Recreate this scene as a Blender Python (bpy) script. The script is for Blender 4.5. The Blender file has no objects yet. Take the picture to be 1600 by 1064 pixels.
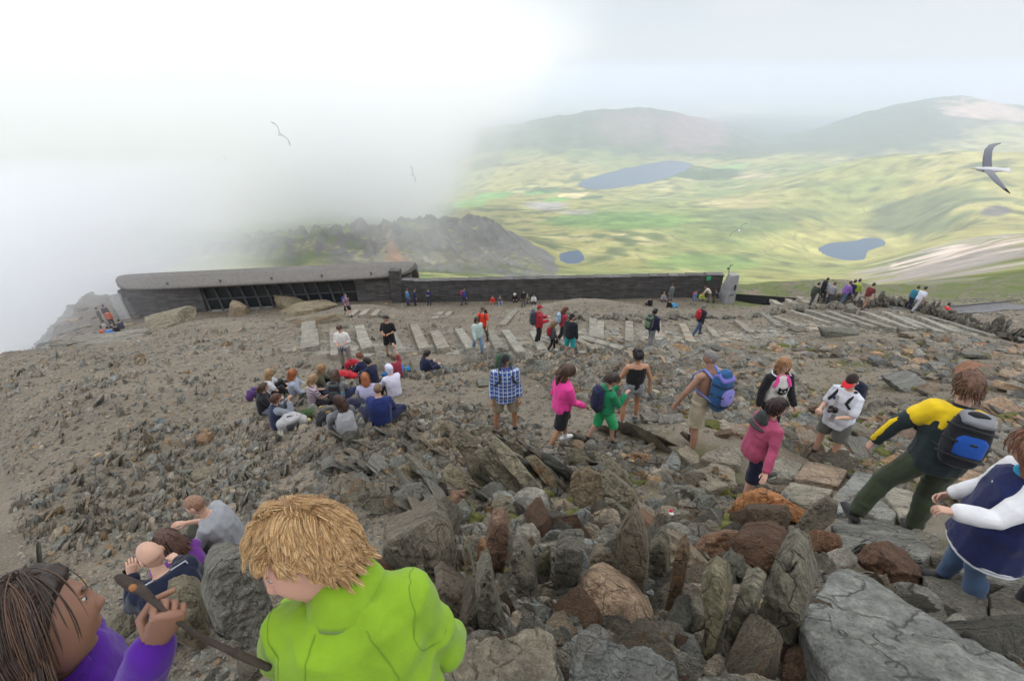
import bpy, math, random
import numpy as np
from mathutils import Vector, Matrix
R = math.radians
SC = bpy.context.scene
COL = SC.collection

# ------------------------------------------------------------------ camera
FPX, PITCH = 755.0, R(28.9)
cam_d = bpy.data.cameras.new('camera'); cam = bpy.data.objects.new('camera', cam_d); COL.objects.link(cam)
cam_d.sensor_width = 36; cam_d.lens = 36 * FPX / 1600
cam_d.clip_start = 0.05; cam_d.clip_end = 200000
cam.location = (0, 0, 0); cam.rotation_euler = (R(90) - PITCH, 0, 0)
cam_d.dof.use_dof = True; cam_d.dof.focus_distance = 4.5; cam_d.dof.aperture_fstop = 8.0
SC.camera = cam

# ------------------------------------------------------------------ light
SUN_EL, SUN_AZ = R(48), R(238)          # azimuth measured clockwise from +Y (the view direction)
world = bpy.data.worlds.new('World'); SC.world = world; world.use_nodes = True
nt = world.node_tree; N = nt.nodes; L = nt.links
for n in list(N): N.remove(n)
wo = N.new('ShaderNodeOutputWorld'); bg = N.new('ShaderNodeBackground'); L.new(bg.outputs[0], wo.inputs[0])
sky = N.new('ShaderNodeTexSky'); sky.sky_type = 'NISHITA'; sky.sun_disc = False
sky.sun_elevation = SUN_EL; sky.sun_rotation = SUN_AZ; sky.altitude = 1000; sky.air_density = 1.0; sky.dust_density = 2.0
tc = N.new('ShaderNodeTexCoord'); mp = N.new('ShaderNodeMapping'); mp.inputs['Scale'].default_value = (1.2, 1.2, 2.6)
nz = N.new('ShaderNodeTexNoise'); nz.inputs['Scale'].default_value = 1.6; nz.inputs['Detail'].default_value = 5; nz.inputs['Roughness'].default_value = 0.5
cr = N.new('ShaderNodeValToRGB'); cr.color_ramp.elements[0].position = 0.33; cr.color_ramp.elements[0].color = (0.55,)*3 + (1,)
cr.color_ramp.elements[1].position = 0.55; cr.color_ramp.elements[1].color = (1, 1, 1, 1)
mx = N.new('ShaderNodeMix'); mx.data_type = 'RGBA'; mx.inputs[7].default_value = (6.0, 6.3, 6.75, 1)   # overcast cloud cover
L.new(tc.outputs['Generated'], mp.inputs[0]); L.new(mp.outputs[0], nz.inputs['Vector']); L.new(nz.outputs['Fac'], cr.inputs[0])
sx_ = N.new('ShaderNodeSeparateXYZ'); L.new(tc.outputs['Generated'], sx_.inputs[0])      # the cover thins out low over the sea
mr = N.new('ShaderNodeMapRange'); mr.inputs[1].default_value = -0.02; mr.inputs[2].default_value = 0.16; mr.inputs[3].default_value = 0.7; L.new(sx_.outputs[2], mr.inputs[0])
mm_ = N.new('ShaderNodeMath'); mm_.operation = 'MULTIPLY'; L.new(cr.outputs[0], mm_.inputs[0]); L.new(mr.outputs[0], mm_.inputs[1]); L.new(mm_.outputs[0], mx.inputs[0])
mz = N.new('ShaderNodeMapRange'); mz.inputs[1].default_value = 0.12; mz.inputs[2].default_value = 0.95; mz.inputs[3].default_value = 1.0; mz.inputs[4].default_value = 2.6; L.new(sx_.outputs[2], mz.inputs[0])   # an overcast sky is brightest overhead
vz = N.new('ShaderNodeVectorMath'); vz.operation = 'SCALE'; vz.inputs[0].default_value = (6.8, 6.85, 6.95); L.new(mz.outputs[0], vz.inputs['Scale']); L.new(vz.outputs[0], mx.inputs[7]); L.new(sky.outputs[0], mx.inputs[6]); L.new(mx.outputs[2], bg.inputs[0])
bg.inputs[1].default_value = 0.12
sd = bpy.data.lights.new('sun', 'SUN'); sd.energy = 3.2; sd.angle = R(0.5); sd.color = (1, 0.95, 0.86)
sun = bpy.data.objects.new('sun', sd); COL.objects.link(sun)
sv = Vector((math.sin(SUN_AZ) * math.cos(SUN_EL), math.cos(SUN_AZ) * math.cos(SUN_EL), math.sin(SUN_EL)))
sun.rotation_euler = (-sv).to_track_quat('-Z', 'Y').to_euler()
SC.view_settings.view_transform = 'Standard'; SC.view_settings.look = 'None'
SC.view_settings.exposure = 0.06; SC.view_settings.gamma = 1.0
SC.render.engine = 'CYCLES'
SC.cycles.use_denoising = True
SC.cycles.max_bounces = 10; SC.cycles.diffuse_bounces = 2; SC.cycles.volume_bounces = 8
SC.cycles.transparent_max_bounces = 16
SC.cycles.volume_step_rate = 1.0; SC.cycles.volume_max_steps = 128
SC.cycles.sample_clamp_indirect = 4
SC.cycles.caustics_reflective = False; SC.cycles.caustics_refractive = False

# ------------------------------------------------------------------ helpers
def _h(ix, iy, iz, seed):
    n = (ix.astype(np.int64) * 374761393 + iy.astype(np.int64) * 668265263 + iz.astype(np.int64) * 2147483647 // 3 + seed * 1274126177) & 0xffffffff
    n = ((n ^ (n >> 13)) * 1274126177) & 0xffffffff
    n = ((n ^ (n >> 16)) * 2246822519) & 0xffffffff
    return ((n ^ (n >> 15)) & 0xffffff) / float(0xffffff) * 2 - 1
def vnoise(P, seed=0):
    P = np.asarray(P, float); i = np.floor(P).astype(np.int64); f = P - i; f = f * f * f * (f * (f * 6 - 15) + 10)
    x, y, z = i[..., 0], i[..., 1], i[..., 2]; fx, fy, fz = f[..., 0], f[..., 1], f[..., 2]
    r = 0
    for a in (0, 1):
        for b in (0, 1):
            for c in (0, 1):
                r = r + _h(x + a, y + b, z + c, seed) * (fx if a else 1 - fx) * (fy if b else 1 - fy) * (fz if c else 1 - fz)
    return r
def fbm(P, oct=4, seed=0, gain=0.5, lac=2.03):
    P = np.asarray(P, float); a, s, t = 1.0, 0, 0
    for k in range(oct):
        s = s + a * vnoise(P * lac ** k + 17.3 * k, seed + k); t += a; a *= gain
    return s / t
def fbm2(x, y, sc, oct=4, seed=0, gain=0.5):
    P = np.stack([np.asarray(x) / sc, np.asarray(y) / sc, np.zeros_like(np.asarray(x, float)) + seed * 3.7], -1)
    return fbm(P, oct, seed, gain)

def tag(o, label=None, cat=None, group=None, kind=None):
    if label: o['label'] = label
    if cat: o['category'] = cat; o['kind'] = 'thing'
    if group: o['group'] = group
    if kind: o['kind'] = kind
    return o
def empty(name, loc=(0, 0, 0), rz=0.0, **k):
    o = bpy.data.objects.new(name, None); COL.objects.link(o); o.location = loc; o.rotation_euler = (0, 0, rz)
    o.empty_display_size = 0.1
    return tag(o, **k)
def npmesh(name, V, F, mats=(), smooth=True, midx=None, attr=None):
    """F: array (n,k) or a list of such arrays"""
    Fs = [np.asarray(f, np.int32) for f in (F if isinstance(F, list) else [F]) if len(f)]
    me = bpy.data.meshes.new(name); V = np.asarray(V, np.float32)
    me.vertices.add(len(V)); me.vertices.foreach_set('co', V.ravel())
    tot = np.concatenate([np.full(len(f), f.shape[1], np.int32) for f in Fs]); idx = np.concatenate([f.ravel() for f in Fs])
    me.loops.add(len(idx)); me.loops.foreach_set('vertex_index', idx)
    me.polygons.add(len(tot)); me.polygons.foreach_set('loop_start', np.concatenate([[0], np.cumsum(tot)[:-1]]).astype(np.int32))
    me.polygons.foreach_set('loop_total', tot)
    me.polygons.foreach_set('use_smooth', np.full(len(tot), smooth, bool))
    if midx is not None: me.polygons.foreach_set('material_index', np.asarray(midx, np.int32))
    for m in mats: me.materials.append(m)
    if attr is not None:
        for k, v in attr.items():
            a = me.attributes.new(k, 'FLOAT_COLOR', 'POINT'); v = np.asarray(v, np.float32)
            if v.shape[1] == 3: v = np.concatenate([v, np.ones((len(v), 1), np.float32)], 1)
            a.data.foreach_set('color', v.ravel())
    me.update(calc_edges=True); me.validate()
    return me
def mobj(name, me, parent=None, loc=None, rot=None, scale=None, **k):
    o = bpy.data.objects.new(name, me); COL.objects.link(o)
    if parent: o.parent = parent
    if loc is not None: o.location = loc
    if rot is not None: o.rotation_euler = rot
    if scale is not None: o.scale = scale
    return tag(o, **k)

class MB:
    """collects shapes that make ONE mesh"""
    def __init__(s): s.V, s.F, s.M, s.n, s.C = [], [], [], 0, []
    def add(s, V, F, m=0, col=None):
        V = np.asarray(V, float); s.V.append(V); 
        if not isinstance(F, list): F = [F]
        for f in F:
            if len(f) == 0: continue
            f = np.asarray(f, np.int64); s.F.append(f + s.n); s.M.append(np.full(len(f), m))
        s.C.append(np.tile(np.asarray(col if col is not None else (1, 1, 1), float), (len(V), 1)))
        s.n += len(V); return s
    def box(s, c, d, M=None, m=0, bev=0.0):
        c = np.asarray(c, float); hx, hy, hz = np.asarray(d, float) / 2
        if bev <= 0:
            V = np.array([(x, y, z) for z in (-hz, hz) for y in (-hy, hy) for x in (-hx, hx)])
            F = np.array([(0, 2, 3, 1), (4, 5, 7, 6), (0, 1, 5, 4), (2, 6, 7, 3), (0, 4, 6, 2), (1, 3, 7, 5)])
            Fl = [F]
        else:
            b = min(bev, hx * .9, hy * .9, hz * .9); V = []; 
            for z in (-1, 1):
                for y in (-1, 1):
                    for x in (-1, 1):
                        V += [(x * hx, y * (hy - b), z * (hz - b)), (x * (hx - b), y * hy, z * (hz - b)), (x * (hx - b), y * (hy - b), z * hz)]
            V = np.array(V); i = lambda x, y, z, k: ((z * 2 + y) * 2 + x) * 3 + k
            Q = []
            for x in (0, 1): Q.append([i(x, 0, 0, 0), i(x, 1, 0, 0), i(x, 1, 1, 0), i(x, 0, 1, 0)][::1 if x else -1])
            for y in (0, 1): Q.append([i(0, y, 0, 1), i(1, y, 0, 1), i(1, y, 1, 1), i(0, y, 1, 1)][::-1 if y else 1])
            for z in (0, 1): Q.append([i(0, 0, z, 2), i(1, 0, z, 2), i(1, 1, z, 2), i(0, 1, z, 2)][::1 if z else -1])
            for y in (0, 1):
                for z in (0, 1): Q.append([i(0, y, z, 1), i(1, y, z, 1), i(1, y, z, 2), i(0, y, z, 2)])
            for x in (0, 1):
                for z in (0, 1): Q.append([i(x, 0, z, 0), i(x, 1, z, 0), i(x, 1, z, 2), i(x, 0, z, 2)])
            for x in (0, 1):
                for y in (0, 1): Q.append([i(x, y, 0, 0), i(x, y, 1, 0), i(x, y, 1, 1), i(x, y, 0, 1)])
            T = [[i(x, y, z, 0), i(x, y, z, 1), i(x, y, z, 2)] for x in (0, 1) for y in (0, 1) for z in (0, 1)]
            Fl = [np.array(Q), np.array(T)]
        if M is not None: V = V @ np.asarray(M)[:3, :3].T
        s.add(V + c, Fl, m); return s
    def loft(s, P, rad, n=10, side=None, caps=True, m=0, power=2.0, col=None):
        """tube through points P; rad: float or (a,b) per point; side: reference vector for the a axis"""
        P = np.asarray(P, float); k = len(P)
        rr = np.array([(r, r) if np.isscalar(r) else tuple(r) for r in rad], float)
        T = np.gradient(P, axis=0); T /= np.linalg.norm(T, axis=1)[:, None] + 1e-9
        if side is None: side = np.array([1, 0, 0.0]) if abs(T[0][0]) < 0.8 else np.array([0, 1.0, 0])
        A = np.zeros_like(P); prev = np.asarray(side, float)
        fixed = np.asarray(side, float).ndim == 2
        for i in range(k):
            a = np.asarray(side[i] if fixed else prev, float); a = a - T[i] * a.dot(T[i]); a /= np.linalg.norm(a) + 1e-9; A[i] = a; prev = a
        B = np.cross(T, A)
        pts, rs, As, Bs = [], [], [], []
        if caps:   # rounded ends
            for q in (0.0, 0.45, 0.8):
                r0 = rr[0] * max(math.sin(math.acos(1 - q)) , 0.02) if q else rr[0] * 0.02
                pts.append(P[0] - T[0] * rr[0].min() * (1 - q)); rs.append(r0); As.append(A[0]); Bs.append(B[0])
        for i in range(k): pts.append(P[i]); rs.append(rr[i]); As.append(A[i]); Bs.append(B[i])
        if caps:
            for q in (0.8, 0.45, 0.0):
                r0 = rr[-1] * max(math.sin(math.acos(1 - q)), 0.02) if q else rr[-1] * 0.02
                pts.append(P[-1] + T[-1] * rr[-1].min() * (1 - q)); rs.append(r0); As.append(A[-1]); Bs.append(B[-1])
        else:
            pts = [P[0]] + pts + [P[-1]]; rs = [rr[0] * 0.02] + rs + [rr[-1] * 0.02]; As = [A[0]] + As + [A[-1]]; Bs = [B[0]] + Bs + [B[-1]]
        pts, rs, As, Bs = map(np.array, (pts, rs, As, Bs)); K = len(pts)
        t = np.arange(n) * 2 * np.pi / n; c, sn = np.cos(t), np.sin(t)
        if power != 2.0: c = np.sign(c) * np.abs(c) ** (2 / power); sn = np.sign(sn) * np.abs(sn) ** (2 / power)
        V = pts[:, None, :] + As[:, None, :] * (rs[:, 0, None] * c)[..., None] + Bs[:, None, :] * (rs[:, 1, None] * sn)[..., None]
        i = np.arange(K - 1)[:, None] * n; j = np.arange(n)[None]; j2 = (j + 1) % n
        F = np.stack([i + j, i + j2, i + n + j2, i + n + j], -1).reshape(-1, 4)
        E0 = np.arange(n)[::-1][None]; E1 = (np.arange(n) + (K - 1) * n)[None]
        s.add(V.reshape(-1, 3), [F, E0, E1], m, col); return s
    def ell(s, c, r, M=None, lvl=2, m=0):
        V, F = ico(lvl); V = V * np.asarray(r, float)
        if M is not None: V = V @ np.asarray(M)[:3, :3].T
        s.add(V + np.asarray(c, float), F, m); return s
    def mesh(s, name, mats=(), smooth=True, cols=False):
        # group faces by size, keep material index
        ks = sorted(set(f.shape[1] for f in s.F)); Fl, Ml = [], []
        for k in ks:
            Fl.append(np.concatenate([f for f in s.F if f.shape[1] == k])); Ml.append(np.concatenate([m for f, m in zip(s.F, s.M) if f.shape[1] == k]))
        return npmesh(name, np.concatenate(s.V), Fl, mats, smooth, np.concatenate(Ml), {'tint': np.concatenate(s.C)} if cols else None)
    def build(s, name, mat, parent=None, smooth=True, cols=False, **k):
        return mobj(name, s.mesh(name, mat if isinstance(mat, (list, tuple)) else [mat], smooth, cols), parent, **k)

_ico = {}
def ico(lvl):
    if lvl not in _ico:
        g = (1 + 5 ** .5) / 2
        V = [(-1, g, 0), (1, g, 0), (-1, -g, 0), (1, -g, 0), (0, -1, g), (0, 1, g), (0, -1, -g), (0, 1, -g), (g, 0, -1), (g, 0, 1), (-g, 0, -1), (-g, 0, 1)]
        V = np.array(V, float); V /= np.linalg.norm(V, axis=1)[:, None]
        F = np.array([(0, 11, 5), (0, 5, 1), (0, 1, 7), (0, 7, 10), (0, 10, 11), (1, 5, 9), (5, 11, 4), (11, 10, 2), (10, 7, 6), (7, 1, 8),
                      (3, 9, 4), (3, 4, 2), (3, 2, 6), (3, 6, 8), (3, 8, 9), (4, 9, 5), (2, 4, 11), (6, 2, 10), (8, 6, 7), (9, 8, 1)])
        for _ in range(lvl):
            E = np.sort(np.concatenate([F[:, [0, 1]], F[:, [1, 2]], F[:, [2, 0]]]), axis=1)
            U, inv = np.unique(E, axis=0, return_inverse=True); inv = inv.ravel()
            M = V[U[:, 0]] + V[U[:, 1]]; M /= np.linalg.norm(M, axis=1)[:, None]
            n, k = len(V), len(F); a, b, c = inv[:k] + n, inv[k:2 * k] + n, inv[2 * k:] + n
            V = np.concatenate([V, M])
            F = np.concatenate([np.stack(q, 1) for q in ((F[:, 0], a, c), (F[:, 1], b, a), (F[:, 2], c, b), (a, b, c))])
        _ico[lvl] = (V, F)
    return _ico[lvl]
def rotm(ax, ay, az):
    return np.array(Matrix.Rotation(az, 3, 'Z') @ Matrix.Rotation(ay, 3, 'Y') @ Matrix.Rotation(ax, 3, 'X'))

# ---- materials
def newmat(name):
    m = bpy.data.materials.new(name); m.use_nodes = True; t = m.node_tree
    return m, t.nodes, t.links, t.nodes['Principled BSDF']
def nd(N, t, **k):
    n = N.new(t)
    for a, v in k.items():
        if a.startswith('i_'): n.inputs[a[2:].replace('_', ' ')].default_value = v
        else: setattr(n, a, v)
    return n
def ramp(N, stops, interp='LINEAR'):
    r = N.new('ShaderNodeValToRGB'); r.color_ramp.interpolation = interp; e = r.color_ramp.elements
    while len(e) < len(stops): e.new(0.5)
    for x, (p, c) in zip(e, stops): x.position = p; x.color = (c, c, c, 1) if np.isscalar(c) else tuple(c) + (1,)
    return r
def mixc(N, L, f, a, b, mode='MIX'):
    m = N.new('ShaderNodeMix'); m.data_type = 'RGBA'; m.blend_type = mode
    for i, v in ((0, f), (6, a), (7, b)):
        if hasattr(v, 'links'): L.new(v, m.inputs[i])
        else: m.inputs[i].default_value = v if i == 0 else (tuple(v) + (1,) if len(v) == 3 else v)
    return m.outputs[2]
def math_(N, L, op, a, b=0.5):
    m = N.new('ShaderNodeMath'); m.operation = op
    for i, v in ((0, a), (1, b)):
        if hasattr(v, 'links'): L.new(v, m.inputs[i])
        else: m.inputs[i].default_value = v
    return m.outputs[0]
def noise(N, L, vec, scale, detail=4, rough=0.55, dist=0.0):
    n = N.new('ShaderNodeTexNoise'); n.inputs['Scale'].default_value = scale; n.inputs['Detail'].default_value = detail
    n.inputs['Roughness'].default_value = rough; n.inputs['Distortion'].default_value = dist
    if vec is not None: L.new(vec, n.inputs['Vector'])
    return n.outputs['Fac']
def bump(N, L, h, dist, strength=1.0, normal=None):
    b = N.new('ShaderNodeBump'); b.inputs['Strength'].default_value = strength; b.inputs['Distance'].default_value = dist
    L.new(h, b.inputs['Height'])
    if normal is not None: L.new(normal, b.inputs['Normal'])
    return b.outputs['Normal']
def simple(name, col, rough=0.7, nscale=None, namp=0.15, metal=0.0, bumpd=0.0):
    m, N, L, P = newmat(name); P.inputs['Roughness'].default_value = rough; P.inputs['Metallic'].default_value = metal
    P.inputs['Base Color'].default_value = tuple(col) + (1,)
    if nscale:
        t = N.new('ShaderNodeTexCoord'); f = noise(N, L, t.outputs['Object'], nscale, 5)
        r = ramp(N, [(0.3, 1 - namp), (0.7, 1 + namp)]); L.new(f, r.inputs[0])
        L.new(mixc(N, L, 1.0, col, r.outputs[0], 'MULTIPLY'), P.inputs['Base Color'])
        if bumpd: L.new(bump(N, L, f, bumpd), P.inputs['Normal'])
    return m
HAZE = 1.3e-4
# ------------------------------------------------------------------ the lie of the land
# surveyed points: bearing/dip as seen from the summit (in 1/1600ths of the view) and the distance ahead in metres
CP, SP = math.cos(PITCH), math.sin(PITCH)
def ray(u, v):
    tu, tv = (u - 800) / FPX, (v - 532) / FPX
    return np.array([tu, CP - tv * SP, -(SP + tv * CP)])
def pt(u, v, D):
    r = ray(u, v); return r * (D / r[1])
def tps_fit(X, z, lam=1e-3):
    d = np.linalg.norm(X[:, None] - X[None], axis=2); K = d ** 2 * np.log(d + 1e-9); n = len(X)
    A = np.zeros((n + 3, n + 3)); A[:n, :n] = K + lam * np.eye(n); A[:n, n] = 1; A[:n, n + 1:] = X; A[n, :n] = 1; A[n + 1:, :n] = X.T
    return X, np.linalg.solve(A, np.concatenate([z, np.zeros(3)]))
def tps_eval(m, Q):
    X, w = m; out = np.zeros(len(Q))
    for s in range(0, len(Q), 20000):
        q = Q[s:s + 20000]; d = np.linalg.norm(q[:, None] - X[None], axis=2)
        out[s:s + 20000] = (d ** 2 * np.log(d + 1e-9)) @ w[:len(X)] + w[len(X)] + q @ w[len(X) + 1:]
    return out
NEAR = [(950, 1064, 1.15), (1200, 1064, 1.2), (650, 1064, 1.1), (800, 900, 2.1), (820, 800, 3.5), (800, 733, 4.9), (880, 697, 6.3), (790, 675, 7.4),
        (800, 620, 9.84), (800, 560, 14.5), (840, 535, 17.8), (600, 550, 17), (750, 493, 33), (724, 467, 41), (1000, 462, 41), (1110, 470, 39),
        (500, 655, 8.3), (600, 655, 8.1), (430, 660, 8.5), (420, 600, 12.0), (540, 580, 13.4), (985, 668, 7.07), (1100, 705, 5.67), (1215, 676, 7.0), (1320, 722, 6.6),
        (1190, 775, 4.6), (1410, 832, 3.1), (1500, 935, 1.95), (1600, 1064, 1.2), (1600, 900, 2.2), (1095, 522, 21.5), (1283, 475, 29), (1490, 520, 20),
        (1500, 560, 13), (1590, 640, 7.6), (1600, 560, 12.4), (1400, 462, 42), (1590, 455, 45), (1200, 465, 38), (1340, 640, 9.5),
        (340, 860, 3.75), (265, 925, 3.0), (100, 1000, 2.6), (0, 850, 4.6), (100, 760, 6.6), (0, 700, 9.4), (0, 620, 14), (200, 600, 12), (100, 600, 15),
        (300, 500, 33), (400, 540, 19.5), (200, 540, 24.5), (0, 552, 27), (60, 552, 29), (175, 527, 32), (195, 491, 39.7), (635, 464, 43), (420, 478, 41), (300, 700, 7.9),
        (200, 780, 6.0), (600, 760, 4.3), (500, 480, 37)]
Pn = [pt(*p) for p in NEAR]
Pn += [np.array(p, float) for p in [(0, 0, -1.8), (-1.2, 0.3, -2.1), (1.5, 0, -1.9), (-3, 0, -4.2), (-4, -4, -5), (4, 0.5, -3.2), (4, -4, -4), (0, -3, -2), (0, -9, -5), (9, -2, -6.5), (-9, -2, -9), (8, -9, -9), (-9, -9, -9),
      (-22, 5, -17), (-20, 12, -15.5), (-40, 14, -34), (-50, 30, -30), (-56, 58, -40), (30, 4, -14), (40, 15, -17), (50, 30, -17.5), (60, 48, -20),
      (-44.5, 46, -21.0), (-52, 46, -30), (-62, 40, -42), (-40, 30, -22), (-36.5, 38.3, -19.3), (-29, 40, -19.4), (-21, 40.6, -19.2), (-34, 46, -20.5), (-24, 47, -20.5), (-25, 60, -33), (0, 62, -30), (20, 62, -29), (38, 60, -25), (60, 60, -25), (-28, 44, -19.6), (-16, 45.5, -19.4), (-6, 45, -19.2), (4, 44, -18.9), (14, 43, -18.5), (-16, 50, -20.5), (-4, 50, -20.3), (6, 49, -20), (16, 48, -19.4), (26, 46, -18.6), (34, 46, -18.3)]]
Pn = np.array(Pn)
def _w(x, y):
    x = np.asarray(x, float); y = np.asarray(y, float); r = np.hypot(x, y) + 1e-6; k = np.arcsinh(r / 4.0) / r
    return np.stack([x * k, y * k], -1)
_near = tps_fit(_w(Pn[:, 0], Pn[:, 1]), Pn[:, 2], 2e-3)
def near_base(x, y):
    x = np.asarray(x, float); y = np.asarray(y, float); sh = x.shape
    return tps_eval(_near, _w(x.ravel(), y.ravel())).reshape(sh)
# path band: centre line of the stone steps
PATH = [pt(470, 530, 18.6)[:2], pt(560, 538, 17.5)[:2], pt(680, 535, 17.6)[:2], pt(830, 530, 18.2)[:2], pt(960, 520, 19.8)[:2], pt(1130, 520, 20.0)[:2], pt(1260, 512, 21.5)[:2], pt(1420, 507, 22.5)[:2], pt(1530, 525, 19.5)[:2]]
def seg_dist(x, y, line):
    d = np.full(np.shape(x), 1e9)
    for (ax, ay), (bx, by) in zip(line[:-1], line[1:]):
        vx, vy = bx - ax, by - ay; t = np.clip(((x - ax) * vx + (y - ay) * vy) / (vx * vx + vy * vy), 0, 1)
        d = np.minimum(d, np.hypot(x - ax - t * vx, y - ay - t * vy))
    return d
def near_z(x, y):
    x = np.asarray(x, float); y = np.asarray(y, float)
    z = near_base(x, y); r = np.hypot(x, y)
    a = np.clip(r / 8, 0.12, 1)
    flat = (1 - .8 * np.exp(-(seg_dist(x, y, PATH) / 2.2) ** 2)) * (1 - .7 * np.clip((y - 24) / 8, 0, 1)); z = z + fbm2(x, y, 3.1, 3, 5) * 0.22 * a * flat + fbm2(x, y, 0.8, 3, 9) * 0.07 * np.clip(r / 6, .3, 1)
    k = np.clip((y - 33) / 6.5, 0, 1); k = k * k * (3 - 2 * k) * np.clip((x + 39) / 3, 0, 1) * np.clip((27 - x) / 5, 0, 1) * np.clip((49 - y) / 3, 0, 1)     # levelled terrace of the buildings
    z = z * (1 - k) + k * (np.interp(x, [-38, -10, 20, 30], [-19.75, -19.0, -18.1, -17.8]) - (y - 41) * .12 + fbm2(x, y, 1.2, 3, 8) * .08)
    far = np.clip((r - 55) / 15, 0, 1); z = z + fbm2(x, y, 9, 4, 3) * 1.5 * far
    left = np.clip((-x - 37) / 3, 0, 1) * np.clip((y - 28) / 8, 0, 1)
    z = z + np.abs(fbm2(x, y, 3, 4, 31)) * 2.6 * left - .5 * left
    return z
def ground_hit(u, v, lift=0.0):
    """where the line of sight through (u, v) meets the ground"""
    r = ray(u, v); lo, hi = 0.7, 90.0
    for n in (260, 24, 24):
        t = np.geomspace(lo, hi, n); p = r[None] * t[:, None]; k = np.where(p[:, 2] - lift < near_z(p[:, 0], p[:, 1]))[0]
        k = max(1, k[0]) if len(k) else n - 1
        lo, hi = t[k - 1], t[k]
    p = r * hi; return np.array([p[0], p[1], float(near_z(p[0], p[1]))])

FAR = []
def col(u, *vd): FAR.extend((u, v, d) for v, d in vd)
col(1750, (440, 60), (360, 900), (350, 1500), (300, 2300), (238, 3000), (262, 3800), (200, 7000), (185, 8500), (178, 14000), (146, 30000), (131, 60000))
col(1600, (447, 60), (420, 160), (366, 800), (362, 1500), (300, 2200), (236, 3000), (262, 3800), (230, 5000), (166, 7500), (190, 9000), (178, 14000), (146, 30000), (131, 60000))
col(1490, (452, 60), (435, 150), (398, 700), (385, 1300), (330, 2000), (236, 3100), (264, 3900), (215, 5500), (149, 7300), (185, 9000), (178, 14000), (146, 30000), (131, 60000))
col(1400, (458, 60), (447, 200), (425, 900), (385, 1850), (368, 2150), (320, 2600), (240, 3300), (268, 4100), (220, 5600), (163, 7300), (190, 9000), (178, 14000), (146, 30000), (131, 60000))
col(1330, (462, 60), (455, 400), (430, 1200), (392, 2000), (372, 2200), (330, 2700), (250, 3600), (270, 4300), (215, 6300), (183, 7300), (195, 9000), (178, 14000), (146, 30000))
col(1200, (466, 60), (458, 400), (425, 1250), (350, 2200), (290, 3400), (252, 4500), (245, 5600), (235, 6500), (210, 8500), (172, 16000), (146, 30000), (131, 60000))
col(1120, (470, 60), (455, 500), (425, 1250), (350, 2200), (300, 3600), (268, 4900), (252, 5600), (235, 6100), (195, 7600), (190, 9500), (172, 16000))
col(1060, (470, 60), (450, 600), (420, 1250), (350, 2200), (305, 3600), (283, 4600), (272, 4900), (250, 5450), (245, 5800), (180, 7300), (190, 9500), (172, 16000))
col(1000, (475, 60), (440, 700), (400, 1500), (350, 2200), (310, 3500), (292, 4500), (288, 4650), (258, 5450), (250, 5750), (170, 7300), (185, 9000), (172, 16000), (146, 30000), (131, 60000))
col(940, (475, 60), (430, 900), (388, 1600), (345, 2300), (315, 3400), (296, 4300), (278, 4950), (266, 5300), (240, 5800), (172, 7300), (185, 9000), (172, 16000))
col(893, (475, 60), (440, 850), (411, 1450), (392, 1600), (350, 2300), (312, 3500), (298, 4300), (285, 4800), (240, 5800), (180, 7300), (190, 9000), (172, 16000), (146, 30000))
col(840, (475, 60), (430, 950), (400, 1300), (378, 1600), (372, 1750), (345, 2500), (312, 3500), (290, 4600), (250, 5800), (190, 7300), (195, 9000), (172, 16000))
col(750, (480, 60), (430, 800), (392, 1150), (340, 1400), (365, 1700), (325, 2900), (300, 4300), (262, 5800), (205, 7300), (205, 9000), (172, 16000), (146, 30000), (131, 60000))
col(660, (480, 60), (430, 700), (400, 1000), (343, 1250), (372, 1600), (330, 2900), (300, 4500), (230, 7300), (172, 16000))
col(560, (480, 60), (430, 600), (405, 950), (350, 1200), (385, 1500), (330, 2900), (240, 7300), (172, 16000), (146, 30000))
col(440, (490, 60), (440, 500), (410, 850), (362, 1100), (400, 1400), (330, 3000), (240, 7300), (172, 16000), (146, 30000))
col(300, (500, 60), (450, 400), (420, 750), (385, 1000), (410, 1300), (330, 3000), (200, 9000), (146, 30000))
col(100, (590, 60), (560, 200), (520, 500), (480, 1000), (400, 2000), (300, 5000), (172, 16000), (146, 30000))
col(-150, (640, 60), (600, 200), (540, 500), (480, 1000), (400, 2000), (300, 5000), (172, 16000), (146, 30000))
Pf = np.array([pt(*p) for p in FAR])
def _sl(x, y): return np.stack([x / y * 1.6, np.log(y) * 0.8], -1)
_far = tps_fit(_sl(Pf[:, 0], Pf[:, 1]), Pf[:, 2] / Pf[:, 1], 1e-4)
# lakes: outline in the survey's bearings, level in metres
def lake_poly(pts, D):
    c = np.mean(pts, axis=0); z = pt(c[0], c[1], D)[2]
    return np.array([(lambda r: r * (z / r[2]))(ray(u, v)) for u, v in pts])
LAKES = [lake_poly([(872, 403), (876, 396), (888, 393), (897, 392), (903, 391), (910, 397), (913, 405), (905, 411), (895, 413), (882, 412), (873, 408)], 1520),
         lake_poly([(1277, 390), (1290, 382), (1305, 379), (1322, 378), (1338, 376), (1352, 372), (1368, 372), (1380, 375), (1384, 383), (1372, 387), (1357, 392), (1352, 402), (1346, 410), (1325, 412), (1308, 410), (1290, 402)], 2000),
         lake_poly([(903, 288), (915, 281), (928, 276), (950, 270), (980, 263), (1010, 257), (1040, 251), (1070, 245), (1092, 244), (1097, 248), (1085, 257), (1068, 268), (1040, 279), (1015, 286), (985, 291), (955, 295), (930, 296), (912, 293)], 4900)]
def in_poly(x, y, P):
    r = np.zeros(np.shape(x), bool); n = len(P); j = n - 1
    for i in range(n):
        c = ((P[i, 1] > y) != (P[j, 1] > y)) & (x < (P[j, 0] - P[i, 0]) * (y - P[i, 1]) / (P[j, 1] - P[i, 1] + 1e-12) + P[i, 0]); r ^= c; j = i
    return r
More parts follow.
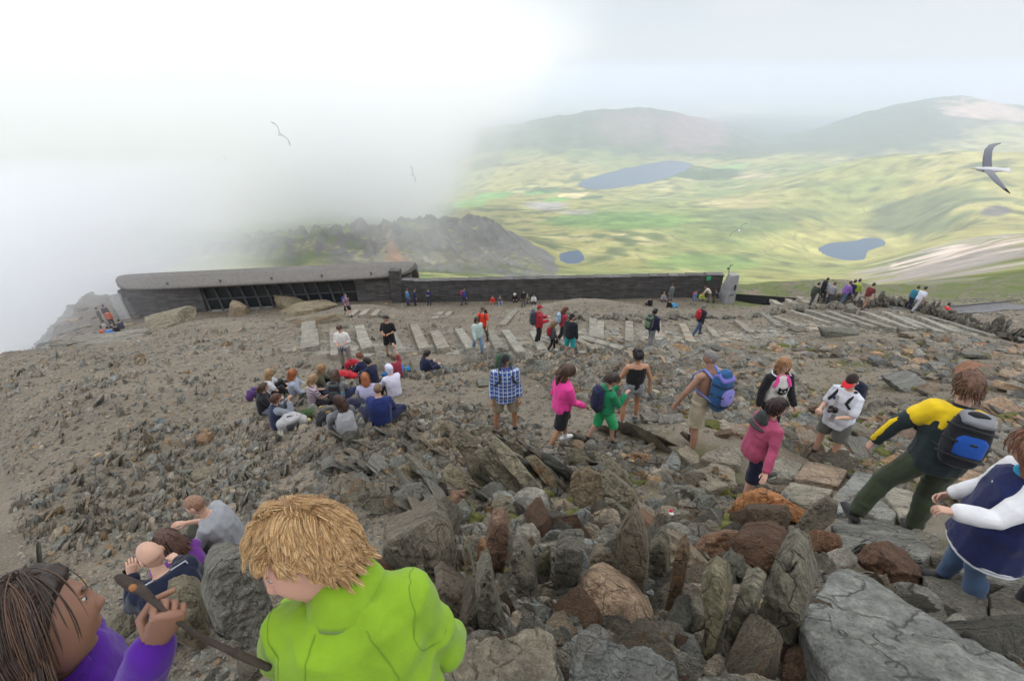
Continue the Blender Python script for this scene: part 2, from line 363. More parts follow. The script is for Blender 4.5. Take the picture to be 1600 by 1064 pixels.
def far_z(x, y):
    x = np.asarray(x, float); y = np.asarray(y, float)
    t = tps_eval(_far, _sl(x.ravel(), y.ravel())).reshape(x.shape); z = t * y
    rough = np.clip(y / 4000, 0.06, 1.0)
    z = z + fbm2(x, y, 700, 5, 11) * 22 * np.clip(y / 3000, 0.1, 1.3) + fbm2(x, y, 60, 3, 13) * 2.2 * np.clip(y / 600, 0.2, 1)
    crag = np.exp(-((y - 1220) / 330) ** 2) * np.clip((130 - x) / 150, 0, 1)
    g = np.stack([(x + y * .35) / 26, y / 190, x * 0], -1)
    z = z + (np.abs(fbm(g, 4, 41)) - .25) * 46 * crag
    g2 = np.stack([x / 300, y / 700, x * 0], -1)
    z = z - np.abs(fbm(g2, 4, 43)) * 90 * np.clip((y - 5800) / 1500, 0, 1) * np.clip((12000 - y) / 3000, 0, 1)
    for P in LAKES:     # basins
        zl = P[0, 2]; cx, cy = P[:, 0].mean(), P[:, 1].mean(); sx, sy = np.ptp(P[:, 0]) / 2, np.ptp(P[:, 1]) / 2
        rr = np.hypot((x - cx) / (sx * 1.7), (y - cy) / (sy * 1.7)); k = np.clip(1.6 - rr * 1.3, 0, 1); k = k * k * (3 - 2 * k)
        ins = in_poly(x, y, P); d = seg_dist(x, y, list(map(tuple, np.vstack([P, P[:1]])[:, :2])))
        sc = max(sx, sy) * 0.12
        tgt = zl + np.where(ins, -0.02 * d - 1.0, np.clip(d * 0.05, 0, None) * 1.0 + 0.4 + np.clip(fbm2(x, y, 90, 3, 21), 0, 1) * np.clip(d / 10, 0, 3))
        z = z * (1 - k) + tgt * k
    return z

# summit ground: one fine sheet
def axis(lo, hi, d0, g, c=0.0):
    a = [c]; s = d0
    while a[-1] < hi: a.append(a[-1] + s); s *= g
    b = [c]; s = d0
    while b[-1] > lo: b.append(b[-1] - s); s *= g
    return np.array(b[::-1][:-1] + a)
gx = axis(-75, 85, 0.10, 1.0085); gy = axis(-14, 66, 0.10, 1.0075, 2.0)
X, Y = np.meshgrid(gx, gy); Z = near_z(X, Y)
n, m_ = X.shape; i = (np.arange(n - 1)[:, None] * m_ + np.arange(m_ - 1)[None]).ravel()
F = np.stack([i, i + 1, i + m_ + 1, i + m_], 1)
PD = seg_dist(X, Y, PATH)

gm, N, L, P = newmat('summit_earth'); tcn = N.new('ShaderNodeTexCoord'); v = tcn.outputs['Object']
n1 = noise(N, L, v, 0.35, 5); n2 = noise(N, L, v, 3.0, 6, 0.65); n3 = noise(N, L, v, 22, 4, 0.7)
r1 = ramp(N, [(0.3, (0.108, 0.088, 0.060)), (0.5, (0.172, 0.140, 0.098)), (0.72, (0.162, 0.143, 0.110))]); L.new(n2, r1.inputs[0])
r2 = ramp(N, [(0.35, 0.75), (0.65, 1.2)]); L.new(n1, r2.inputs[0])
c = mixc(N, L, 1.0, r1.outputs[0], r2.outputs[0], 'MULTIPLY')
hs = None
for k, (sc, th) in enumerate(((9.0, 0.25), (24.0, 0.3), (55.0, 0.36))):      # pebbles and grit
    vo = N.new('ShaderNodeTexVoronoi'); vo.inputs['Scale'].default_value = sc; vo.inputs['Randomness'].default_value = 1; L.new(v, vo.inputs['Vector'])
    e = ramp(N, [(th * 0.75, 1.0), (th, 0.0)]); L.new(vo.outputs['Distance'], e.inputs[0])
    wn = N.new('ShaderNodeTexWhiteNoise'); wn.noise_dimensions = '3D'; L.new(vo.outputs['Position'], wn.inputs['Vector'])
    pick = ramp(N, [(0.42, 0.0), (0.5, 1.0)]); L.new(wn.outputs['Value'], pick.inputs[0])
    fac = math_(N, L, 'MULTIPLY', e.outputs[0], pick.outputs[0])
    pc = ramp(N, [(0.0, (0.12, 0.115, 0.105)), (0.5, (0.26, 0.245, 0.215)), (0.8, (0.34, 0.31, 0.26)), (1.0, (0.42, 0.40, 0.36))]); L.new(wn.outputs['Color'], pc.inputs[0])
    c = mixc(N, L, fac, c, pc.outputs[0])
    h = math_(N, L, 'MULTIPLY', fac, 1.6 / sc * 8); hs = h if hs is None else math_(N, L, 'ADD', hs, h)
mo = ramp(N, [(0.54, 0.0), (0.64, 1.0)]); L.new(noise(N, L, v, 0.55, 5, 0.6), mo.inputs[0])
at = N.new('ShaderNodeAttribute'); at.attribute_name = 'tint'
sc_ = N.new('ShaderNodeSeparateColor'); L.new(at.outputs['Color'], sc_.inputs[0]); mm = math_(N, L, 'MULTIPLY', mo.outputs[0], sc_.outputs[0])
gr_ = ramp(N, [(0.42, 0.0), (0.52, 1.0)]); L.new(noise(N, L, v, 0.5, 6, 0.7), gr_.inputs[0])
c = mixc(N, L, mm, c, (0.085, 0.085, 0.026)); c = mixc(N, L, math_(N, L, 'MULTIPLY', sc_.outputs[1], gr_.outputs[0]), c, (0.115, 0.145, 0.04))
L.new(c, P.inputs['Base Color']); P.inputs['Roughness'].default_value = 0.95
hh = math_(N, L, 'ADD', hs, math_(N, L, 'MULTIPLY', n3, 0.6))
L.new(bump(N, L, hh, 0.03, 0.9), P.inputs['Normal'])
# moss grows where the ground is damp: right hand slope and the outcrop
mw = np.clip((X - 1) / 3, 0, 1) * np.clip((22 - Y) / 6, 0, 1) + np.exp(-((X - .5) / 2) ** 2 - ((Y - 5) / 2) ** 2)
mw = mw * np.clip((PD - 1.3) / 1.0, 0, 1)
mw = np.clip(mw, 0, 1).ravel(); gw = (np.clip((X - 16) / 5, 0, 1) * np.clip((Y - 34) / 4, 0, 1)).ravel()
me = npmesh('summit_ground', np.stack([X, Y, Z], -1).reshape(-1, 3), F, [gm], True, attr={'tint': np.stack([mw, gw, mw * 0], 1)})
mobj('summit_ground', me, kind='structure')

# valley and mountains: one sheet to the horizon
s_ = np.linspace(-3.2, 2.6, 420); ly = np.concatenate([np.linspace(np.log(46), np.log(900), 90)[:-1], np.linspace(np.log(900), np.log(9500), 420)[:-1], np.linspace(np.log(9500), np.log(60000), 60)])
Sg, LY = np.meshgrid(s_, ly); Yf = np.exp(LY); Xf = Sg * Yf * (1 - .45 * np.clip((LY - 5) / 2, 0, 1)); Zf = far_z(Xf, Yf)
Zf = np.where(Yf < 75, Zf - 2.0 * np.clip((75 - Yf) / 25, 0, 1) - 6 * np.clip((60 - Yf) / 10, 0, 1), Zf)
n, m_ = Xf.shape; i = (np.arange(n - 1)[:, None] * m_ + np.arange(m_ - 1)[None]).ravel()
F = np.stack([i, i + 1, i + m_ + 1, i + m_], 1)
ax_, ay_ = Xf, Yf
# projected bearings of each vertex are only used to place ground cover (bog, scree, fields) and cloud shadows painted as dark tones
def pxy(x, y, z):
    d = y * CP - z * SP; return 800 + FPX * x / d, 532 - FPX * (y * SP + z * CP) / d
U, Vv = pxy(Xf, Yf, Zf)
nzA = fbm2(Xf, Yf, 900, 5, 51); nzB = fbm2(Xf, Yf, 260, 5, 52); nzC = fbm2(Xf, Yf, 70, 4, 53)
colr = np.zeros(Xf.shape + (3,))
def mixa(c, col, w): w = np.clip(w, 0, 1)[..., None]; return c * (1 - w) + np.asarray(col) * w
colr[:] = (0.30, 0.285, 0.10)
colr = mixa(colr, (0.18, 0.23, 0.075), (nzA + .1) * 2.2)
colr = mixa(colr, (0.40, 0.35, 0.17), (nzB - .12) * 2)
colr = mixa(colr, (0.13, 0.16, 0.065), (nzB * .6 - nzC - .12) * 2.5)
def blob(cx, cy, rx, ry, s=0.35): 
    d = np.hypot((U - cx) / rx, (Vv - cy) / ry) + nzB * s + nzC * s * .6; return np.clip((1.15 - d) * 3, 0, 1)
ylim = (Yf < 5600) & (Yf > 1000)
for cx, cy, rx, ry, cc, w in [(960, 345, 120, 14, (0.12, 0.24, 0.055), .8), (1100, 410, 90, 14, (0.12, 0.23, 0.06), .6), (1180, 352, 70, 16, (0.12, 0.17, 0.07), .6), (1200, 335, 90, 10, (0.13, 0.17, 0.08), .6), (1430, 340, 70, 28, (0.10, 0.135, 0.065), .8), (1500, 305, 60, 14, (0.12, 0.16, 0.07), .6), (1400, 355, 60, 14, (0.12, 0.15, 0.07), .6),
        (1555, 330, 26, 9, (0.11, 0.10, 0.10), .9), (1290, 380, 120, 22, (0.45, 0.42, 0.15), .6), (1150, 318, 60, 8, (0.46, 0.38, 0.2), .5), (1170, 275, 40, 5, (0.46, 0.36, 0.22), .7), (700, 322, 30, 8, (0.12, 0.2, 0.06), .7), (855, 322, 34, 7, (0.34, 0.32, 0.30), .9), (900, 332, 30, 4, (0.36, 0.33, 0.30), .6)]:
    colr = mixa(colr, cc, blob(cx, cy, rx, ry) * w * ylim)  # darker patches among these paint cloud shadows into the ground colour
# enclosed fields round the lake head
for cx, cy, rx, ry, cc in [(893, 306, 20, 4, (0.62, 0.52, 0.27)), (845, 300, 22, 4, (0.16, 0.32, 0.09)), (812, 297, 18, 5, (0.40, 0.40, 0.18)), (870, 312, 18, 3, (0.17, 0.33, 0.08)), (925, 309, 16, 2.4, (0.08, 0.13, 0.05)), (770, 306, 26, 5, (0.18, 0.33, 0.09)), (735, 318, 22, 6, (0.2, 0.33, 0.1)), (1150, 235, 10, 2, (0.5, 0.5, 0.3)), (1210, 208, 14, 4, (0.42, 0.45, 0.25)), (1140, 262, 26, 5, (0.2, 0.3, .1))]:
    k = ((np.abs((U - cx) + (Vv - cy) * 1.2) < rx) & (np.abs((Vv - cy) + (U - cx) * .06) < ry) & (Yf > 2500)); colr[k] = cc
# woods round the big lake
colr = mixa(colr, (0.045, 0.085, 0.03), blob(1090, 272, 70, 10, .8) * (Yf > 3500) * .9)
colr = mixa(colr, (0.05, 0.09, 0.035), blob(860, 296, 45, 5, .9) * (Yf > 3500) * .7)
colr = mixa(colr, (0.05, 0.09, 0.035), blob(1140, 235, 90, 14, .7) * (Yf > 5000) * .8)
# mountains beyond
far_ = np.clip((Yf - 5700 + nzB * 900) / 500, 0, 1); colr = mixa(colr, (0.075, 0.10, 0.055), far_ * .9)
colr = mixa(colr, (0.21, 0.15, 0.13), blob(1085, 205, 50, 40, .8) * (Yf > 6000))
colr = mixa(colr, (0.20, 0.15, 0.125), blob(990, 200, 60, 25, .8) * (Yf > 6000) * .7)
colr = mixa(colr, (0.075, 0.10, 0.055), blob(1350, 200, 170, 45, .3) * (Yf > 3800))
colr = mixa(colr, (0.50, 0.36, 0.29), blob(1530, 172, 50, 16, 1.2) * (Yf > 5500) * .9)
colr = mixa(colr, (0.44, 0.34, 0.27), blob(1590, 185, 30, 12, 1.0) * (Yf > 5500) * .8)
colr = mixa(colr, (0.22, 0.26, 0.14), np.clip((Yf - 12000) / 3000, 0, 1)); colr = mixa(colr, (0.35, 0.37, 0.22), np.clip((Yf - 12000) / 3000, 0, 1) * (fbm2(Xf, Yf, 3000, 4, 71) > .1))
# crag face and scree
gy_, gx_ = np.gradient(Zf); slope = np.hypot(gx_ / np.maximum(np.gradient(Xf, axis=1), 1e-3), gy_ / np.gradient(Yf, axis=0))
cr_ = np.clip((slope - 0.08) * 6 + nzC * 1.2, 0, 1) * (Yf > 850) * (Yf < 1500) * (U < 870)
colr = mixa(colr, (0.165, 0.158, 0.148), cr_)
colr = mixa(colr, (0.27, 0.25, 0.20), blob(640, 405, 150, 12, .7) * (Yf < 1200) * .6)
colr = mixa(colr, (0.32, 0.21, 0.15), np.clip(1.2 - np.abs(U - (600 + (Vv - 350) * .35)) / (3 + np.clip(Vv - 375, 0, 30) * .55), 0, 1) * (Yf < 1400) * (Vv > 350) * (Vv < 412))
scr = np.clip(1.25 - np.hypot((U - 1500) / 150, (Vv - 408 + (U - 1500) * .22) / 30) + nzC * .9, 0, 1) * 1.5 * (Yf < 1400)
colr = mixa(colr, (0.26, 0.235, 0.215), scr); colr = mixa(colr, (0.50, 0.42, 0.36), np.clip(1.1 - np.abs(Vv - (405 - (U - 1430) * .20)) / 11 + nzC * 1.6, 0, 1) * (U > 1390) * (Yf < 1300))
colr = mixa(colr, (0.14, 0.16, 0.06), np.clip((90 - Yf) / 40, 0, 1))
colr = np.clip(colr * (1 + nzC[..., None] * .35 + (nzB[..., None]) * .18), 0.01, 0.8)
vm, N, L, P = newmat('valley_cover'); at = N.new('ShaderNodeAttribute'); at.attribute_name = 'tint'; tcn = N.new('ShaderNodeTexCoord')
na = ramp(N, [(0.34, 0.65), (0.66, 1.28)]); L.new(noise(N, L, tcn.outputs['Object'], 0.008, 12, 0.78), na.inputs[0])
vc = mixc(N, L, 1.0, at.outputs['Color'], na.outputs[0], 'MULTIPLY')
for sc_v, th_v, am_v in ((0.028, .17, .55), (0.07, .22, .4)):        # scattered boulders, rushes and bushes
    vo = N.new('ShaderNodeTexVoronoi'); vo.inputs['Scale'].default_value = sc_v; L.new(tcn.outputs['Object'], vo.inputs['Vector']); e = ramp(N, [(th_v * .6, 1.0), (th_v, 0.0)]); L.new(vo.outputs['Distance'], e.inputs[0])
    vc = mixc(N, L, math_(N, L, 'MULTIPLY', e.outputs[0], am_v), vc, (0.07, 0.085, 0.04))
mpv = N.new('ShaderNodeMapping'); mpv.inputs['Scale'].default_value = (1, 1, 0); L.new(tcn.outputs['Object'], mpv.inputs[0])
dnv = N.new('ShaderNodeTexNoise'); dnv.inputs['Scale'].default_value = .004; dnv.inputs['Detail'].default_value = 4; L.new(mpv.outputs[0], dnv.inputs['Vector']); dav = N.new('ShaderNodeVectorMath'); dav.operation = 'MULTIPLY_ADD'; L.new(dnv.outputs['Color'], dav.inputs[0]); dav.inputs[1].default_value = (260, 260, 0); L.new(mpv.outputs[0], dav.inputs[2])
vw = N.new('ShaderNodeTexVoronoi'); vw.feature = 'DISTANCE_TO_EDGE'; vw.inputs['Scale'].default_value = .0016; L.new(dav.outputs[0], vw.inputs['Vector']); ew = ramp(N, [(.006, 1.0), (.014, 0.0)]); L.new(vw.outputs['Distance'], ew.inputs[0])
vc = mixc(N, L, math_(N, L, 'MULTIPLY', ew.outputs[0], .35), vc, (0.10, 0.11, 0.07))      # streams and field walls
L.new(vc, P.inputs['Base Color']); P.inputs['Roughness'].default_value = 1.0
P.inputs['Specular IOR Level'].default_value = 0.1
L.new(bump(N, L, noise(N, L, tcn.outputs['Object'], 0.03, 6, 0.7), 6.0, 0.7), P.inputs['Normal'])
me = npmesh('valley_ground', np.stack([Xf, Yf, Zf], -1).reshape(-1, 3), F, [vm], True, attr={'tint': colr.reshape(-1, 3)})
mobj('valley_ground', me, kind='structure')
# wide base below everything, for the parts outside the view
wm, N, L, P = newmat('lake_water'); P.inputs['Base Color'].default_value = (0.010, 0.050, 0.11, 1); P.inputs['Roughness'].default_value = 0.3; P.inputs['Specular IOR Level'].default_value = .25
tcn = N.new('ShaderNodeTexCoord'); L.new(bump(N, L, noise(N, L, tcn.outputs['Object'], 0.15, 3), 0.4, 0.3), P.inputs['Normal'])
for Pk in LAKES:
    c0 = Pk.mean(0); Q = []
    for a in range(len(Pk)):       # smooth shoreline
        p0, p1, p2, p3 = Pk[a - 1], Pk[a], Pk[(a + 1) % len(Pk)], Pk[(a + 2) % len(Pk)]
        for t in (0, .25, .5, .75): Q.append(.5 * ((2 * p1) + (-p0 + p2) * t + (2 * p0 - 5 * p1 + 4 * p2 - p3) * t * t + (-p0 + 3 * p1 - 3 * p2 + p3) * t ** 3))
    Q = np.array(Q); V = np.vstack([Q, c0]); V[:, 2] = Pk[0, 2]
    mobj('lake_water', npmesh('lake_water', V - c0, np.array([(k, (k + 1) % len(Q), len(Q)) for k in range(len(Q))])[:, ::1], [wm]), loc=c0, kind='structure')
# ------------------------------------------------------------------ rocks
def rock_material(name, base, dark, rust=0.25, streak=True):
    m, N, L, P = newmat(name); t = N.new('ShaderNodeTexCoord'); oi = N.new('ShaderNodeObjectInfo'); at = N.new('ShaderNodeAttribute'); at.attribute_name = 'tint'
    add = N.new('ShaderNodeVectorMath'); add.operation = 'MULTIPLY_ADD'; L.new(oi.outputs['Random'], add.inputs[0]); add.inputs[1].default_value = (37, 61, 19); L.new(t.outputs['Object'], add.inputs[2])
    mp = N.new('ShaderNodeMapping'); mp.inputs['Scale'].default_value = (1.0, 4.5, 1.0) if streak else (1, 1, 1); L.new(add.outputs[0], mp.inputs[0]); v = mp.outputs[0]
    a = noise(N, L, v, 1.6, 6, 0.62, 0.4); b = noise(N, L, v, 7, 6, 0.7); g = noise(N, L, add.outputs[0], 26, 4, 0.75)
    r = ramp(N, [(0.30, dark), (0.48, tuple(np.array(base) * .8)), (0.60, base), (0.78, tuple(np.array(base) * 1.35))]); L.new(b, r.inputs[0])
    r2 = ramp(N, [(0.3, 0.62), (0.7, 1.3)]); L.new(a, r2.inputs[0]); c = mixc(N, L, 1.0, r.outputs[0], r2.outputs[0], 'MULTIPLY')
    # rust and lichen in patches of their own
    ru = ramp(N, [(0.54, 0.0), (0.66, 1.0)]); L.new(noise(N, L, add.outputs[0], 1.3, 5, 0.65, 0.5), ru.inputs[0])
    rs = ramp(N, [(max(0.02, 1 - rust - .12), 0.0), (min(.98, 1 - rust + .12), 1.0)]); L.new(oi.outputs['Random'], rs.inputs[0])
    c = mixc(N, L, math_(N, L, 'MULTIPLY', math_(N, L, 'MULTIPLY', ru.outputs[0], rs.outputs[0]), 0.8), c, (0.27, 0.135, 0.055))
    li = ramp(N, [(0.60, 0.0), (0.66, 1.0)]); L.new(noise(N, L, add.outputs[0], 5.5, 5, 0.7), li.inputs[0])
    c = mixc(N, L, math_(N, L, 'MULTIPLY', li.outputs[0], 0.4), c, (0.31, 0.315, 0.26))
    gr = ramp(N, [(0.35, 0.75), (0.65, 1.25)]); L.new(g, gr.inputs[0]); c = mixc(N, L, 1.0, c, gr.outputs[0], 'MULTIPLY')
    ao = ramp(N, [(.32, .38), (.5, 1.0)]); L.new(noise(N, L, v, 3.2, 7, .75, 1.5), ao.inputs[0]); c = mixc(N, L, .55, c, mixc(N, L, 1.0, c, ao.outputs[0], 'MULTIPLY')); c = mixc(N, L, 1.0, c, oi.outputs['Color'], 'MULTIPLY'); c = mixc(N, L, 1.0, c, at.outputs['Color'], 'MULTIPLY')
    L.new(c, P.inputs['Base Color']); P.inputs['Roughness'].default_value = 0.82
    dn = N.new('ShaderNodeTexNoise'); dn.inputs['Scale'].default_value = 2.5; dn.inputs['Detail'].default_value = 3; L.new(add.outputs[0], dn.inputs['Vector'])
    dv = N.new('ShaderNodeVectorMath'); dv.operation = 'MULTIPLY_ADD'; L.new(dn.outputs['Color'], dv.inputs[0]); dv.inputs[1].default_value = (.5, .5, .5); L.new(v, dv.inputs[2])
    vc = N.new('ShaderNodeTexVoronoi'); vc.feature = 'DISTANCE_TO_EDGE'; vc.inputs['Scale'].default_value = 1.5; L.new(dv.outputs[0], vc.inputs['Vector'])
    ck = ramp(N, [(.0, 0.0), (.022, 1.0)]); L.new(vc.outputs['Distance'], ck.inputs[0]); c = mixc(N, L, .55, c, mixc(N, L, 1.0, c, ck.outputs[0], 'MULTIPLY')); L.new(c, P.inputs['Base Color'])
    fine = noise(N, L, add.outputs[0], 70, 3, .8)
    h = math_(N, L, 'ADD', math_(N, L, 'ADD', math_(N, L, 'MULTIPLY', b, 1.2), math_(N, L, 'MULTIPLY', ck.outputs[0], .5)), math_(N, L, 'ADD', math_(N, L, 'MULTIPLY', g, 0.55), math_(N, L, 'MULTIPLY', fine, .3)))
    L.new(bump(N, L, h, 0.045, 1.0), P.inputs['Normal']); return m
M_ROCK = rock_material('slate_rock', (0.31, 0.28, 0.215), (0.10, 0.09, 0.072), 0.22)
M_TAN = rock_material('tan_rock', (0.58, 0.42, 0.285), (0.34, 0.24, 0.16), 0.15, False)
M_RUST = rock_material('rusty_rock', (0.30, 0.19, 0.12), (0.11, 0.075, 0.05), 0.9)
M_SLAB = rock_material('slab_stone', (0.275, 0.265, 0.235), (0.15, 0.142, 0.125), 0.12)
M_STEP = rock_material('cut_stone', (0.35, 0.322, 0.26), (0.21, 0.193, 0.153), 0.08, False)

def rock_shape(seed, lvl=4, planes=13, sharp=0.0, strata=0.05, rough=0.05, box=0.0):
    rng = np.random.RandomState(seed); V, F = ico(lvl)
    n = rng.normal(size=(planes, 3)); n /= np.linalg.norm(n, axis=1)[:, None]; h = rng.uniform(0.62, 1.0, planes)
    if box: n = np.vstack([n * 1.0, np.eye(3) + rng.normal(size=(3, 3)) * .08, -np.eye(3) + rng.normal(size=(3, 3)) * .08]); n /= np.linalg.norm(n, axis=1)[:, None]; h = np.concatenate([h * 1.25, rng.uniform(.78, .95, 6)])
    d = V @ n.T; q = np.where(d > 1e-3, h / np.maximum(d, 1e-3), 9.0)
    r = -np.log(np.exp(-q * 26).sum(1)) / 26          # slightly worn edges
    r = np.clip(r, 0.2, 1.5); P = V * r[:, None]
    P = P * (1 + rough * fbm(P * 2.3 + seed, 4, seed)[:, None] * 1.6 + rough * .5 * fbm(P * 8 + seed, 3, seed + 3)[:, None])
    if strata:   # cleavage: layers across the thin (y) direction end at different lengths
        k = P[:, 1] * 7 + 1.2 * fbm(P * 1.4 + seed, 2, seed + 7); st = vnoise(np.stack([np.floor(k), np.floor(k) * 0 + seed, k * 0 + .5], -1) * 1.37, seed)
        P[:, [0, 2]] *= (1 + strata * st * 1.8)[:, None]
    return P, F
_lib = {}
def rock_mesh(kind, i, mat, lvl=5):
    key = (kind, i, mat.name, lvl)
    if key not in _lib:
        if kind == 'blade': P, F = rock_shape(100 + i, lvl, 11, strata=.10, rough=.06)
        elif kind == 'block': P, F = rock_shape(200 + i, lvl, 12, strata=.05, rough=.05, box=1)
        elif kind == 'boulder': P, F = rock_shape(300 + i, lvl, 16, strata=0, rough=.05)
        else: P, F = rock_shape(400 + i, lvl, 9, strata=.07, rough=.04, box=1)
        _lib[key] = npmesh('rock', P, F, [mat], lvl > 3, attr={'tint': np.ones((len(P), 3))})
    return _lib[key]
rr = random.Random(7)
def tintc(rng=rr, lo=.7, hi=1.3, w=.10):
    k = rng.uniform(lo, hi); a = rng.uniform(-w, w); return (k * (1 + a), k, k * (1 - a), 1)
LM = [(950, 960, 'the tan boulder'), (655, 870, 'the big dark block'), (775, 1020, 'the speckled slab'), (985, 880, 'the spindle-shaped slate'), (1225, 940, 'the tallest pointed slate'), (1190, 785, 'the orange boulder'), (1180, 880, 'the dark brown block'),
      (820, 730, 'the longest tilted slab'), (910, 765, 'the brown rock column'), (560, 775, 'the slab above the boy'), (500, 620, 'the seated school party'), (790, 640, 'the man in plaid'), (880, 650, 'the woman in pink'), (995, 620, 'the woman in the black vest'), (1110, 640, 'the bare-backed man'),
      (1215, 620, 'the cat-face hoodie'), (1320, 650, 'the man in the white t-shirt'), (1460, 700, 'the yellow-jacketed hiker'), (1280, 520, 'the dark slate blocks'), (1420, 515, 'the slanting steps'), (1530, 585, 'the orange-red boulder'), (1420, 600, 'the pale blue-grey slab'), (345, 830, 'the man in the grey t-shirt'), (1080, 548, 'the round white stone'), (1010, 525, 'the walker in navy')]
def where(p):
    u, v = [float(q) for q in pxy0(*p)]; m = min(LM, key=lambda l: (l[0] - u) ** 2 + (l[1] - v) ** 2 * 1.5); du, dv = u - m[0], v - m[1]; r = math.hypot(du, dv)
    if abs(du) > abs(dv) * 2: w = 'right of' if du > 0 else 'left of'
    elif abs(dv) > abs(du) * 2: w = 'below' if dv > 0 else 'above'
    else: w = ('below and ' if dv > 0 else 'above and ') + ('right of' if du > 0 else 'left of')
    return ('just ' if r < 35 else 'well ' if r > 90 else '') + w + ' ' + m[2]
def pxy0(x, y, z):
    d = y * CP - z * SP; return 800 + FPX * x / d, 532 - FPX * (y * SP + z * CP) / d
def put_rock(name, label, group, u, v, size, rot=(0, 0, 0), kind='blade', i=0, mat=None, sink=0.25, lvl=5, color=None, cat='rock', at=None, mirror=False):
    """size = half extents (wide, thick, tall) in metres; (u, v) is where its middle is seen"""
    if at is None:
        p = ground_hit(u, v, size[2] * .45)
    else: p = np.array(at, float); 
    me = rock_mesh(kind, i, mat or M_ROCK, lvl)
    Rm = Matrix.Rotation(rot[2], 4, 'Z') @ Matrix.Rotation(rot[1], 4, 'Y') @ Matrix.Rotation(rot[0], 4, 'X')
    ext = sum(abs(Rm[2][k]) * size[k] * .8 for k in range(3))
    o = mobj(name, me, label=label, cat=cat, group=group); o.location = (p[0], p[1], p[2] + ext * (1 - 2 * sink))
    o.rotation_euler = Rm.to_euler(); o.scale = (size[0] * (-1 if mirror else 1), size[1], size[2]); o.color = color or tintc()
    return o

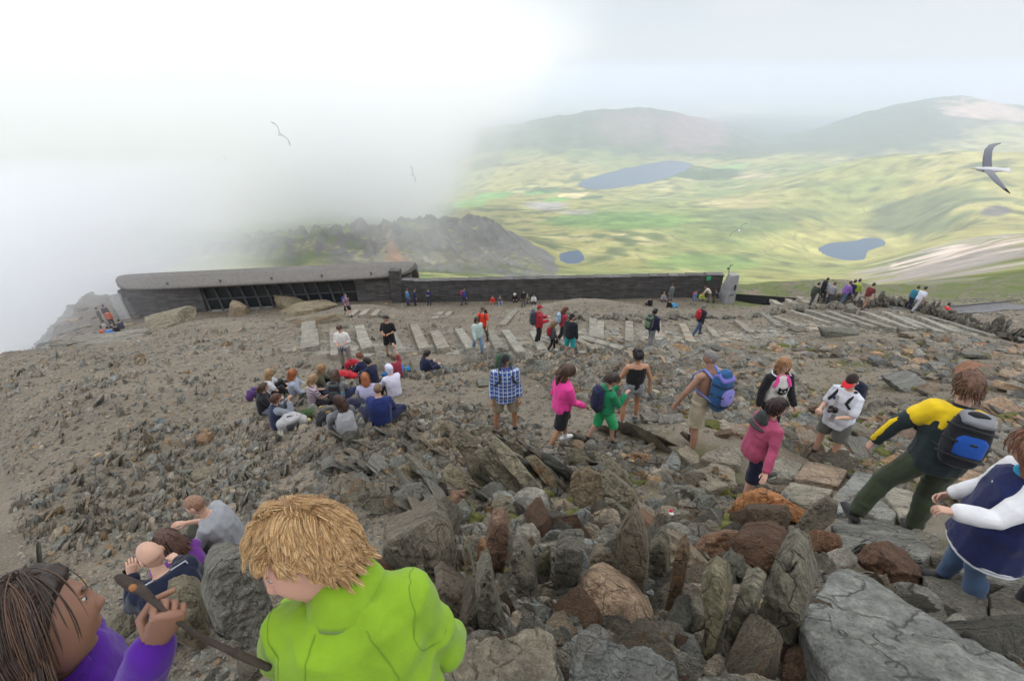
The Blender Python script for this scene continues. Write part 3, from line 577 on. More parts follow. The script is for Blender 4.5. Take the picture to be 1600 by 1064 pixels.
def traced_rock(label, pts, mode='up', mat=None, thick=0.10, seed=0, lift=0.1, lean=0.0, color=None, lvl=5, name='rock', group=None, cat='rock', D=None, rough=0.035, strata=0.03, flat=9.0, base=0.3):
    """one stone from its outline (bearing, dip): 'up' stands on the ground, 'flat' lies along it"""
    pts = np.array(pts, float); c = pts.mean(0)
    if mode == 'flat':
        G = np.array([ground_hit(u, v, lift) for u, v in pts]) + (0, 0, lift)
        ctr = G.mean(0); nrm = np.linalg.svd(G - ctr)[2][2]
        if nrm[2] < 0: nrm = -nrm
        if nrm[2] < .75: nrm = nrm * 1.0 + np.array([0, 0, .6]); nrm /= np.linalg.norm(nrm)
    else:
        b = pts[pts[:, 1].argmax()]; g = ground_hit(b[0], b[1], 0.0) if D is None else pt(b[0], b[1], D)
        rx = ray(*c); az = math.atan2(rx[0], rx[1])
        nrm = np.array([-math.sin(az) * math.cos(lean), -math.cos(az) * math.cos(lean), math.sin(lean)]); ctr = g + 0
    Q = []
    for u, v in pts:
        r = ray(u, v); Q.append(r * (ctr.dot(nrm) / r.dot(nrm)))
    Q = np.array(Q); ctr = Q.mean(0)
    ex = np.cross(nrm, [0, 0, 1.0]) if mode != 'flat' else np.cross([0, 1.0, 0], nrm); ex /= np.linalg.norm(ex); ey = np.cross(nrm, ex)
    q = np.stack([(Q - ctr) @ ex, (Q - ctr) @ ey], 1)
    if mode != 'flat':      # let the foot run into the ground
        upv = np.sign(ey[2]); k = q[:, 1] * upv < q[:, 1].min() * .0 - 0 ; m = (q[:, 1] * upv).min()
        q[:, 1] += np.where(q[:, 1] * upv < m * .55, -upv * base * .5 * abs(m), 0)
    V, F = ico(lvl); th = np.arctan2(V[:, 2], V[:, 0]); rho = np.hypot(V[:, 0], V[:, 2])
    # polygon radius by angle
    n = len(q); R_ = np.zeros(len(V)); dx, dy = np.cos(th), np.sin(th)
    for i in range(n):
        a, b = q[i], q[(i + 1) % n]; e = b - a; den = dx * e[1] - dy * e[0]
        t = (a[0] * e[1] - a[1] * e[0]) / np.where(np.abs(den) < 1e-9, 1e-9, den); s = (a[0] * dy - a[1] * dx) / np.where(np.abs(den) < 1e-9, 1e-9, den)
        R_ = np.where((t > 0) & (s >= -1e-6) & (s <= 1 + 1e-6) & (t > R_), t, R_)
    R_ = np.where(R_ <= 0, np.abs(q).mean(), R_)
    m = (rho ** flat + np.abs(V[:, 1]) ** flat) ** (1 / flat)
    g = rho / m; h = V[:, 1] / m
    S = float(np.abs(q).max())
    loc = np.stack([dx * R_ * g, h * thick / 2, dy * R_ * g], 1)
    s3 = np.array([1 / S, .6 / S, 1 / S]) * 2.2
    nn = fbm(loc * s3 + seed * 3.1, 5, seed); nf = fbm(loc * s3 * 4 + seed, 3, seed + 2)
    edge = 1 + rough * 1.6 * nn + rough * .7 * nf
    loc[:, 0] *= edge; loc[:, 2] *= edge
    loc[:, 1] += (nn * .9 + nf * .25) * min(thick, S) * .28 * np.sign(h) + (np.clip(fbm(loc * s3 * np.array([.6, 1, .6]) + 9, 2, seed + 5), 0, 1) > .12) * thick * .06 * np.sign(h)
    if strata and mode != 'flat':
        k = loc[:, 1] / thick * 5; loc[:, [0, 2]] *= (1 + strata * vnoise(np.stack([np.floor(k), k * 0 + seed, k * 0], -1) * 1.7, seed))[:, None]
    rq = np.random.RandomState(seed + 77); ref = np.array([np.abs(loc[:, 0]).max(), thick / 2, np.abs(loc[:, 2]).max()])
    for _ in range(9 if mode != 'flat' else 3):      # broken facets
        nn_ = rq.normal(size=3) * (1, 1.1 if mode != 'flat' else .35, 1); nn_ /= np.linalg.norm(nn_); L0 = loc / ref; dpt = L0 @ nn_; hh_ = dpt.max() * rq.uniform(.74, .93) if abs(nn_[1]) > .45 else dpt.max() * rq.uniform(.88, .97); L0 = L0 - np.clip(dpt - hh_, 0, None)[:, None] * nn_ * .94; loc = L0 * ref
    P = ctr[None] + loc[:, :1] * ex + loc[:, 2:] * ey - nrm[None] * (loc[:, 1:2] + thick / 2)
    org = P.mean(0); S2 = np.abs(P - org).max()
    # object space about one unit wide so the stone's grain keeps its scale
    W = np.stack([(P - org) @ ex, (P - org) @ nrm, (P - org) @ ey], 1) / S2
    me = npmesh('rock', W, F, [mat or M_ROCK], True, attr={'tint': np.ones((len(P), 3))})
    o = bpy.data.objects.new(name, me); COL.objects.link(o)
    Mx = Matrix(((ex[0], nrm[0], ey[0]), (ex[1], nrm[1], ey[1]), (ex[2], nrm[2], ey[2])))
    if Mx.determinant() < 0: pass
    o.matrix_world = Matrix.Translation(Vector(org)) @ Mx.to_4x4() @ Matrix.Scale(S2, 4)
    o.color = tuple(np.array(color[:3]) * 1.15) + (1,) if color else tintc(lo=.8, hi=1.2)
    return tag(o, label, cat, group)
T = traced_rock
G_ = lambda k, w=1.0: (k * w, k, k * (2 - w), 1)
# slabs underfoot at the bottom of the view
T('pale speckled slab with an orange stain, at the bottom edge beside the lime jacket', [(690, 1006), (760, 995), (838, 981), (868, 992), (874, 1030), (878, 1140), (665, 1140), (676, 1064)], 'flat', M_STEP, .26, 1, .42, color=(1.0, .95, .85, 1), lvl=6)
T('blue-grey slab with a wavy upper edge, at the bottom edge below the tan boulder', [(892, 1020), (905, 998), (925, 988), (980, 1012), (1000, 1004), (1030, 1012), (1056, 1022), (1072, 1060), (1085, 1140), (880, 1140)], 'flat', M_SLAB, .3, 2, .38, color=(.86, .92, .95, 1), lvl=6)
T('large tan boulder with orange cracks, above the blue-grey slab', [(905, 915), (915, 903), (935, 903), (985, 928), (1005, 955), (1024, 985), (1020, 1004), (1008, 1020), (960, 1012), (900, 980), (884, 962), (884, 945)], 'up', M_TAN, .38, 3, lean=R(38), lvl=6, flat=3.5, rough=.02, strata=0, color=(1.02, .99, .96, 1))
T('small brown stone wedged between the speckled slab and the tan boulder', [(850, 988), (862, 972), (880, 966), (902, 985), (915, 1004), (890, 1024), (866, 1016)], 'up', M_ROCK, .2, 4, lean=R(40), color=(1.25, 1.1, .95, 1), flat=3)
T('big dark grey block above the boy\'s right shoulder', [(597, 868), (603, 846), (640, 832), (688, 806), (708, 822), (716, 860), (712, 915), (700, 932), (650, 915), (600, 895)], 'up', M_ROCK, .5, 5, lean=R(30), color=(.82, .78, .72, 1), lvl=6)
T('dark brown block beside the sleeve of the lime jacket', [(680, 925), (692, 915), (735, 938), (742, 955), (720, 1000), (690, 1000), (688, 950)], 'up', M_ROCK, .3, 6, lean=R(30), color=(.75, .66, .58, 1))
T('short brown stone left of the tall slate blade', [(718, 985), (738, 952), (748, 955), (750, 1000), (716, 1004)], 'up', M_ROCK, .2, 7, color=(.8, .74, .65, 1))
T('tall grey slate blade standing above the speckled slab', [(762, 887), (768, 905), (775, 940), (790, 998), (752, 1004), (743, 950), (745, 921)], 'up', M_ROCK, .14, 8, color=(1.05, 1.08, 1.02, 1))
T('thin pale slate blade left of the orange stone', [(724, 850), (732, 862), (748, 920), (744, 945), (730, 900), (722, 870)], 'up', M_ROCK, .10, 9, color=(1.25, 1.22, 1.1, 1))
T('small orange lichen-covered stone among the slate blades', [(744, 866), (752, 855), (772, 872), (783, 884), (777, 900), (763, 910), (748, 890)], 'up', M_TAN, .16, 10, lean=R(20), color=(.75, .55, .36, 1), flat=3)
T('reddish pointed slab behind the orange stone', [(770, 816), (788, 812), (796, 838), (790, 880), (781, 915), (770, 890), (760, 855)], 'up', M_ROCK, .12, 11, color=(1.25, .85, .72, 1))
T('broad grey block with a chipped face, middle of the slate pile', [(800, 862), (812, 858), (830, 880), (842, 930), (844, 950), (826, 956), (800, 942), (793, 900)], 'up', M_ROCK, .2, 12, lean=R(15), color=(.95, .94, .92, 1))
T('narrow mossy blade between two grey blocks', [(846, 872), (858, 866), (862, 890), (850, 932), (841, 920), (840, 890)], 'up', M_ROCK, .08, 13, color=(.9, .95, .75, 1))
T('square dark slate standing on edge', [(869, 866), (882, 857), (913, 862), (907, 900), (890, 940), (862, 948), (864, 905)], 'up', M_ROCK, .14, 14, color=(.72, .74, .74, 1))
T('grey stone with rust streaks just above the tan boulder', [(917, 890), (928, 868), (952, 862), (975, 888), (972, 915), (945, 918), (922, 905)], 'up', M_ROCK, .2, 15, lean=R(25), color=(1.1, 1.02, .88, 1))
T('tall spindle-shaped slate with rusty patches, right of the tan boulder', [(962, 845), (978, 824), (988, 812), (1002, 842), (1010, 880), (1005, 925), (1000, 952), (985, 930), (972, 900), (960, 870)], 'up', M_ROCK, .16, 16, color=(1.0, .9, .8, 1), rough=.02, lvl=6)
T('rectangular grey slate standing right of the spindle-shaped one', [(1014, 858), (1030, 850), (1041, 864), (1042, 905), (1034, 932), (1009, 930)], 'up', M_ROCK, .14, 17, color=(.9, .88, .8, 1))
T('thin rusty splinter of slate standing on its point', [(1056, 862), (1068, 850), (1074, 872), (1064, 935), (1046, 982), (1039, 955), (1048, 900)], 'up', M_RUST, .08, 18, color=(1.1, 1.1, 1.0, 1))
T('long slanting slab with a white end and rusty face', [(1030, 842), (1048, 832), (1070, 848), (1136, 910), (1128, 925), (1090, 900), (1050, 880)], 'up', M_ROCK, .2, 19, lean=R(40), color=(1.45, 1.3, 1.15, 1))
T('knobbly olive-grey slate standing right of the rounded stone', [(1090, 915), (1108, 898), (1128, 912), (1134, 950), (1122, 1000), (1108, 1042), (1092, 1045), (1100, 980)], 'up', M_ROCK, .14, 20, color=(1.05, 1.03, .8, 1))
T('long leaning grey slate left of the tallest pointed one', [(1152, 926), (1170, 918), (1188, 928), (1172, 985), (1146, 1048), (1122, 1048), (1134, 980)], 'up', M_ROCK, .16, 21, color=(1.0, 1.02, .92, 1))
T('tallest pointed grey slate of the pile, left of the big blue-grey slab', [(1192, 925), (1206, 880), (1218, 858), (1232, 852), (1250, 872), (1261, 930), (1248, 990), (1232, 1050), (1200, 1050), (1186, 985)], 'up', M_ROCK, .2, 22, lvl=6, color=(.98, 1.0, .95, 1))
T('rounded pale grey stone with a flat top, low in the slate pile', [(1052, 968), (1062, 950), (1082, 943), (1112, 962), (1112, 982), (1085, 1000), (1055, 1012)], 'up', M_ROCK, .28, 23, lean=R(35), color=(1.15, 1.16, 1.08, 1), flat=3)
T('dark red wedge below the tallest pointed slate', [(1152, 1046), (1180, 1010), (1215, 996), (1234, 998), (1228, 1034), (1190, 1052)], 'up', M_ROCK, .2, 24, lean=R(40), color=(.95, .62, .55, 1))
T('flat grey stone cut off by the bottom edge under the dark red wedge', [(1085, 1050), (1105, 1042), (1155, 1052), (1240, 1066), (1250, 1130), (1070, 1130)], 'flat', M_SLAB, .2, 25, .2, color=(.95, .97, .92, 1))
T('brown and orange slab end under the edge of the big slab', [(1225, 1020), (1250, 1012), (1300, 1064), (1310, 1130), (1220, 1130)], 'up', M_RUST, .3, 26, lean=R(35), color=(.8, .75, .7, 1))
T('huge flat blue-grey slab in the bottom right corner', [(1248, 980), (1254, 948), (1275, 925), (1310, 876), (1332, 873), (1380, 905), (1448, 950), (1520, 985), (1610, 1030), (1720, 1150), (1500, 1180), (1345, 1150), (1290, 1050), (1262, 1005)], 'flat', M_SLAB, .24, 27, .32, color=(.92, .98, 1.0, 1), lvl=6, rough=.012)
T('rounded rusty boulder against the huge blue-grey slab', [(1335, 872), (1352, 852), (1385, 848), (1412, 862), (1436, 890), (1448, 935), (1430, 935), (1380, 905), (1345, 885)], 'up', M_RUST, .32, 28, lean=R(35), flat=3, color=(.85, .75, .72, 1))
T('orange lichen boulder under the hand of the bending teenager', [(1138, 795), (1160, 770), (1190, 760), (1212, 768), (1250, 790), (1275, 808), (1262, 822), (1200, 806), (1150, 812)], 'up', M_TAN, .35, 29, lean=R(42), color=(.95, .58, .32, 1), flat=4)
T('dark brown wedge tucked under the orange boulder', [(1150, 806), (1168, 794), (1225, 796), (1236, 812), (1228, 832), (1190, 820)], 'up', M_ROCK, .2, 30, lean=R(25), color=(.55, .42, .34, 1))
T('pale veined rock leaning at the end of the orange boulder', [(1238, 828), (1262, 795), (1290, 779), (1308, 790), (1304, 815), (1284, 832), (1258, 842)], 'up', M_STEP, .2, 31, lean=R(25), color=(.75, .7, .62, 1))
T('broad rusty slab with a cracked edge, right of the small red-topped litter', [(1080, 858), (1096, 838), (1130, 829), (1168, 832), (1166, 848), (1136, 862), (1130, 890), (1112, 885)], 'up', M_RUST, .25, 32, lean=R(42), color=(1.3, 1.2, 1.1, 1))
T('big dark brown block behind the tallest pointed slate', [(1140, 858), (1150, 846), (1190, 842), (1222, 856), (1215, 890), (1188, 922), (1168, 918), (1148, 890)], 'up', M_RUST, .3, 33, lean=R(15), color=(.6, .5, .42, 1))
T('thin red-brown slab lying on the dark brown block', [(1205, 852), (1210, 842), (1266, 838), (1270, 852), (1240, 860)], 'flat', M_RUST, .07, 34, .22, color=(1.2, 1.05, 1.0, 1))
T('orange and grey slab next to the rounded rusty boulder', [(1256, 838), (1270, 826), (1308, 834), (1322, 856), (1318, 872), (1272, 868)], 'up', M_RUST, .25, 35, lean=R(40), color=(1.15, .95, .8, 1))
T('rounded dark grey stone in a hollow behind the olive-grey slate', [(1120, 890), (1135, 878), (1155, 885), (1168, 905), (1160, 922), (1135, 915)], 'up', M_ROCK, .2, 36, flat=3, color=(.85, .9, .88, 1))
T('white-topped pale stone by the moss left of the rusty slab', [(1036, 824), (1048, 806), (1064, 800), (1078, 806), (1070, 820), (1045, 830)], 'up', M_STEP, .2, 37, lean=R(30), color=(.85, .83, .75, 1))
T('wedge of rusty rock behind the spindle-shaped slate', [(992, 812), (1000, 806), (1028, 828), (1024, 845), (1010, 850), (998, 835)], 'up', M_RUST, .18, 38, lean=R(20), color=(1.35, 1.2, 1.1, 1))
T('grey boulder with an orange blotch left of the boy\'s face', [(326, 960), (330, 905), (345, 886), (385, 872), (405, 880), (418, 915), (434, 960), (428, 1005), (395, 1012), (345, 1008)], 'up', M_SLAB, .45, 39, lean=R(22), lvl=6, color=(.95, .95, .85, 1), flat=4)
T('rough lichened boulder behind the girl\'s raised fist', [(265, 968), (272, 925), (300, 915), (326, 925), (330, 985), (322, 1020), (280, 1015)], 'up', M_ROCK, .35, 40, lean=R(22), color=(1.0, .97, .82, 1), flat=4)
T('brown and green lichened rock beneath the seated navy man', [(298, 912), (312, 895), (342, 893), (338, 915), (324, 940), (300, 925)], 'up', M_RUST, .25, 41, lean=R(20), color=(.9, .85, .6, 1), flat=3)
T('rounded grey stones below the seated bald man in navy', [(165, 985), (185, 960), (210, 955), (214, 990), (190, 1015), (160, 1020)], 'up', M_ROCK, .3, 42, lean=R(30), color=(1.05, 1.05, .95, 1), flat=3)
T('low grey boulder between the girl and the lichened rocks', [(150, 1010), (185, 1000), (212, 1012), (200, 1050), (160, 1064)], 'up', M_ROCK, .3, 43, lean=R(35), color=(.9, .92, .85, 1), flat=3)
T('long flat slab the man in the grey t-shirt sits on', [(300, 892), (318, 874), (350, 862), (385, 848), (412, 822), (420, 828), (396, 858), (372, 880), (330, 900)], 'flat', M_ROCK, .16, 44, .18, color=(1.05, 1.0, .88, 1))
T('second flat slab lying in front of the seat slab', [(352, 888), (380, 868), (400, 850), (415, 845), (412, 866), (385, 884), (360, 896)], 'flat', M_ROCK, .12, 45, .1, color=(1.1, 1.08, .95, 1))
T('small dark stone low beside the boy\'s left elbow', [(376, 1040), (400, 1030), (420, 1045), (415, 1075), (380, 1080)], 'up', M_ROCK, .2, 46, lean=R(30), flat=3, color=(.9, .88, .8, 1))
# tilted slabs of the outcrop
DS = [('longest tilted slab of the outcrop, running down from the plaid-shirted man', [(750, 680), (764, 674), (800, 705), (868, 778), (872, 790), (852, 788), (790, 730)], (1.0, .98, .86, 1)),
      ('second long tilted slab, left of the dark cleft', [(742, 706), (756, 702), (800, 745), (828, 770), (824, 782), (800, 770), (752, 724)], (.95, .93, .8, 1)),
      ('dark upper slab of the outcrop at its left top corner', [(698, 682), (718, 670), (742, 682), (748, 704), (770, 745), (778, 770), (752, 760), (722, 712)], (.72, .68, .58, 1)),
      ('short tilted slab above the row of rounded stones', [(690, 738), (702, 724), (730, 742), (766, 768), (758, 778), (720, 764), (694, 752)], (1.05, 1.0, .85, 1)),
      ('long rough slab just above the boy\'s hair', [(516, 750), (530, 738), (575, 752), (628, 784), (618, 800), (585, 792), (540, 778), (518, 764)], (.82, .82, .78, 1)),
      ('square tilted slab with a flat face, left of the mossy cleft', [(614, 736), (640, 722), (664, 740), (650, 752), (628, 756)], (1.2, 1.1, .92, 1)),
      ('broad tilted slab with parallel cracks, right of the brown column of rock', [(936, 742), (950, 734), (985, 762), (1004, 786), (996, 810), (965, 790), (942, 768)], (1.05, 1.03, .9, 1)),
      ('lower tilted slab ending in a point beneath the cracked one', [(944, 780), (958, 782), (992, 810), (988, 830), (965, 822), (948, 800)], (1.0, 1.0, .9, 1)),
      ('long thin slab below the boy in green', [(928, 710), (942, 704), (975, 735), (1002, 770), (996, 778), (960, 748)], (.95, .94, .82, 1)),
      ('brown column of layered rock in the middle of the outcrop', [(892, 742), (908, 730), (938, 740), (944, 775), (930, 802), (904, 798), (890, 770)], (.85, .72, .56, 1)),
      ('dark leaning slab under the feet of the woman in the pink jacket', [(880, 698), (905, 702), (925, 720), (915, 735), (890, 722)], (.8, .78, .68, 1)),
      ('narrow dark slab at the edge of the deep cleft', [(790, 688), (805, 690), (828, 712), (822, 722), (800, 708)], (.7, .65, .55, 1)),
      ('slab leaning across the moss right of the longest slab', [(820, 716), (836, 712), (862, 738), (880, 762), (870, 770), (846, 750)], (.95, .88, .72, 1))]
for k, (lb, pg, cl) in enumerate(DS): T(lb, pg, 'up', M_ROCK, .16, 60 + k, lean=R(38), color=cl, rough=.045, strata=.02, base=.5)
for k, (lb, pg, mt, cl) in enumerate([
        ('grey and orange domed stone at the top of the outcrop', [(672, 672), (685, 656), (708, 658), (716, 670), (700, 684), (680, 686)], M_ROCK, (1.25, 1.2, 1.1, 1)),
        ('pale orange flat rock lying above the mossy cleft', [(645, 698), (672, 686), (700, 684), (714, 702), (695, 708), (655, 710)], M_STEP, (.8, .68, .52, 1)),
        ('pale stone at the feet of the plaid-shirted man', [(735, 672), (752, 662), (772, 672), (764, 684), (742, 682)], M_STEP, (.75, .74, .66, 1)),
        ('rounded grey stone, leftmost of the row above the big dark block', [(614, 775), (632, 760), (660, 755), (676, 775), (660, 800), (630, 800)], M_SLAB, (1.0, 1.0, .95, 1)),
        ('rust-red stone standing in the row above the big dark block', [(694, 800), (706, 770), (728, 768), (728, 790), (708, 808)], M_ROCK, (1.3, .85, .7, 1)),
        ('blue-grey stone right of the rust-red one in the row', [(700, 808), (726, 782), (738, 800), (728, 822), (706, 826)], M_ROCK, (.95, 1.08, 1.1, 1)),
        ('ribbed grey stone in the middle of the slate pile\'s upper row', [(766, 790), (780, 775), (800, 784), (812, 800), (804, 818), (775, 812)], M_ROCK, (1.15, 1.15, 1.05, 1)),
        ('smooth rounded stone in front of the upper row of slates', [(804, 815), (822, 806), (836, 808), (834, 822), (815, 832)], M_ROCK, (1.2, 1.25, 1.2, 1)),
        ('flat-topped grey stone right of the moss, upper of two', [(1036, 770), (1050, 758), (1102, 764), (1106, 778), (1080, 784), (1040, 780)], M_SLAB, (1.15, 1.15, 1.02, 1)),
        ('flat-topped grey stone right of the moss, lower of two', [(1080, 786), (1090, 774), (1116, 774), (1122, 788), (1104, 800), (1084, 796)], M_SLAB, (1.1, 1.15, 1.08, 1)),
        ('small pale lump of stone beside the moss', [(1070, 795), (1078, 786), (1087, 790), (1085, 804), (1074, 804)], M_STEP, (.85, .85, .78, 1)),
        ('pale flat stone in front of the bare-backed man, with moss at its side', [(1020, 742), (1034, 733), (1052, 735), (1060, 746), (1040, 753), (1024, 750)], M_SLAB, (1.3, 1.2, 1.0, 1)),
        ('orange-brown flat stone below the woman in the black vest', [(976, 712), (990, 706), (1016, 710), (1018, 718), (1000, 726), (982, 720)], M_TAN, (.75, .62, .5, 1)),
        ('dark stone beside the pale path slabs', [(1062, 745), (1075, 738), (1095, 744), (1100, 760), (1080, 764), (1064, 756)], M_ROCK, (.75, .72, .66, 1))]):
    T(lb, pg, 'up', mt, .25, 90 + k, lean=R(38), color=cl, flat=3.5)
# stepping slabs of the trodden way on the right
for k, (lb, pg, cl) in enumerate([
        ('tan slab under the trailing foot of the bending teenager', [(1078, 745), (1092, 732), (1112, 722), (1150, 730), (1152, 758), (1112, 764)], (1.25, 1.12, .92, 1)),
        ('pale slab by the boots of the bare-backed man', [(1056, 702), (1072, 694), (1092, 706), (1094, 720), (1078, 722)], (1.4, 1.25, 1.0, 1)),
        ('broad slab between the bare-backed man and the teenager', [(1092, 716), (1105, 704), (1135, 694), (1164, 698), (1158, 726), (1112, 720)], (1.25, 1.15, .98, 1)),
        ('blue-grey pointed slab left of the bare-backed man', [(1040, 724), (1052, 702), (1064, 720), (1062, 732)], (.95, 1.02, 1.05, 1)),
        ('pale slab between the teenager and the orange slab', [(1196, 722), (1202, 710), (1256, 722), (1244, 748), (1206, 742)], (1.2, 1.14, 1.0, 1)),
        ('orange slab in front of the man in the white t-shirt', [(1240, 746), (1262, 716), (1324, 734), (1312, 756)], (1.35, 1.05, .82, 1)),
        ('pale slab just below the orange one', [(1218, 770), (1238, 751), (1302, 763), (1288, 786), (1250, 784)], (1.3, 1.22, 1.05, 1)),
        ('blue-grey slab between the white t-shirt and the green trousers', [(1290, 788), (1342, 729), (1385, 748), (1376, 768), (1346, 794), (1312, 800)], (.92, .98, 1.0, 1)),
        ('long grey slab under the yellow-jacketed hiker', [(1298, 818), (1312, 808), (1362, 810), (1424, 824), (1460, 858), (1440, 872), (1350, 848), (1320, 862)], (1.0, 1.02, 1.0, 1)),
        ('grey slab behind the heel of the yellow-jacketed hiker', [(1344, 790), (1352, 780), (1378, 775), (1400, 800), (1392, 812), (1352, 800)], (1.1, 1.12, 1.1, 1)),
        ('slab between the hiker and the child in the varsity jacket', [(1408, 832), (1430, 822), (1466, 836), (1482, 870), (1462, 868)], (1.2, 1.15, 1.02, 1)),
        ('wide slab beyond the shoes of the child in the varsity jacket', [(1462, 858), (1490, 848), (1540, 858), (1610, 892), (1620, 930), (1560, 912), (1484, 888)], (1.05, 1.05, 1.0, 1)),
        ('slab under the shoes of the child in the varsity jacket', [(1440, 892), (1470, 892), (1535, 925), (1545, 972), (1500, 966), (1452, 930)], (1.1, 1.05, .95, 1)),
        ('slab at the right edge under the last shoe', [(1545, 925), (1570, 918), (1640, 935), (1640, 1020), (1590, 998), (1548, 970)], (1.15, 1.08, .95, 1)),
        ('grey stone between the legs of the yellow-jacketed hiker', [(1380, 770), (1405, 756), (1432, 772), (1440, 800), (1412, 812)], (1.25, 1.2, 1.05, 1))]):
    T(lb, pg, 'flat', M_SLAB, .14, 120 + k, .12, color=cl, rough=.02, name='paving_slab', cat='slab', lvl=5)

# stones of the middle distance with a look of their own
for k, (lb, u, v, sz, rz, kd, mt, cl) in enumerate([
        ('domed grey boulder left of the building entrance', 268, 500, (1.6, 1.0, .8), .3, 'boulder', M_ROCK, (1.0, .98, .9, 1)),
        ('pointed brown boulder in front of the building windows', 372, 484, (1.1, .8, 1.0), 0, 'boulder', M_ROCK, (1.15, 1.0, .85, 1)),
        ('tall leaning boulder right of the pointed one', 450, 472, (1.3, .8, 1.1), .6, 'boulder', M_ROCK, (1.1, 1.05, .9, 1)),
        ('long low boulder below the three seated people by the windows', 480, 482, (2.3, 1.0, .75), .1, 'boulder', M_ROCK, (1.1, 1.0, .85, 1)),
        ('dark flat boulder above the leftmost stone step', 505, 500, (1.9, .8, .42), .2, 'boulder', M_ROCK, (.85, .8, .7, 1)),
        ('flat pale rock in front of the misty huddle of people', 172, 533, (2.6, 1.2, .3), .35, 'slab', M_SLAB, (1.1, 1.08, 1.0, 1)),
        ('pale tan slab lying above the man in the grey t-shirt', 322, 740, (.30, .20, .06), .4, 'slab', M_STEP, (.85, .8, .68, 1)),
        ('pinkish block on the bare earth left of the seated group', 320, 686, (.16, .14, .14), 0, 'block', M_TAN, (.8, .7, .6, 1)),
        ('brown flat slab leading up to the pinkish block', 290, 692, (.34, .14, .06), .2, 'slab', M_ROCK, (1.3, 1.1, .9, 1)),
        ('grey pointed stone below the girl in the grey hoodie', 544, 688, (.14, .07, .2), .2, 'blade', M_SLAB, (1.1, 1.1, 1.0, 1)),
        ('dark slate block beside the steps, left of two', 1246, 517, (.5, .3, .2), .2, 'block', M_ROCK, (.8, .85, .85, 1)),
        ('dark slate block beside the steps, right of two', 1308, 520, (.7, .4, .3), -.3, 'block', M_ROCK, (.75, .82, .85, 1)),
        ('round white stone on the edge of the path', 1072, 548, (.28, .2, .13), .4, 'boulder', M_STEP, (1.3, 1.3, 1.2, 1)),
        ('pale blue-grey slab on the slope above the yellow-jacketed hiker', 1420, 600, (.55, .4, .12), .2, 'slab', M_SLAB, (1.15, 1.2, 1.2, 1)),
        ('upright pale stone beside the low dry-stone wall', 1327, 487, (.28, .3, .5), .3, 'block', M_SLAB, (1.1, 1.1, 1.05, 1)),
        ('orange-red boulder at the right edge of the slope', 1530, 585, (.6, .4, .22), .2, 'boulder', M_RUST, (1.5, 1.1, .95, 1)),
        ('flat grey rock left of the plaid-shirted man', 758, 598, (.3, .26, .12), .2, 'block', M_SLAB, (1.1, 1.1, 1.0, 1))]):
    put_rock('rock', lb, None, u, v, sz, (0, 0, rz), kd, k % 6, mt, .3, 5, cl)

# ---- many stones: the biggest ones each an object, the small ones a mass
def bed(x, y): return 0.35 + 0.5 * fbm2(x, y, 6, 2, 77)           # direction of the bedding across the ground
rs = np.random.RandomState(11)
def scatter(n, sfun, D0, D1, pw=1.0, seed=0, s0=-1.25, s1=1.25):
    q = np.random.RandomState(seed); out_x, out_y = [], []
    while len(out_x) < n:
        k = n * 6; t = q.rand(k) ** pw; D = np.exp(np.log(D0) + (np.log(D1) - np.log(D0)) * t); s = q.uniform(s0, s1, k); x = s * (D + 1.0); y = D
        w = sfun(x, y); ok = q.rand(k) < w; out_x += list(x[ok]); out_y += list(y[ok])
    return np.array(out_x[:n]), np.array(out_y[:n])
# way on the right where people walk
WAY = [ground_hit(1600, 960)[:2], ground_hit(1450, 870)[:2], ground_hit(1330, 780)[:2], ground_hit(1230, 735)[:2], ground_hit(1110, 715)[:2], ground_hit(990, 672)[:2], ground_hit(880, 690)[:2], ground_hit(800, 672)[:2]]
def clearing(x, y):     # trodden or built ground stays free
    return np.clip((seg_dist(x, y, PATH) - 1.15) / .25, 0, 1) * np.maximum(np.clip((seg_dist(x, y, WAY[:5]) - .75) / .25, 0, 1), (y > 9) * 1.0)
def rubble(x, y): return clearing(x, y) * np.clip(1.3 - np.hypot((x - .6) / 2.2, (y - 2.2) / 1.6), 0, 1) * np.clip((seg_dist(x, y, WAY) - .5) / .3, 0, 1) * (x > -.9)
def outcrop(x, y):
    n = fbm2(x, y, 2.6, 4, 61); w = np.clip((n - .06) * 7, 0, 1) * np.clip((x + 5.5) / 4, .08, 1) * np.clip((15.5 - y) / 3, 0, 1) * np.clip((6 - x) / 3, 0, 1) * np.clip((y - 3.6) / 1.2, 0, 1)
    return w * np.clip((seg_dist(x, y, WAY) - .25) / .3, 0.1, 1) * clearing(x, y)
def slope_right(x, y): return np.clip((x - 2) / 3, 0, 1) * np.clip((18.5 - y) / 2, 0, 1) * np.clip((y - 3.5) / 2, 0, 1) * clearing(x, y) * np.clip((seg_dist(x, y, WAY) - .6) / .4, 0, 1) * np.clip(.45 + fbm2(x, y, 2.5, 3, 15) * 2, 0.05, 1)
def slope_left(x, y): return np.clip((-x - 2) / 4, 0, 1) * np.clip((34 - y) / 4, 0, 1) * np.clip((y - 2.5) / 2, 0, 1) * np.clip(.15 + fbm2(x, y, 3.5, 4, 25) * 3, 0.0, 1) * clearing(x, y)
def everywhere(x, y): return clearing(x, y) * np.clip((46 - y) / 2, 0, 1)
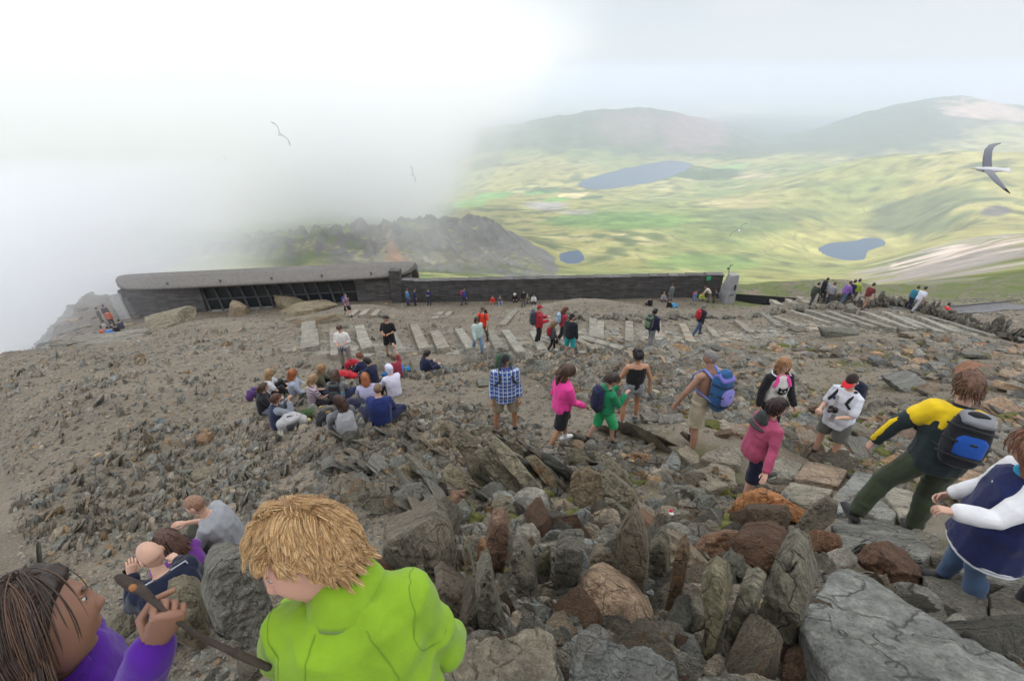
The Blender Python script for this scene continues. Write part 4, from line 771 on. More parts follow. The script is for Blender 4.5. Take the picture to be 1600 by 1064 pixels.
def single(n, fn, D0, D1, label, group, size, kind, mats, seed, lo=.75, hi=1.25, w=.08, upright=True, lvl=4, pw=.8, name='rock'):
    x, y = scatter(n, fn, D0, D1, pw, seed); z = near_z(x, y); q = random.Random(seed)
    for i in range(n):
        sc = size * math.exp(min(.5, q.gauss(0, .33))) * (0.55 + 0.45 * min(1, y[i] / 8 + .3)); b = float(bed(x[i], y[i])) + q.gauss(0, .22)
        if upright: sz = (sc * q.uniform(.38, .75), sc * q.uniform(.12, .24), sc * q.uniform(.8, 1.4)); rot = (q.gauss(.35, .25), q.gauss(-.4, .3), b + math.pi / 2 * 1.15)
        else: sz = (sc * q.uniform(.7, 1.2), sc * q.uniform(.5, .9), sc * q.uniform(.22, .4)); rot = (q.gauss(0, .2), q.gauss(0, .2), q.uniform(0, 6.28))
        mt, tc_, vr = q.choice(mats), tintc(q, lo, hi, w), q.randrange(6); tone = 'rusty' if mt is M_RUST else 'tan' if mt is M_TAN else 'pale grey' if tc_[1] > 1.12 else 'dark grey' if tc_[1] < .88 else 'grey-brown' if tc_[0] > tc_[2] * 1.06 else 'grey'
        siz = 'small' if sc < size * .7 else 'large' if sc > size * 1.15 else 'medium-sized'
        put_rock(name, '%s %s %s %s' % (siz, tone, label, where((x[i], y[i], z[i]))), group, 0, 0, sz, rot, kind, vr, mt, .3 if upright else .2, lvl, tc_, at=(x[i], y[i], z[i]), mirror=False)
single(120, rubble, .9, 4.0, 'slate on edge', 'slates packed in the foreground pile', .17, 'blade', [M_ROCK, M_ROCK, M_RUST, M_ROCK], 3, lvl=4, pw=.9)
single(55, outcrop, 3.2, 12, 'slate plate', 'slate plates of the outcrop', .15, 'blade', [M_ROCK], 4)
single(70, slope_right, 4, 17, 'boulder', 'boulders on the right hand slope', .25, 'block', [M_ROCK, M_RUST, M_ROCK, M_TAN], 5, upright=False, w=.12)

def slabs():      # long tilted slabs of the outcrop, all dipping the same way
    q = random.Random(19); k = 0; G2 = 'long tilted slabs of the outcrop'
    while k < 75:
        u, v = q.uniform(480, 1040), q.uniform(672, 800)
        if v > 700 + (1040 - u) * .28 or (u < 560 and v > 745): continue
        p = ground_hit(u, v); s = q.uniform(.6, 1.15); sz = (.42 * s, q.uniform(.03, .055), q.uniform(.13, .2) * s); tc_ = tintc(q, .75, 1.3, .1)
        tone = 'pale' if tc_[1] > 1.12 else 'dark' if tc_[1] < .9 else 'grey'; siz = 'short' if s < .78 else 'long' if s > .98 else 'medium-length'
        put_rock('slate_slab', '%s %s tilted slab %s' % (siz, tone, where(p)), G2, 0, 0, sz, (q.gauss(.75, .15), q.gauss(-.52, .08), -1.22 + q.gauss(0, .07)), 'blade', q.randrange(6), M_ROCK, .30, 5, tc_, at=p, cat='slab'); k += 1
slabs()
def mass(name, n, fn, D0, D1, size, mats, seed, upright, lvl, pw=.8, kinds=('blade',), smin=.3, s0=-1.25, s1=1.25):
    x, y = scatter(n, fn, D0, D1, pw, seed, s0, s1); z = near_z(x, y); q = np.random.RandomState(seed + 1)
    tpl = [rock_shape(500 + k, lvl, 9, strata=.04, rough=.05, box=(0 if upright else 1)) for k in range(8)]
    Vs, Fs, Cs, off = [], [], [], 0
    sc = size * np.exp(np.clip(q.normal(0, .42, n), -2, .75)) * np.clip(y / 16 + .5, smin, 1.7)
    b = bed(x, y) + q.normal(0, .25, n)
    for k in range(8):
        I = np.where(np.arange(n) % 8 == k)[0]; P, F = tpl[k]
        m = len(I)
        if upright: S = np.stack([sc[I] * q.uniform(.45, .9, m), sc[I] * q.uniform(.14, .3, m), sc[I] * q.uniform(.7, 1.3, m)], 1); az = b[I] + 1.8; tx = q.normal(.45, .3, m); ty = q.normal(-.5, .35, m)
        else: S = np.stack([sc[I] * q.uniform(.7, 1.2, m), sc[I] * q.uniform(.5, 1., m), sc[I] * q.uniform(.2, .45, m)], 1); az = q.uniform(0, 6.28, m); tx = q.normal(0, .2, m); ty = q.normal(0, .2, m)
        W = P[None] * S[:, None]
        c, s = np.cos(tx)[:, None], np.sin(tx)[:, None]; W = np.stack([W[..., 0], W[..., 1] * c - W[..., 2] * s, W[..., 1] * s + W[..., 2] * c], -1)
        c, s = np.cos(ty)[:, None], np.sin(ty)[:, None]; W = np.stack([W[..., 0] * c + W[..., 2] * s, W[..., 1], -W[..., 0] * s + W[..., 2] * c], -1)
        c, s = np.cos(az)[:, None], np.sin(az)[:, None]; W = np.stack([W[..., 0] * c - W[..., 1] * s, W[..., 0] * s + W[..., 1] * c, W[..., 2]], -1)
        W += np.stack([x[I], y[I], z[I] + (sc[I] * .12 if upright else sc[I] * .06)], -1)[:, None]
        nv = len(P); Vs.append(W.reshape(-1, 3)); Fs.append((F[None] + (np.arange(m) * nv)[:, None, None]).reshape(-1, 3) + off); off += m * nv
        k_ = q.uniform(.8, 1.7, m) if upright else q.uniform(.55, 1.5, m) ; a = q.normal(0, .07, m); rust = (q.rand(m) < .08); a = np.where(rust, a + .28, a)
        C = np.stack([k_ * (1 + a), k_, k_ * (1 - a)], 1); Cs.append(np.repeat(C, nv, 0))
    me = npmesh(name, np.concatenate(Vs), np.concatenate(Fs), mats, False, attr={'tint': np.concatenate(Cs)})
    return mobj(name, me, kind='stuff')
M_MASS = rock_material('rubble_stone', (0.225, 0.205, 0.165), (0.10, 0.09, 0.072), 0.0, False)
mass('slate_outcrop', 5600, outcrop, 3.2, 15.5, .085, [M_MASS], 21, True, 3)
mass('slate_rubble', 1500, rubble, .9, 4.4, .13, [M_MASS], 22, True, 3, smin=.35)
mass('slope_stones', 2600, slope_right, 3.5, 18, .13, [M_MASS], 23, False, 3)
mass('slope_slates', 900, slope_left, 2.5, 34, .08, [M_MASS], 24, True, 3, .9, smin=.6)
mass('loose_stones', 26000, everywhere, 1.2, 46, .034, [M_MASS], 25, False, 1, .75, smin=.35)
mass('pale_scree', 5000, lambda x, y: clearing(x, y) * np.clip((45 - y) / 2, 0, 1) * np.clip(.3 + fbm2(x, y, 5, 3, 35) * 2, .1, 1), 18, 45, .05, [M_MASS], 26, False, 1, .8)

mass('fine_gravel', 26000, everywhere, 1.0, 30, .016, [M_MASS], 27, False, 1, .7, smin=.4)
mass('crag_rocks', 700, lambda x, y: ((x < -33) & (y > 24)) * 1.0, 24, 46, .17, [M_MASS], 28, False, 2, s0=-1.6, s1=-.75)

mass('slate_bed', 8000, lambda x, y: clearing(x, y) * np.clip((x + 3.2) / 1.5, 0, 1) * np.clip((9 - x) / 2, 0, 1) * np.clip((16 - y) / 2, 0, 1) * np.clip((y - 4) / 1, 0, 1) * np.clip(.38 + fbm2(x, y, 1.7, 3, 65) * 2.2, 0, 1) * np.clip((seg_dist(x, y, WAY) - .1) / .4, .25, 1), 4, 16, .062, [M_MASS], 29, True, 2, s0=-.6, s1=1.0)
M_MOSS = simple('moss_green', (0.085, 0.088, 0.020), 1.0, 14, .5, bumpd=.03)
def moss():
    x, y = scatter(520, lambda x, y: clearing(x, y) * (outcrop(x, y) * .8 * (x > -1.2) + slope_right(x, y) * .6 + rubble(x, y) * .3) * np.clip((seg_dist(x, y, WAY) - .3) / .3, 0, 1), 1.8, 17, .8, 51); z = near_z(x, y); q = np.random.RandomState(8); V, F = ico(3); VV, FF = [], []
    for i in range(len(x)):
        s = q.uniform(.05, .17) * min(1, .4 + y[i] / 9); W = V * np.array([s * q.uniform(.8, 1.8), s * q.uniform(.7, 1.4), s * .42]) * (1 + .5 * fbm(V * 2.5 + i, 3, i))[:, None]; VV.append(W + (x[i], y[i], z[i] + s * .05)); FF.append(F + i * len(V))
    mobj('moss', npmesh('moss', np.vstack(VV), np.vstack(FF), [M_MOSS]), kind='stuff')
moss()
# ------------------------------------------------------------------ summit building, walls and steps
def masonry(name, base, sx=1.1, sz=.11):
    m, N, L, P = newmat(name); t = N.new('ShaderNodeTexCoord'); v = t.outputs['Object']
    sp = N.new('ShaderNodeSeparateXYZ'); L.new(v, sp.inputs[0]); cb = N.new('ShaderNodeCombineXYZ'); L.new(sp.outputs[0], cb.inputs[0]); L.new(sp.outputs[2], cb.inputs[1])
    b = N.new('ShaderNodeTexBrick'); L.new(cb.outputs[0], b.inputs['Vector']); b.inputs['Scale'].default_value = 1; b.inputs['Brick Width'].default_value = sx; b.inputs['Row Height'].default_value = sz * 1.6
    b.inputs['Mortar Size'].default_value = .012; b.offset = .37; b.squash = .8; b.inputs['Color1'].default_value = tuple(np.array(base) * .7) + (1,); b.inputs['Color2'].default_value = tuple(np.array(base) * 1.35) + (1,); b.inputs['Mortar'].default_value = tuple(np.array(base) * .3) + (1,)
    r = ramp(N, [(.3, .7), (.7, 1.3)]); L.new(noise(N, L, v, 1.2, 6, .7), r.inputs[0])
    L.new(mixc(N, L, 1.0, b.outputs['Color'], r.outputs[0], 'MULTIPLY'), P.inputs['Base Color']); P.inputs['Roughness'].default_value = .85
    L.new(bump(N, L, math_(N, L, 'ADD', b.outputs['Fac'], noise(N, L, v, 14, 3)), .03, .8), P.inputs['Normal']); return m
M_WALL = masonry('dark_masonry', (0.105, 0.10, 0.098)); M_WALL2 = masonry('dark_wall_stone', (0.075, 0.072, 0.07), .8, .09)
M_ROOF = simple('roof_stone', (0.15, 0.14, 0.128), .9, 5, .22, bumpd=.03)
M_METAL = simple('grey_metal', (0.10, 0.105, 0.11), .5, 3); M_GLASS = simple('dark_glass', (0.02, 0.024, 0.028), .12)
M_SILL = simple('pale_stone_trim', (0.33, 0.33, 0.32), .7, 4)
A0 = np.array([-34.6, 39.9]); B0 = np.array([-10.3, 43.3]); d = (B0 - A0); LEN = float(np.linalg.norm(d)); ang = math.atan2(d[1], d[0]); z0 = -19.7
bl = empty('summit_building', (A0[0], A0[1], z0), ang, label='long low stone building with a rounded roof and a row of dark slanting windows', cat='building')
H = 2.85
MB().box((2.8, .95, H / 2 - .55), (6.8, 1.9, H + .9)).box((LEN - 2.0, .95, H / 2 - .55), (5.2, 1.9, H + .9)).box((LEN / 2, 1.5, H / 2 - .7), (LEN - 8, 1.4, H + .6)).box((LEN / 2, 3.6, H / 2 - 2.0), (LEN, 3.4, H - .6)).build('wall', M_WALL, bl, False)
x0, x1 = 6.3, LEN - 4.7; nb = 12; bw = (x1 - x0) / nb
for k in range(nb):
    xa = x0 + k * bw; sh = .8
    V = np.array([(xa, .5, 1.35), (xa + bw, .5, 1.35), (xa + bw - sh * .45, .75, 2.85), (xa - sh * .45, .75, 2.85), (xa + sh * .1, .40, .35), (xa + bw + sh * .1, .40, .35)])
    Vb = V + (0, .12, 0)
    W = np.vstack([V, Vb]); F = np.array([(0, 1, 2, 3), (9, 8, 7, 6), (4, 5, 1, 0), (6, 7, 11, 10)])
    win = mobj('window', npmesh('window', W, F, [M_GLASS], False), bl)
    f = MB(); q = lambda p: np.array(p, float)
    f.loft([q((xa - sh * .45, .55, 2.9)), q((xa, .33, 1.35)), q((xa + sh * .28, .10, .1))], [(.11, .20)] * 3, 4, side=(1, 0, 0), caps=False)
    f.build('fin', M_METAL, win, False)
    MB().box((xa + bw / 2, .42, 1.32), (bw, .10, .09)).build('transom', M_METAL, win, False)
MB().box(((x0 + x1) / 2 + .3, .22, .16), (x1 - x0 + .6, .5, .22), bev=.02).build('sill', M_SILL, bl, False)
V, F = ico(6); rho = np.hypot(V[:, 0], V[:, 1]); p = 5.0
m = (np.abs(V[:, 0]) ** p + np.abs(V[:, 1]) ** p) ** (1 / p) / np.maximum(rho, 1e-6)      # rounded rectangle in plan
zz = V[:, 2]; g = np.clip(1 - np.abs(zz) ** 2.2, 0, 1) ** .42
th = np.arctan2(V[:, 1], V[:, 0]); cx, sx = np.cos(th), np.sin(th); q_ = 1 / (np.abs(cx) ** 7 + np.abs(sx) ** 7) ** (1 / 7)
LX, LY_ = LEN / 2 + 1.1, 4.4
end = np.clip((np.abs(cx * q_ * g) - .86) / .14, 0, 1)
X_ = cx * q_ * g * LX; Y_ = sx * q_ * g * LY_ * (1 - .16 * end ** 2)
Z_ = np.where(zz > 0, .20 * (1 - g ** 12) ** .5 + np.interp(Y_, [-4.4, -3.6, -2.9, -2.0, 0, 4.4], [0, .2, .42, .48, -.5, -4.0]), -.30 * (1 - g ** 12) ** .5 + np.interp(Y_, [-4.4, -3.6, -2.9, -2.0, 0, 4.4], [0, 0, 0, -.1, -1.3, -4.6]))
C = np.stack([X_ + LEN / 2, Y_ + 3.6, Z_ + H + .2], 1)
rf = mobj('roof', npmesh('roof', C, F, [M_ROOF], True, attr={'tint': np.ones((len(C), 3))}), bl)
for k in range(5): MB().loft([(4 + k * 4.4, -.5, H + .3), (4 + k * 4.4, -.5, H + .62)], [.05, .05], 6).box((4 + k * 4.4, -.5, H + .64), (.2, .12, .1)).build('roof_lamp', M_METAL, rf)
MB().box((-.55, -.4, 1.0), (.9, .35, 3.1), rotm(-.12, -.16, .1), bev=.03).build('entrance_panel', M_SILL, bl)
MB().box((.2, -.3, .9), (.5, .6, 2.6), rotm(-.1, -.1, 0), bev=.03).build('entrance_pier', M_WALL, bl)
# long dark wall with a stepped coping
a, b = np.array([-10.9, 42.2]), np.array([19.2, 41.2]); d = b - a; Lw = float(np.linalg.norm(d)); aw = math.atan2(d[1], d[0])
lw = empty('stone_wall', (a[0], a[1], -19.0), aw, label='long dark stone wall with a stepped coping between the building and the leaning slab', cat='wall')
f = MB(); cp = MB(); ns = 18
for k in range(ns):
    xa, xb = Lw * k / ns, Lw * (k + 1) / ns; top = 1.95 + 1.0 * k / (ns - 1) + (.10 if k < 1 else 0)
    f.box(((xa + xb) / 2, .3, top / 2 - 1), (xb - xa, .6, top + 2)); cp.box(((xa + xb) / 2 + .06, .3, top + .045), (xb - xa + .02, .72, .085), bev=.015)
f.build('masonry', M_WALL2, lw, False); cp.build('coping', M_WALL, lw, False)
pl = MB().box((.0, .25, 1.0), (1.0, .8, 4.2), bev=.03).build('wall_end', M_WALL2, lw, False)
# leaning monolith where the wall ends
c = pt(1131, 470, 40.0); mo = empty('leaning_slab', (c[0], c[1], c[2]), .25, label='tall leaning grey slab at the right end of the dark wall', cat='monolith')
W = [(-.62, -.9, -.6), (.45, -.9, -.6), (.60, .7, -.6), (-.4, .7, -.6), (-.15, -.35, 2.55), (.72, -.35, 2.5), (.80, .25, 2.5), (0, .25, 2.55)]
mobj('slab', npmesh('slab', np.array(W), np.array([(0, 3, 2, 1), (4, 5, 6, 7), (0, 1, 5, 4), (1, 2, 6, 5), (2, 3, 7, 6), (3, 0, 4, 7)]), [simple('weathered_panel', (0.25, 0.25, 0.26), .6, 2, .2)], False), mo)
MB().box((.1, -.72, .9), (.35, .06, .12), bev=.01).box((.35, -.62, 1.5), (.05, .2, .5), bev=.01).build('bracket', M_METAL, mo)
MB().loft([(.9, .4, 1.6), (.9, .4, 1.95)], [.07, .07], 8).build('lamp', M_METAL, mo)
c = pt(1138, 428, 42.0)
ms = empty('mast', (c[0], c[1], c[2] - 1.8), 0, label='thin mast with a small bent instrument behind the leaning slab', cat='mast')
MB().loft([(0, 0, 0), (0, 0, 2.7)], [.035, .025], 8).build('pole', M_METAL, ms); MB().loft([(0, 0, 2.5), (.22, 0, 2.72)], [.03, .03], 6).box((-.12, 0, 2.3), (.16, .1, .22), bev=.02).build('instrument', M_METAL, ms)
c = pt(1108, 432, 40.9); sg = empty('sign', (c[0], c[1], c[2] - .2), 0, label='small bright green sign on top of the dark wall', cat='sign')
MB().box((0, 0, 0), (.42, .05, .42), bev=.01).build('board', simple('sign_green', (0.02, 0.24, 0.10), .5), sg); MB().box((-.1, .05, -.25), (.05, .05, .5)).build('post', M_METAL, sg)
# low grey wall right of the slab and railway beyond
g = [pt(1146, 466, 40.5), pt(1200, 470, 38.5), pt(1290, 477, 34.5)]
w2 = MB()
for p0, p1 in zip(g[:-1], g[1:]): w2.loft([p0 + (0, 0, -.2), p1 + (0, 0, -.2)], [(.35, .62)] * 2, 4, side=(.7, .7, 0), caps=False)
w2.build('low_wall', M_MASS, None, False, label='low grey stone parapet running right from the leaning slab', cat='wall')
def strip(name, pts, width, mat, lift, **k):
    P = np.array([ground_hit(*p)[:2] for p in pts]); t = np.linspace(0, len(P) - 1, 60); x = np.interp(t, range(len(P)), P[:, 0]); y = np.interp(t, range(len(P)), P[:, 1])
    dx, dy = np.gradient(x), np.gradient(y); n = np.hypot(dx, dy); nx, ny = -dy / n, dx / n; ws = np.linspace(-width / 2, width / 2, 7)
    X2 = x[:, None] + nx[:, None] * ws; Y2 = y[:, None] + ny[:, None] * ws; Z2 = near_z(X2, Y2) + lift; mrow = 7
    i = (np.arange(59)[:, None] * mrow + np.arange(6)[None]).ravel()
    me = npmesh(name, np.stack([X2, Y2, Z2], -1).reshape(-1, 3), np.stack([i, i + 1, i + mrow + 1, i + mrow], 1), [mat], True, attr={'tint': np.ones((X2.size, 3))})
    return mobj(name, me, **k), x, y
M_BALL, N, L, P = newmat('ballast'); t = N.new('ShaderNodeTexCoord'); r = ramp(N, [(.35, (.10, .10, .105)), (.65, (.19, .19, .19))]); L.new(noise(N, L, t.outputs['Object'], 9, 5, .8), r.inputs[0]); L.new(r.outputs[0], P.inputs['Base Color']); P.inputs['Roughness'].default_value = .95
strip('railway_bed', [(1290, 470), (1380, 476), (1460, 484), (1530, 482), (1599, 478)], 2.4, M_BALL, .05, kind='structure')
for off in (-.45, .35):
    P = [ground_hit(u, v) for u, v in [(1450, 486), (1500, 484), (1550, 479), (1599, 473)]]
    MB().loft([p + (0, off, .12) for p in P], [(.06, .07)] * 4, 4, caps=False).build('rail', simple('rail_steel', (.035, .033, .035), .5), None, label='dark steel rail curving away at the right edge beyond the dry-stone wall, %s of two' % ('nearer' if off < 0 else 'farther'), cat='rail')
# trodden path and its stone steps
M_PATH, N, L, P = newmat('path_earth'); t = N.new('ShaderNodeTexCoord'); r = ramp(N, [(.35, (.13, .11, .082)), (.65, (.23, .205, .16))]); L.new(noise(N, L, t.outputs['Object'], 4, 6, .8), r.inputs[0]); L.new(r.outputs[0], P.inputs['Base Color']); P.inputs['Roughness'].default_value = .95
L.new(bump(N, L, noise(N, L, t.outputs['Object'], 30, 4, .7), .03, .8), P.inputs['Normal'])
strip('path', [(455, 532), (560, 538), (680, 537), (830, 530), (960, 520), (1130, 520), (1260, 508), (1420, 507), (1545, 527)], 3.2, M_PATH, .012, kind='structure')
STEPS = [(482, 503, 489, 556, 17), (525, 520, 531, 567, 15), (563, 516, 577, 556, 14), (610, 520, 627, 566, 13), (647, 514, 668, 558, 13), (680, 524, 696, 556, 14), (718, 520, 739, 560, 12), (765, 524, 783, 558, 12), (789, 523, 818, 565, 12), (805, 488, 783, 512, 9), (832, 522, 852, 560, 11),
  (927, 502, 926, 535, 11), (939, 506, 937, 536, 9), (981, 506, 984, 541, 10), (1025, 500, 1030, 541, 9), (1065, 510, 1080, 541, 10), (1107, 515, 1121, 532, 9), (1151, 504, 1174, 525, 9), (1190, 492, 1220, 511, 8), (897, 532, 948, 560, 9), (865, 532, 917, 560, 9), (902, 530, 992, 555, 12),
  (1189, 492, 1222, 515, 8), (1211, 498, 1251, 515, 8), (1232, 488, 1303, 511, 8), (1259, 487, 1335, 512, 8), (1293, 490, 1369, 517, 8), (1319, 492, 1398, 519, 9), (1348, 491, 1427, 520, 9), (1382, 491, 1440, 519, 8), (1408, 499, 1474, 525, 9), (1435, 499, 1495, 525, 8), (1456, 500, 1553, 530, 7),
  (1206, 470, 1219, 480, 8), (1230, 469, 1241, 478, 8), (1248, 466, 1263, 477, 8), (558, 487, 547, 497, 7), (575, 487, 564, 497, 7), (592, 487, 582, 497, 7), (690, 490, 678, 501, 8), (704, 489, 692, 500, 8)]
qs = random.Random(5)
for k, (u1, v1, u2, v2, w) in enumerate(STEPS):
    a = ground_hit(u1, v1); b = ground_hit(u2, v2); dv = b - a; Ls = float(np.linalg.norm(dv[:2])); wd = w * 1.2 * float(np.linalg.norm((a + b) / 2)) / FPX
    mb = MB(); npc = 2 if Ls > 1.6 and k % 3 != 1 else 1; e = 0; h = .15 + .1 * (k < 9)
    cuts = [0, qs.uniform(.4, .62), 1] if npc == 2 else [0, 1]
    for c0, c1 in zip(cuts[:-1], cuts[1:]):
        mb.box(((c0 + c1) / 2 * Ls, qs.uniform(-.02, .02), h / 2 - .03 + qs.uniform(-.012, .012)), ((c1 - c0) * Ls - .02, wd * qs.uniform(.93, 1.05), h + .1), rotm(qs.gauss(0, .01), 0, qs.gauss(0, .008)), bev=.018)
    side = 'left' if k < 11 else 'middle' if k < 22 else 'right'
    pos = ['leftmost', 'second', 'third', 'fourth', 'fifth', 'sixth', 'seventh', 'eighth', 'ninth', 'tenth', 'eleventh']
    if k < 11: lb = 'long pale cut-stone step, %s from the left along the path' % pos[k]
    elif k < 22: lb = 'pale cut-stone step of the level middle stretch of path, %s from the left there' % pos[k - 11]
    elif k < 33: lb = 'slanting pale step of the right hand flight, %s from its left end' % pos[k - 22]
    elif k < 36: lb = 'short step at the top of the flight near the low parapet, %s of three' % pos[k - 33]
    else: lb = 'small slanting step on the upper path behind the standing pair, %s from the left' % pos[k - 36]
    me = mb.mesh('stone_step', [M_STEP], False, True)
    o = mobj('stone_step', me, loc=(a[0], a[1], (a[2])), label=lb, cat='step', group='cut-stone steps of the path'); o.rotation_euler = (0, -math.atan2(dv[2], Ls), math.atan2(dv[1], dv[0])); o.color = tintc(qs, .85, 1.12, .03)
# crazy paving between the steps
P0 = np.array(PATH); q = np.random.RandomState(3); VV, FF, CC, off = [], [], [], 0
tot = 1900
for k in range(tot):
    t = q.rand() * (len(P0) - 1); i = int(t); f_ = t - i; c = P0[i] * (1 - f_) + P0[i + 1] * f_; dv = P0[i + 1] - P0[i]; dv = dv / np.linalg.norm(dv); nn_ = np.array([-dv[1], dv[0]])
    c = c + nn_ * q.uniform(-1.4, 1.4); n = q.randint(5, 8); r = q.uniform(.10, .27); an = np.sort(q.uniform(0, 2 * np.pi, n) * .35 + np.arange(n) / n * 2 * np.pi * .9)
    p = c[None] + np.stack([np.cos(an) * r * 1.35, np.sin(an) * r * .85], 1) @ np.array([[dv[1], -dv[0]], [dv[0], dv[1]]]); z = near_z(p[:, 0], p[:, 1]); zt = z.mean() * .3 + z * .7 + .03 + q.uniform(0, .03)
    top = np.column_stack([p, zt]); mid = np.column_stack([c + (p - c) * 1.06, zt - .02]); bot = np.column_stack([p, zt - .1]); VV.append(np.vstack([top, mid, bot, [[c[0], c[1], zt.mean() + .004]]]))
    j = np.arange(n); j2 = (j + 1) % n
    FF.append(np.vstack([np.stack([j, j2, np.full(n, 3 * n)], 1), np.stack([j + n, j2 + n, j2], 1), np.stack([j + n, j2, j], 1), np.stack([j + 2 * n, j2 + 2 * n, j2 + n], 1), np.stack([j + 2 * n, j2 + n, j + n], 1)]) + off); off += 3 * n + 1
    k_ = q.uniform(.6, 1.15); a_ = q.normal(0, .05) + (.12 if q.rand() < .15 else 0); CC.append(np.tile([k_ * (1 + a_), k_, k_ * (1 - a_)], (3 * n + 1, 1)))
mobj('crazy_paving', npmesh('crazy_paving', np.vstack(VV), np.vstack(FF), [M_STEP], False, attr={'tint': np.vstack(CC)}), kind='stuff')
# dry-stone wall of upright slates beyond the steps, and kerb rocks along the path
def row(name, pts, n, size, wob, label, seed, kind='thing', up=True, cat='wall', mat=None):
    P = np.array([ground_hit(*p) for p in pts]); q = np.random.RandomState(seed); V_, F_, C_, off = [], [], [], 0; tp = [rock_shape(600 + k, 2, 9, strata=0, rough=.06) for k in range(6)]
    for k in range(n):
        t = q.rand() * (len(P) - 1); i = int(t); c = P[i] * (1 - (t - i)) + P[i + 1] * (t - i); c[:2] += q.normal(0, wob, 2); c[2] = near_z(c[0], c[1]); s = size * math.exp(q.normal(0, .3))
        p, F = tp[k % 6]; S = (s * q.uniform(.6, 1), s * q.uniform(.2, .4), s * q.uniform(.7, 1.3)) if up else (s * q.uniform(.8, 1.3), s * q.uniform(.6, 1), s * q.uniform(.4, .7))
        W = (p * S) @ rotm(q.normal(0, .3), q.normal(-.3, .25), q.normal(1.2, .5)).T + c + (0, 0, s * .5 + q.uniform(0, s * 1.6 if up else s * .3)); V_.append(W); F_.append(F + off); off += len(W)
        kk = q.uniform(.5, 1.1); C_.append(np.tile([kk, kk, kk * .97], (len(W), 1)))
    return mobj(name, npmesh(name, np.vstack(V_), np.vstack(F_), [mat or M_MASS], False, attr={'tint': np.vstack(C_)}), **(dict(label=label, cat=cat) if up else dict(kind='stuff')))
row('dry_stone_wall', [(1283, 473), (1350, 481), (1400, 479), (1440, 486), (1480, 500), (1525, 517), (1575, 532)], 700, .14, .22, 'dark dry-stone wall of leaning slates above the right hand steps', 1)
row('kerb_rocks', [(875, 498), (960, 499), (1060, 500), (1100, 497), (1170, 498), (1240, 486), (1320, 483)], 170, .17, .28, 'row of grey rocks lining the upper side of the path', 2, up=False, cat='rocks')
# ------------------------------------------------------------------ people
TMP = bpy.data.scenes.new('workbench')
def remesh(mb, vox, smooth=6, noise_amp=0.0, seed=0, keep_low=None):
    me = mb.mesh('tmp'); o = bpy.data.objects.new('tmp', me); TMP.collection.objects.link(o)
    m = o.modifiers.new('r', 'REMESH'); m.mode = 'VOXEL'; m.voxel_size = vox; m.adaptivity = 0
    s = o.modifiers.new('s', 'SMOOTH'); s.iterations = smooth; s.factor = .5
    with bpy.context.temp_override(scene=TMP, view_layer=TMP.view_layers[0]): dg = bpy.context.evaluated_depsgraph_get()
    ev = o.evaluated_get(dg); m2 = bpy.data.meshes.new_from_object(ev)
    n = len(m2.vertices); V = np.zeros(n * 3, np.float32); m2.vertices.foreach_get('co', V); V = V.reshape(-1, 3).astype(float)
    k = len(m2.polygons); lt = np.zeros(k, np.int32); m2.polygons.foreach_get('loop_total', lt); li = np.zeros(len(m2.loops), np.int32); m2.loops.foreach_get('vertex_index', li)
    ls = np.concatenate([[0], np.cumsum(lt)[:-1]]); F = [np.stack([li[ls[lt == c] + j] for j in range(c)], 1) for c in (3, 4) if (lt == c).any()]
    if noise_amp:      # folds of cloth
        nn = fbm(V * np.array([8, 8, 5]) + seed, 3, seed) + .8 * (1 - 2 * np.abs(fbm(V * np.array([5, 5, 9]) + seed + 9, 2, seed + 5))); nx = np.zeros(n * 3, np.float32); m2.vertices.foreach_get('normal', nx) if hasattr(m2.vertices[0], 'normal') else None
        V = V + nx.reshape(-1, 3) * (nn * noise_amp)[:, None]
    bpy.data.objects.remove(o); bpy.data.meshes.remove(me); bpy.data.meshes.remove(m2)
    return V, F
_cm = {}
def cloth(c, pattern=None, c2=(1, 1, 1), rough=.9):
    key = (tuple(c), pattern, tuple(c2), rough)
    if key in _cm: return _cm[key]
    m, N, L, P = newmat('cloth'); P.inputs['Roughness'].default_value = rough; t = N.new('ShaderNodeTexCoord'); v = t.outputs['Object']
    P.inputs['Specular IOR Level'].default_value = .2
    base = c
    def wave(sc, dirn, th):
        sp = N.new('ShaderNodeSeparateXYZ'); L.new(v, sp.inputs[0]); a = math_(N, L, 'MULTIPLY', sp.outputs[dirn], sc); f = math_(N, L, 'FRACT', a, 0); g = math_(N, L, 'GREATER_THAN', f, th); return g
    if pattern == 'plaid':
        a = wave(13, 0, .62); b = wave(13, 2, .62); k = mixc(N, L, math_(N, L, 'MULTIPLY', a, .6), c, c2); k = mixc(N, L, math_(N, L, 'MULTIPLY', b, .6), k, c2); k = mixc(N, L, wave(26, 0, .85), k, (.02, .03, .07)); base = mixc(N, L, wave(26, 2, .86), k, (.02, .03, .07))
    elif pattern == 'stripes': base = mixc(N, L, wave(15, 2, .5), c, c2)
    elif pattern == 'speckle': base = mixc(N, L, math_(N, L, 'GREATER_THAN', noise(N, L, v, 40, 2), .56), c, c2)
    f = noise(N, L, v, 7, 4, .6); r = ramp(N, [(.3, .86), (.7, 1.14)]); L.new(f, r.inputs[0]); k = mixc(N, L, 1.0, base, r.outputs[0], 'MULTIPLY')
    L.new(k, P.inputs['Base Color']); L.new(bump(N, L, math_(N, L, 'ADD', f, math_(N, L, 'MULTIPLY', noise(N, L, v, 220, 2), .12)), .012, .6), P.inputs['Normal'])
    P.inputs['Sheen Weight'].default_value = .15
    _cm[key] = m; return m
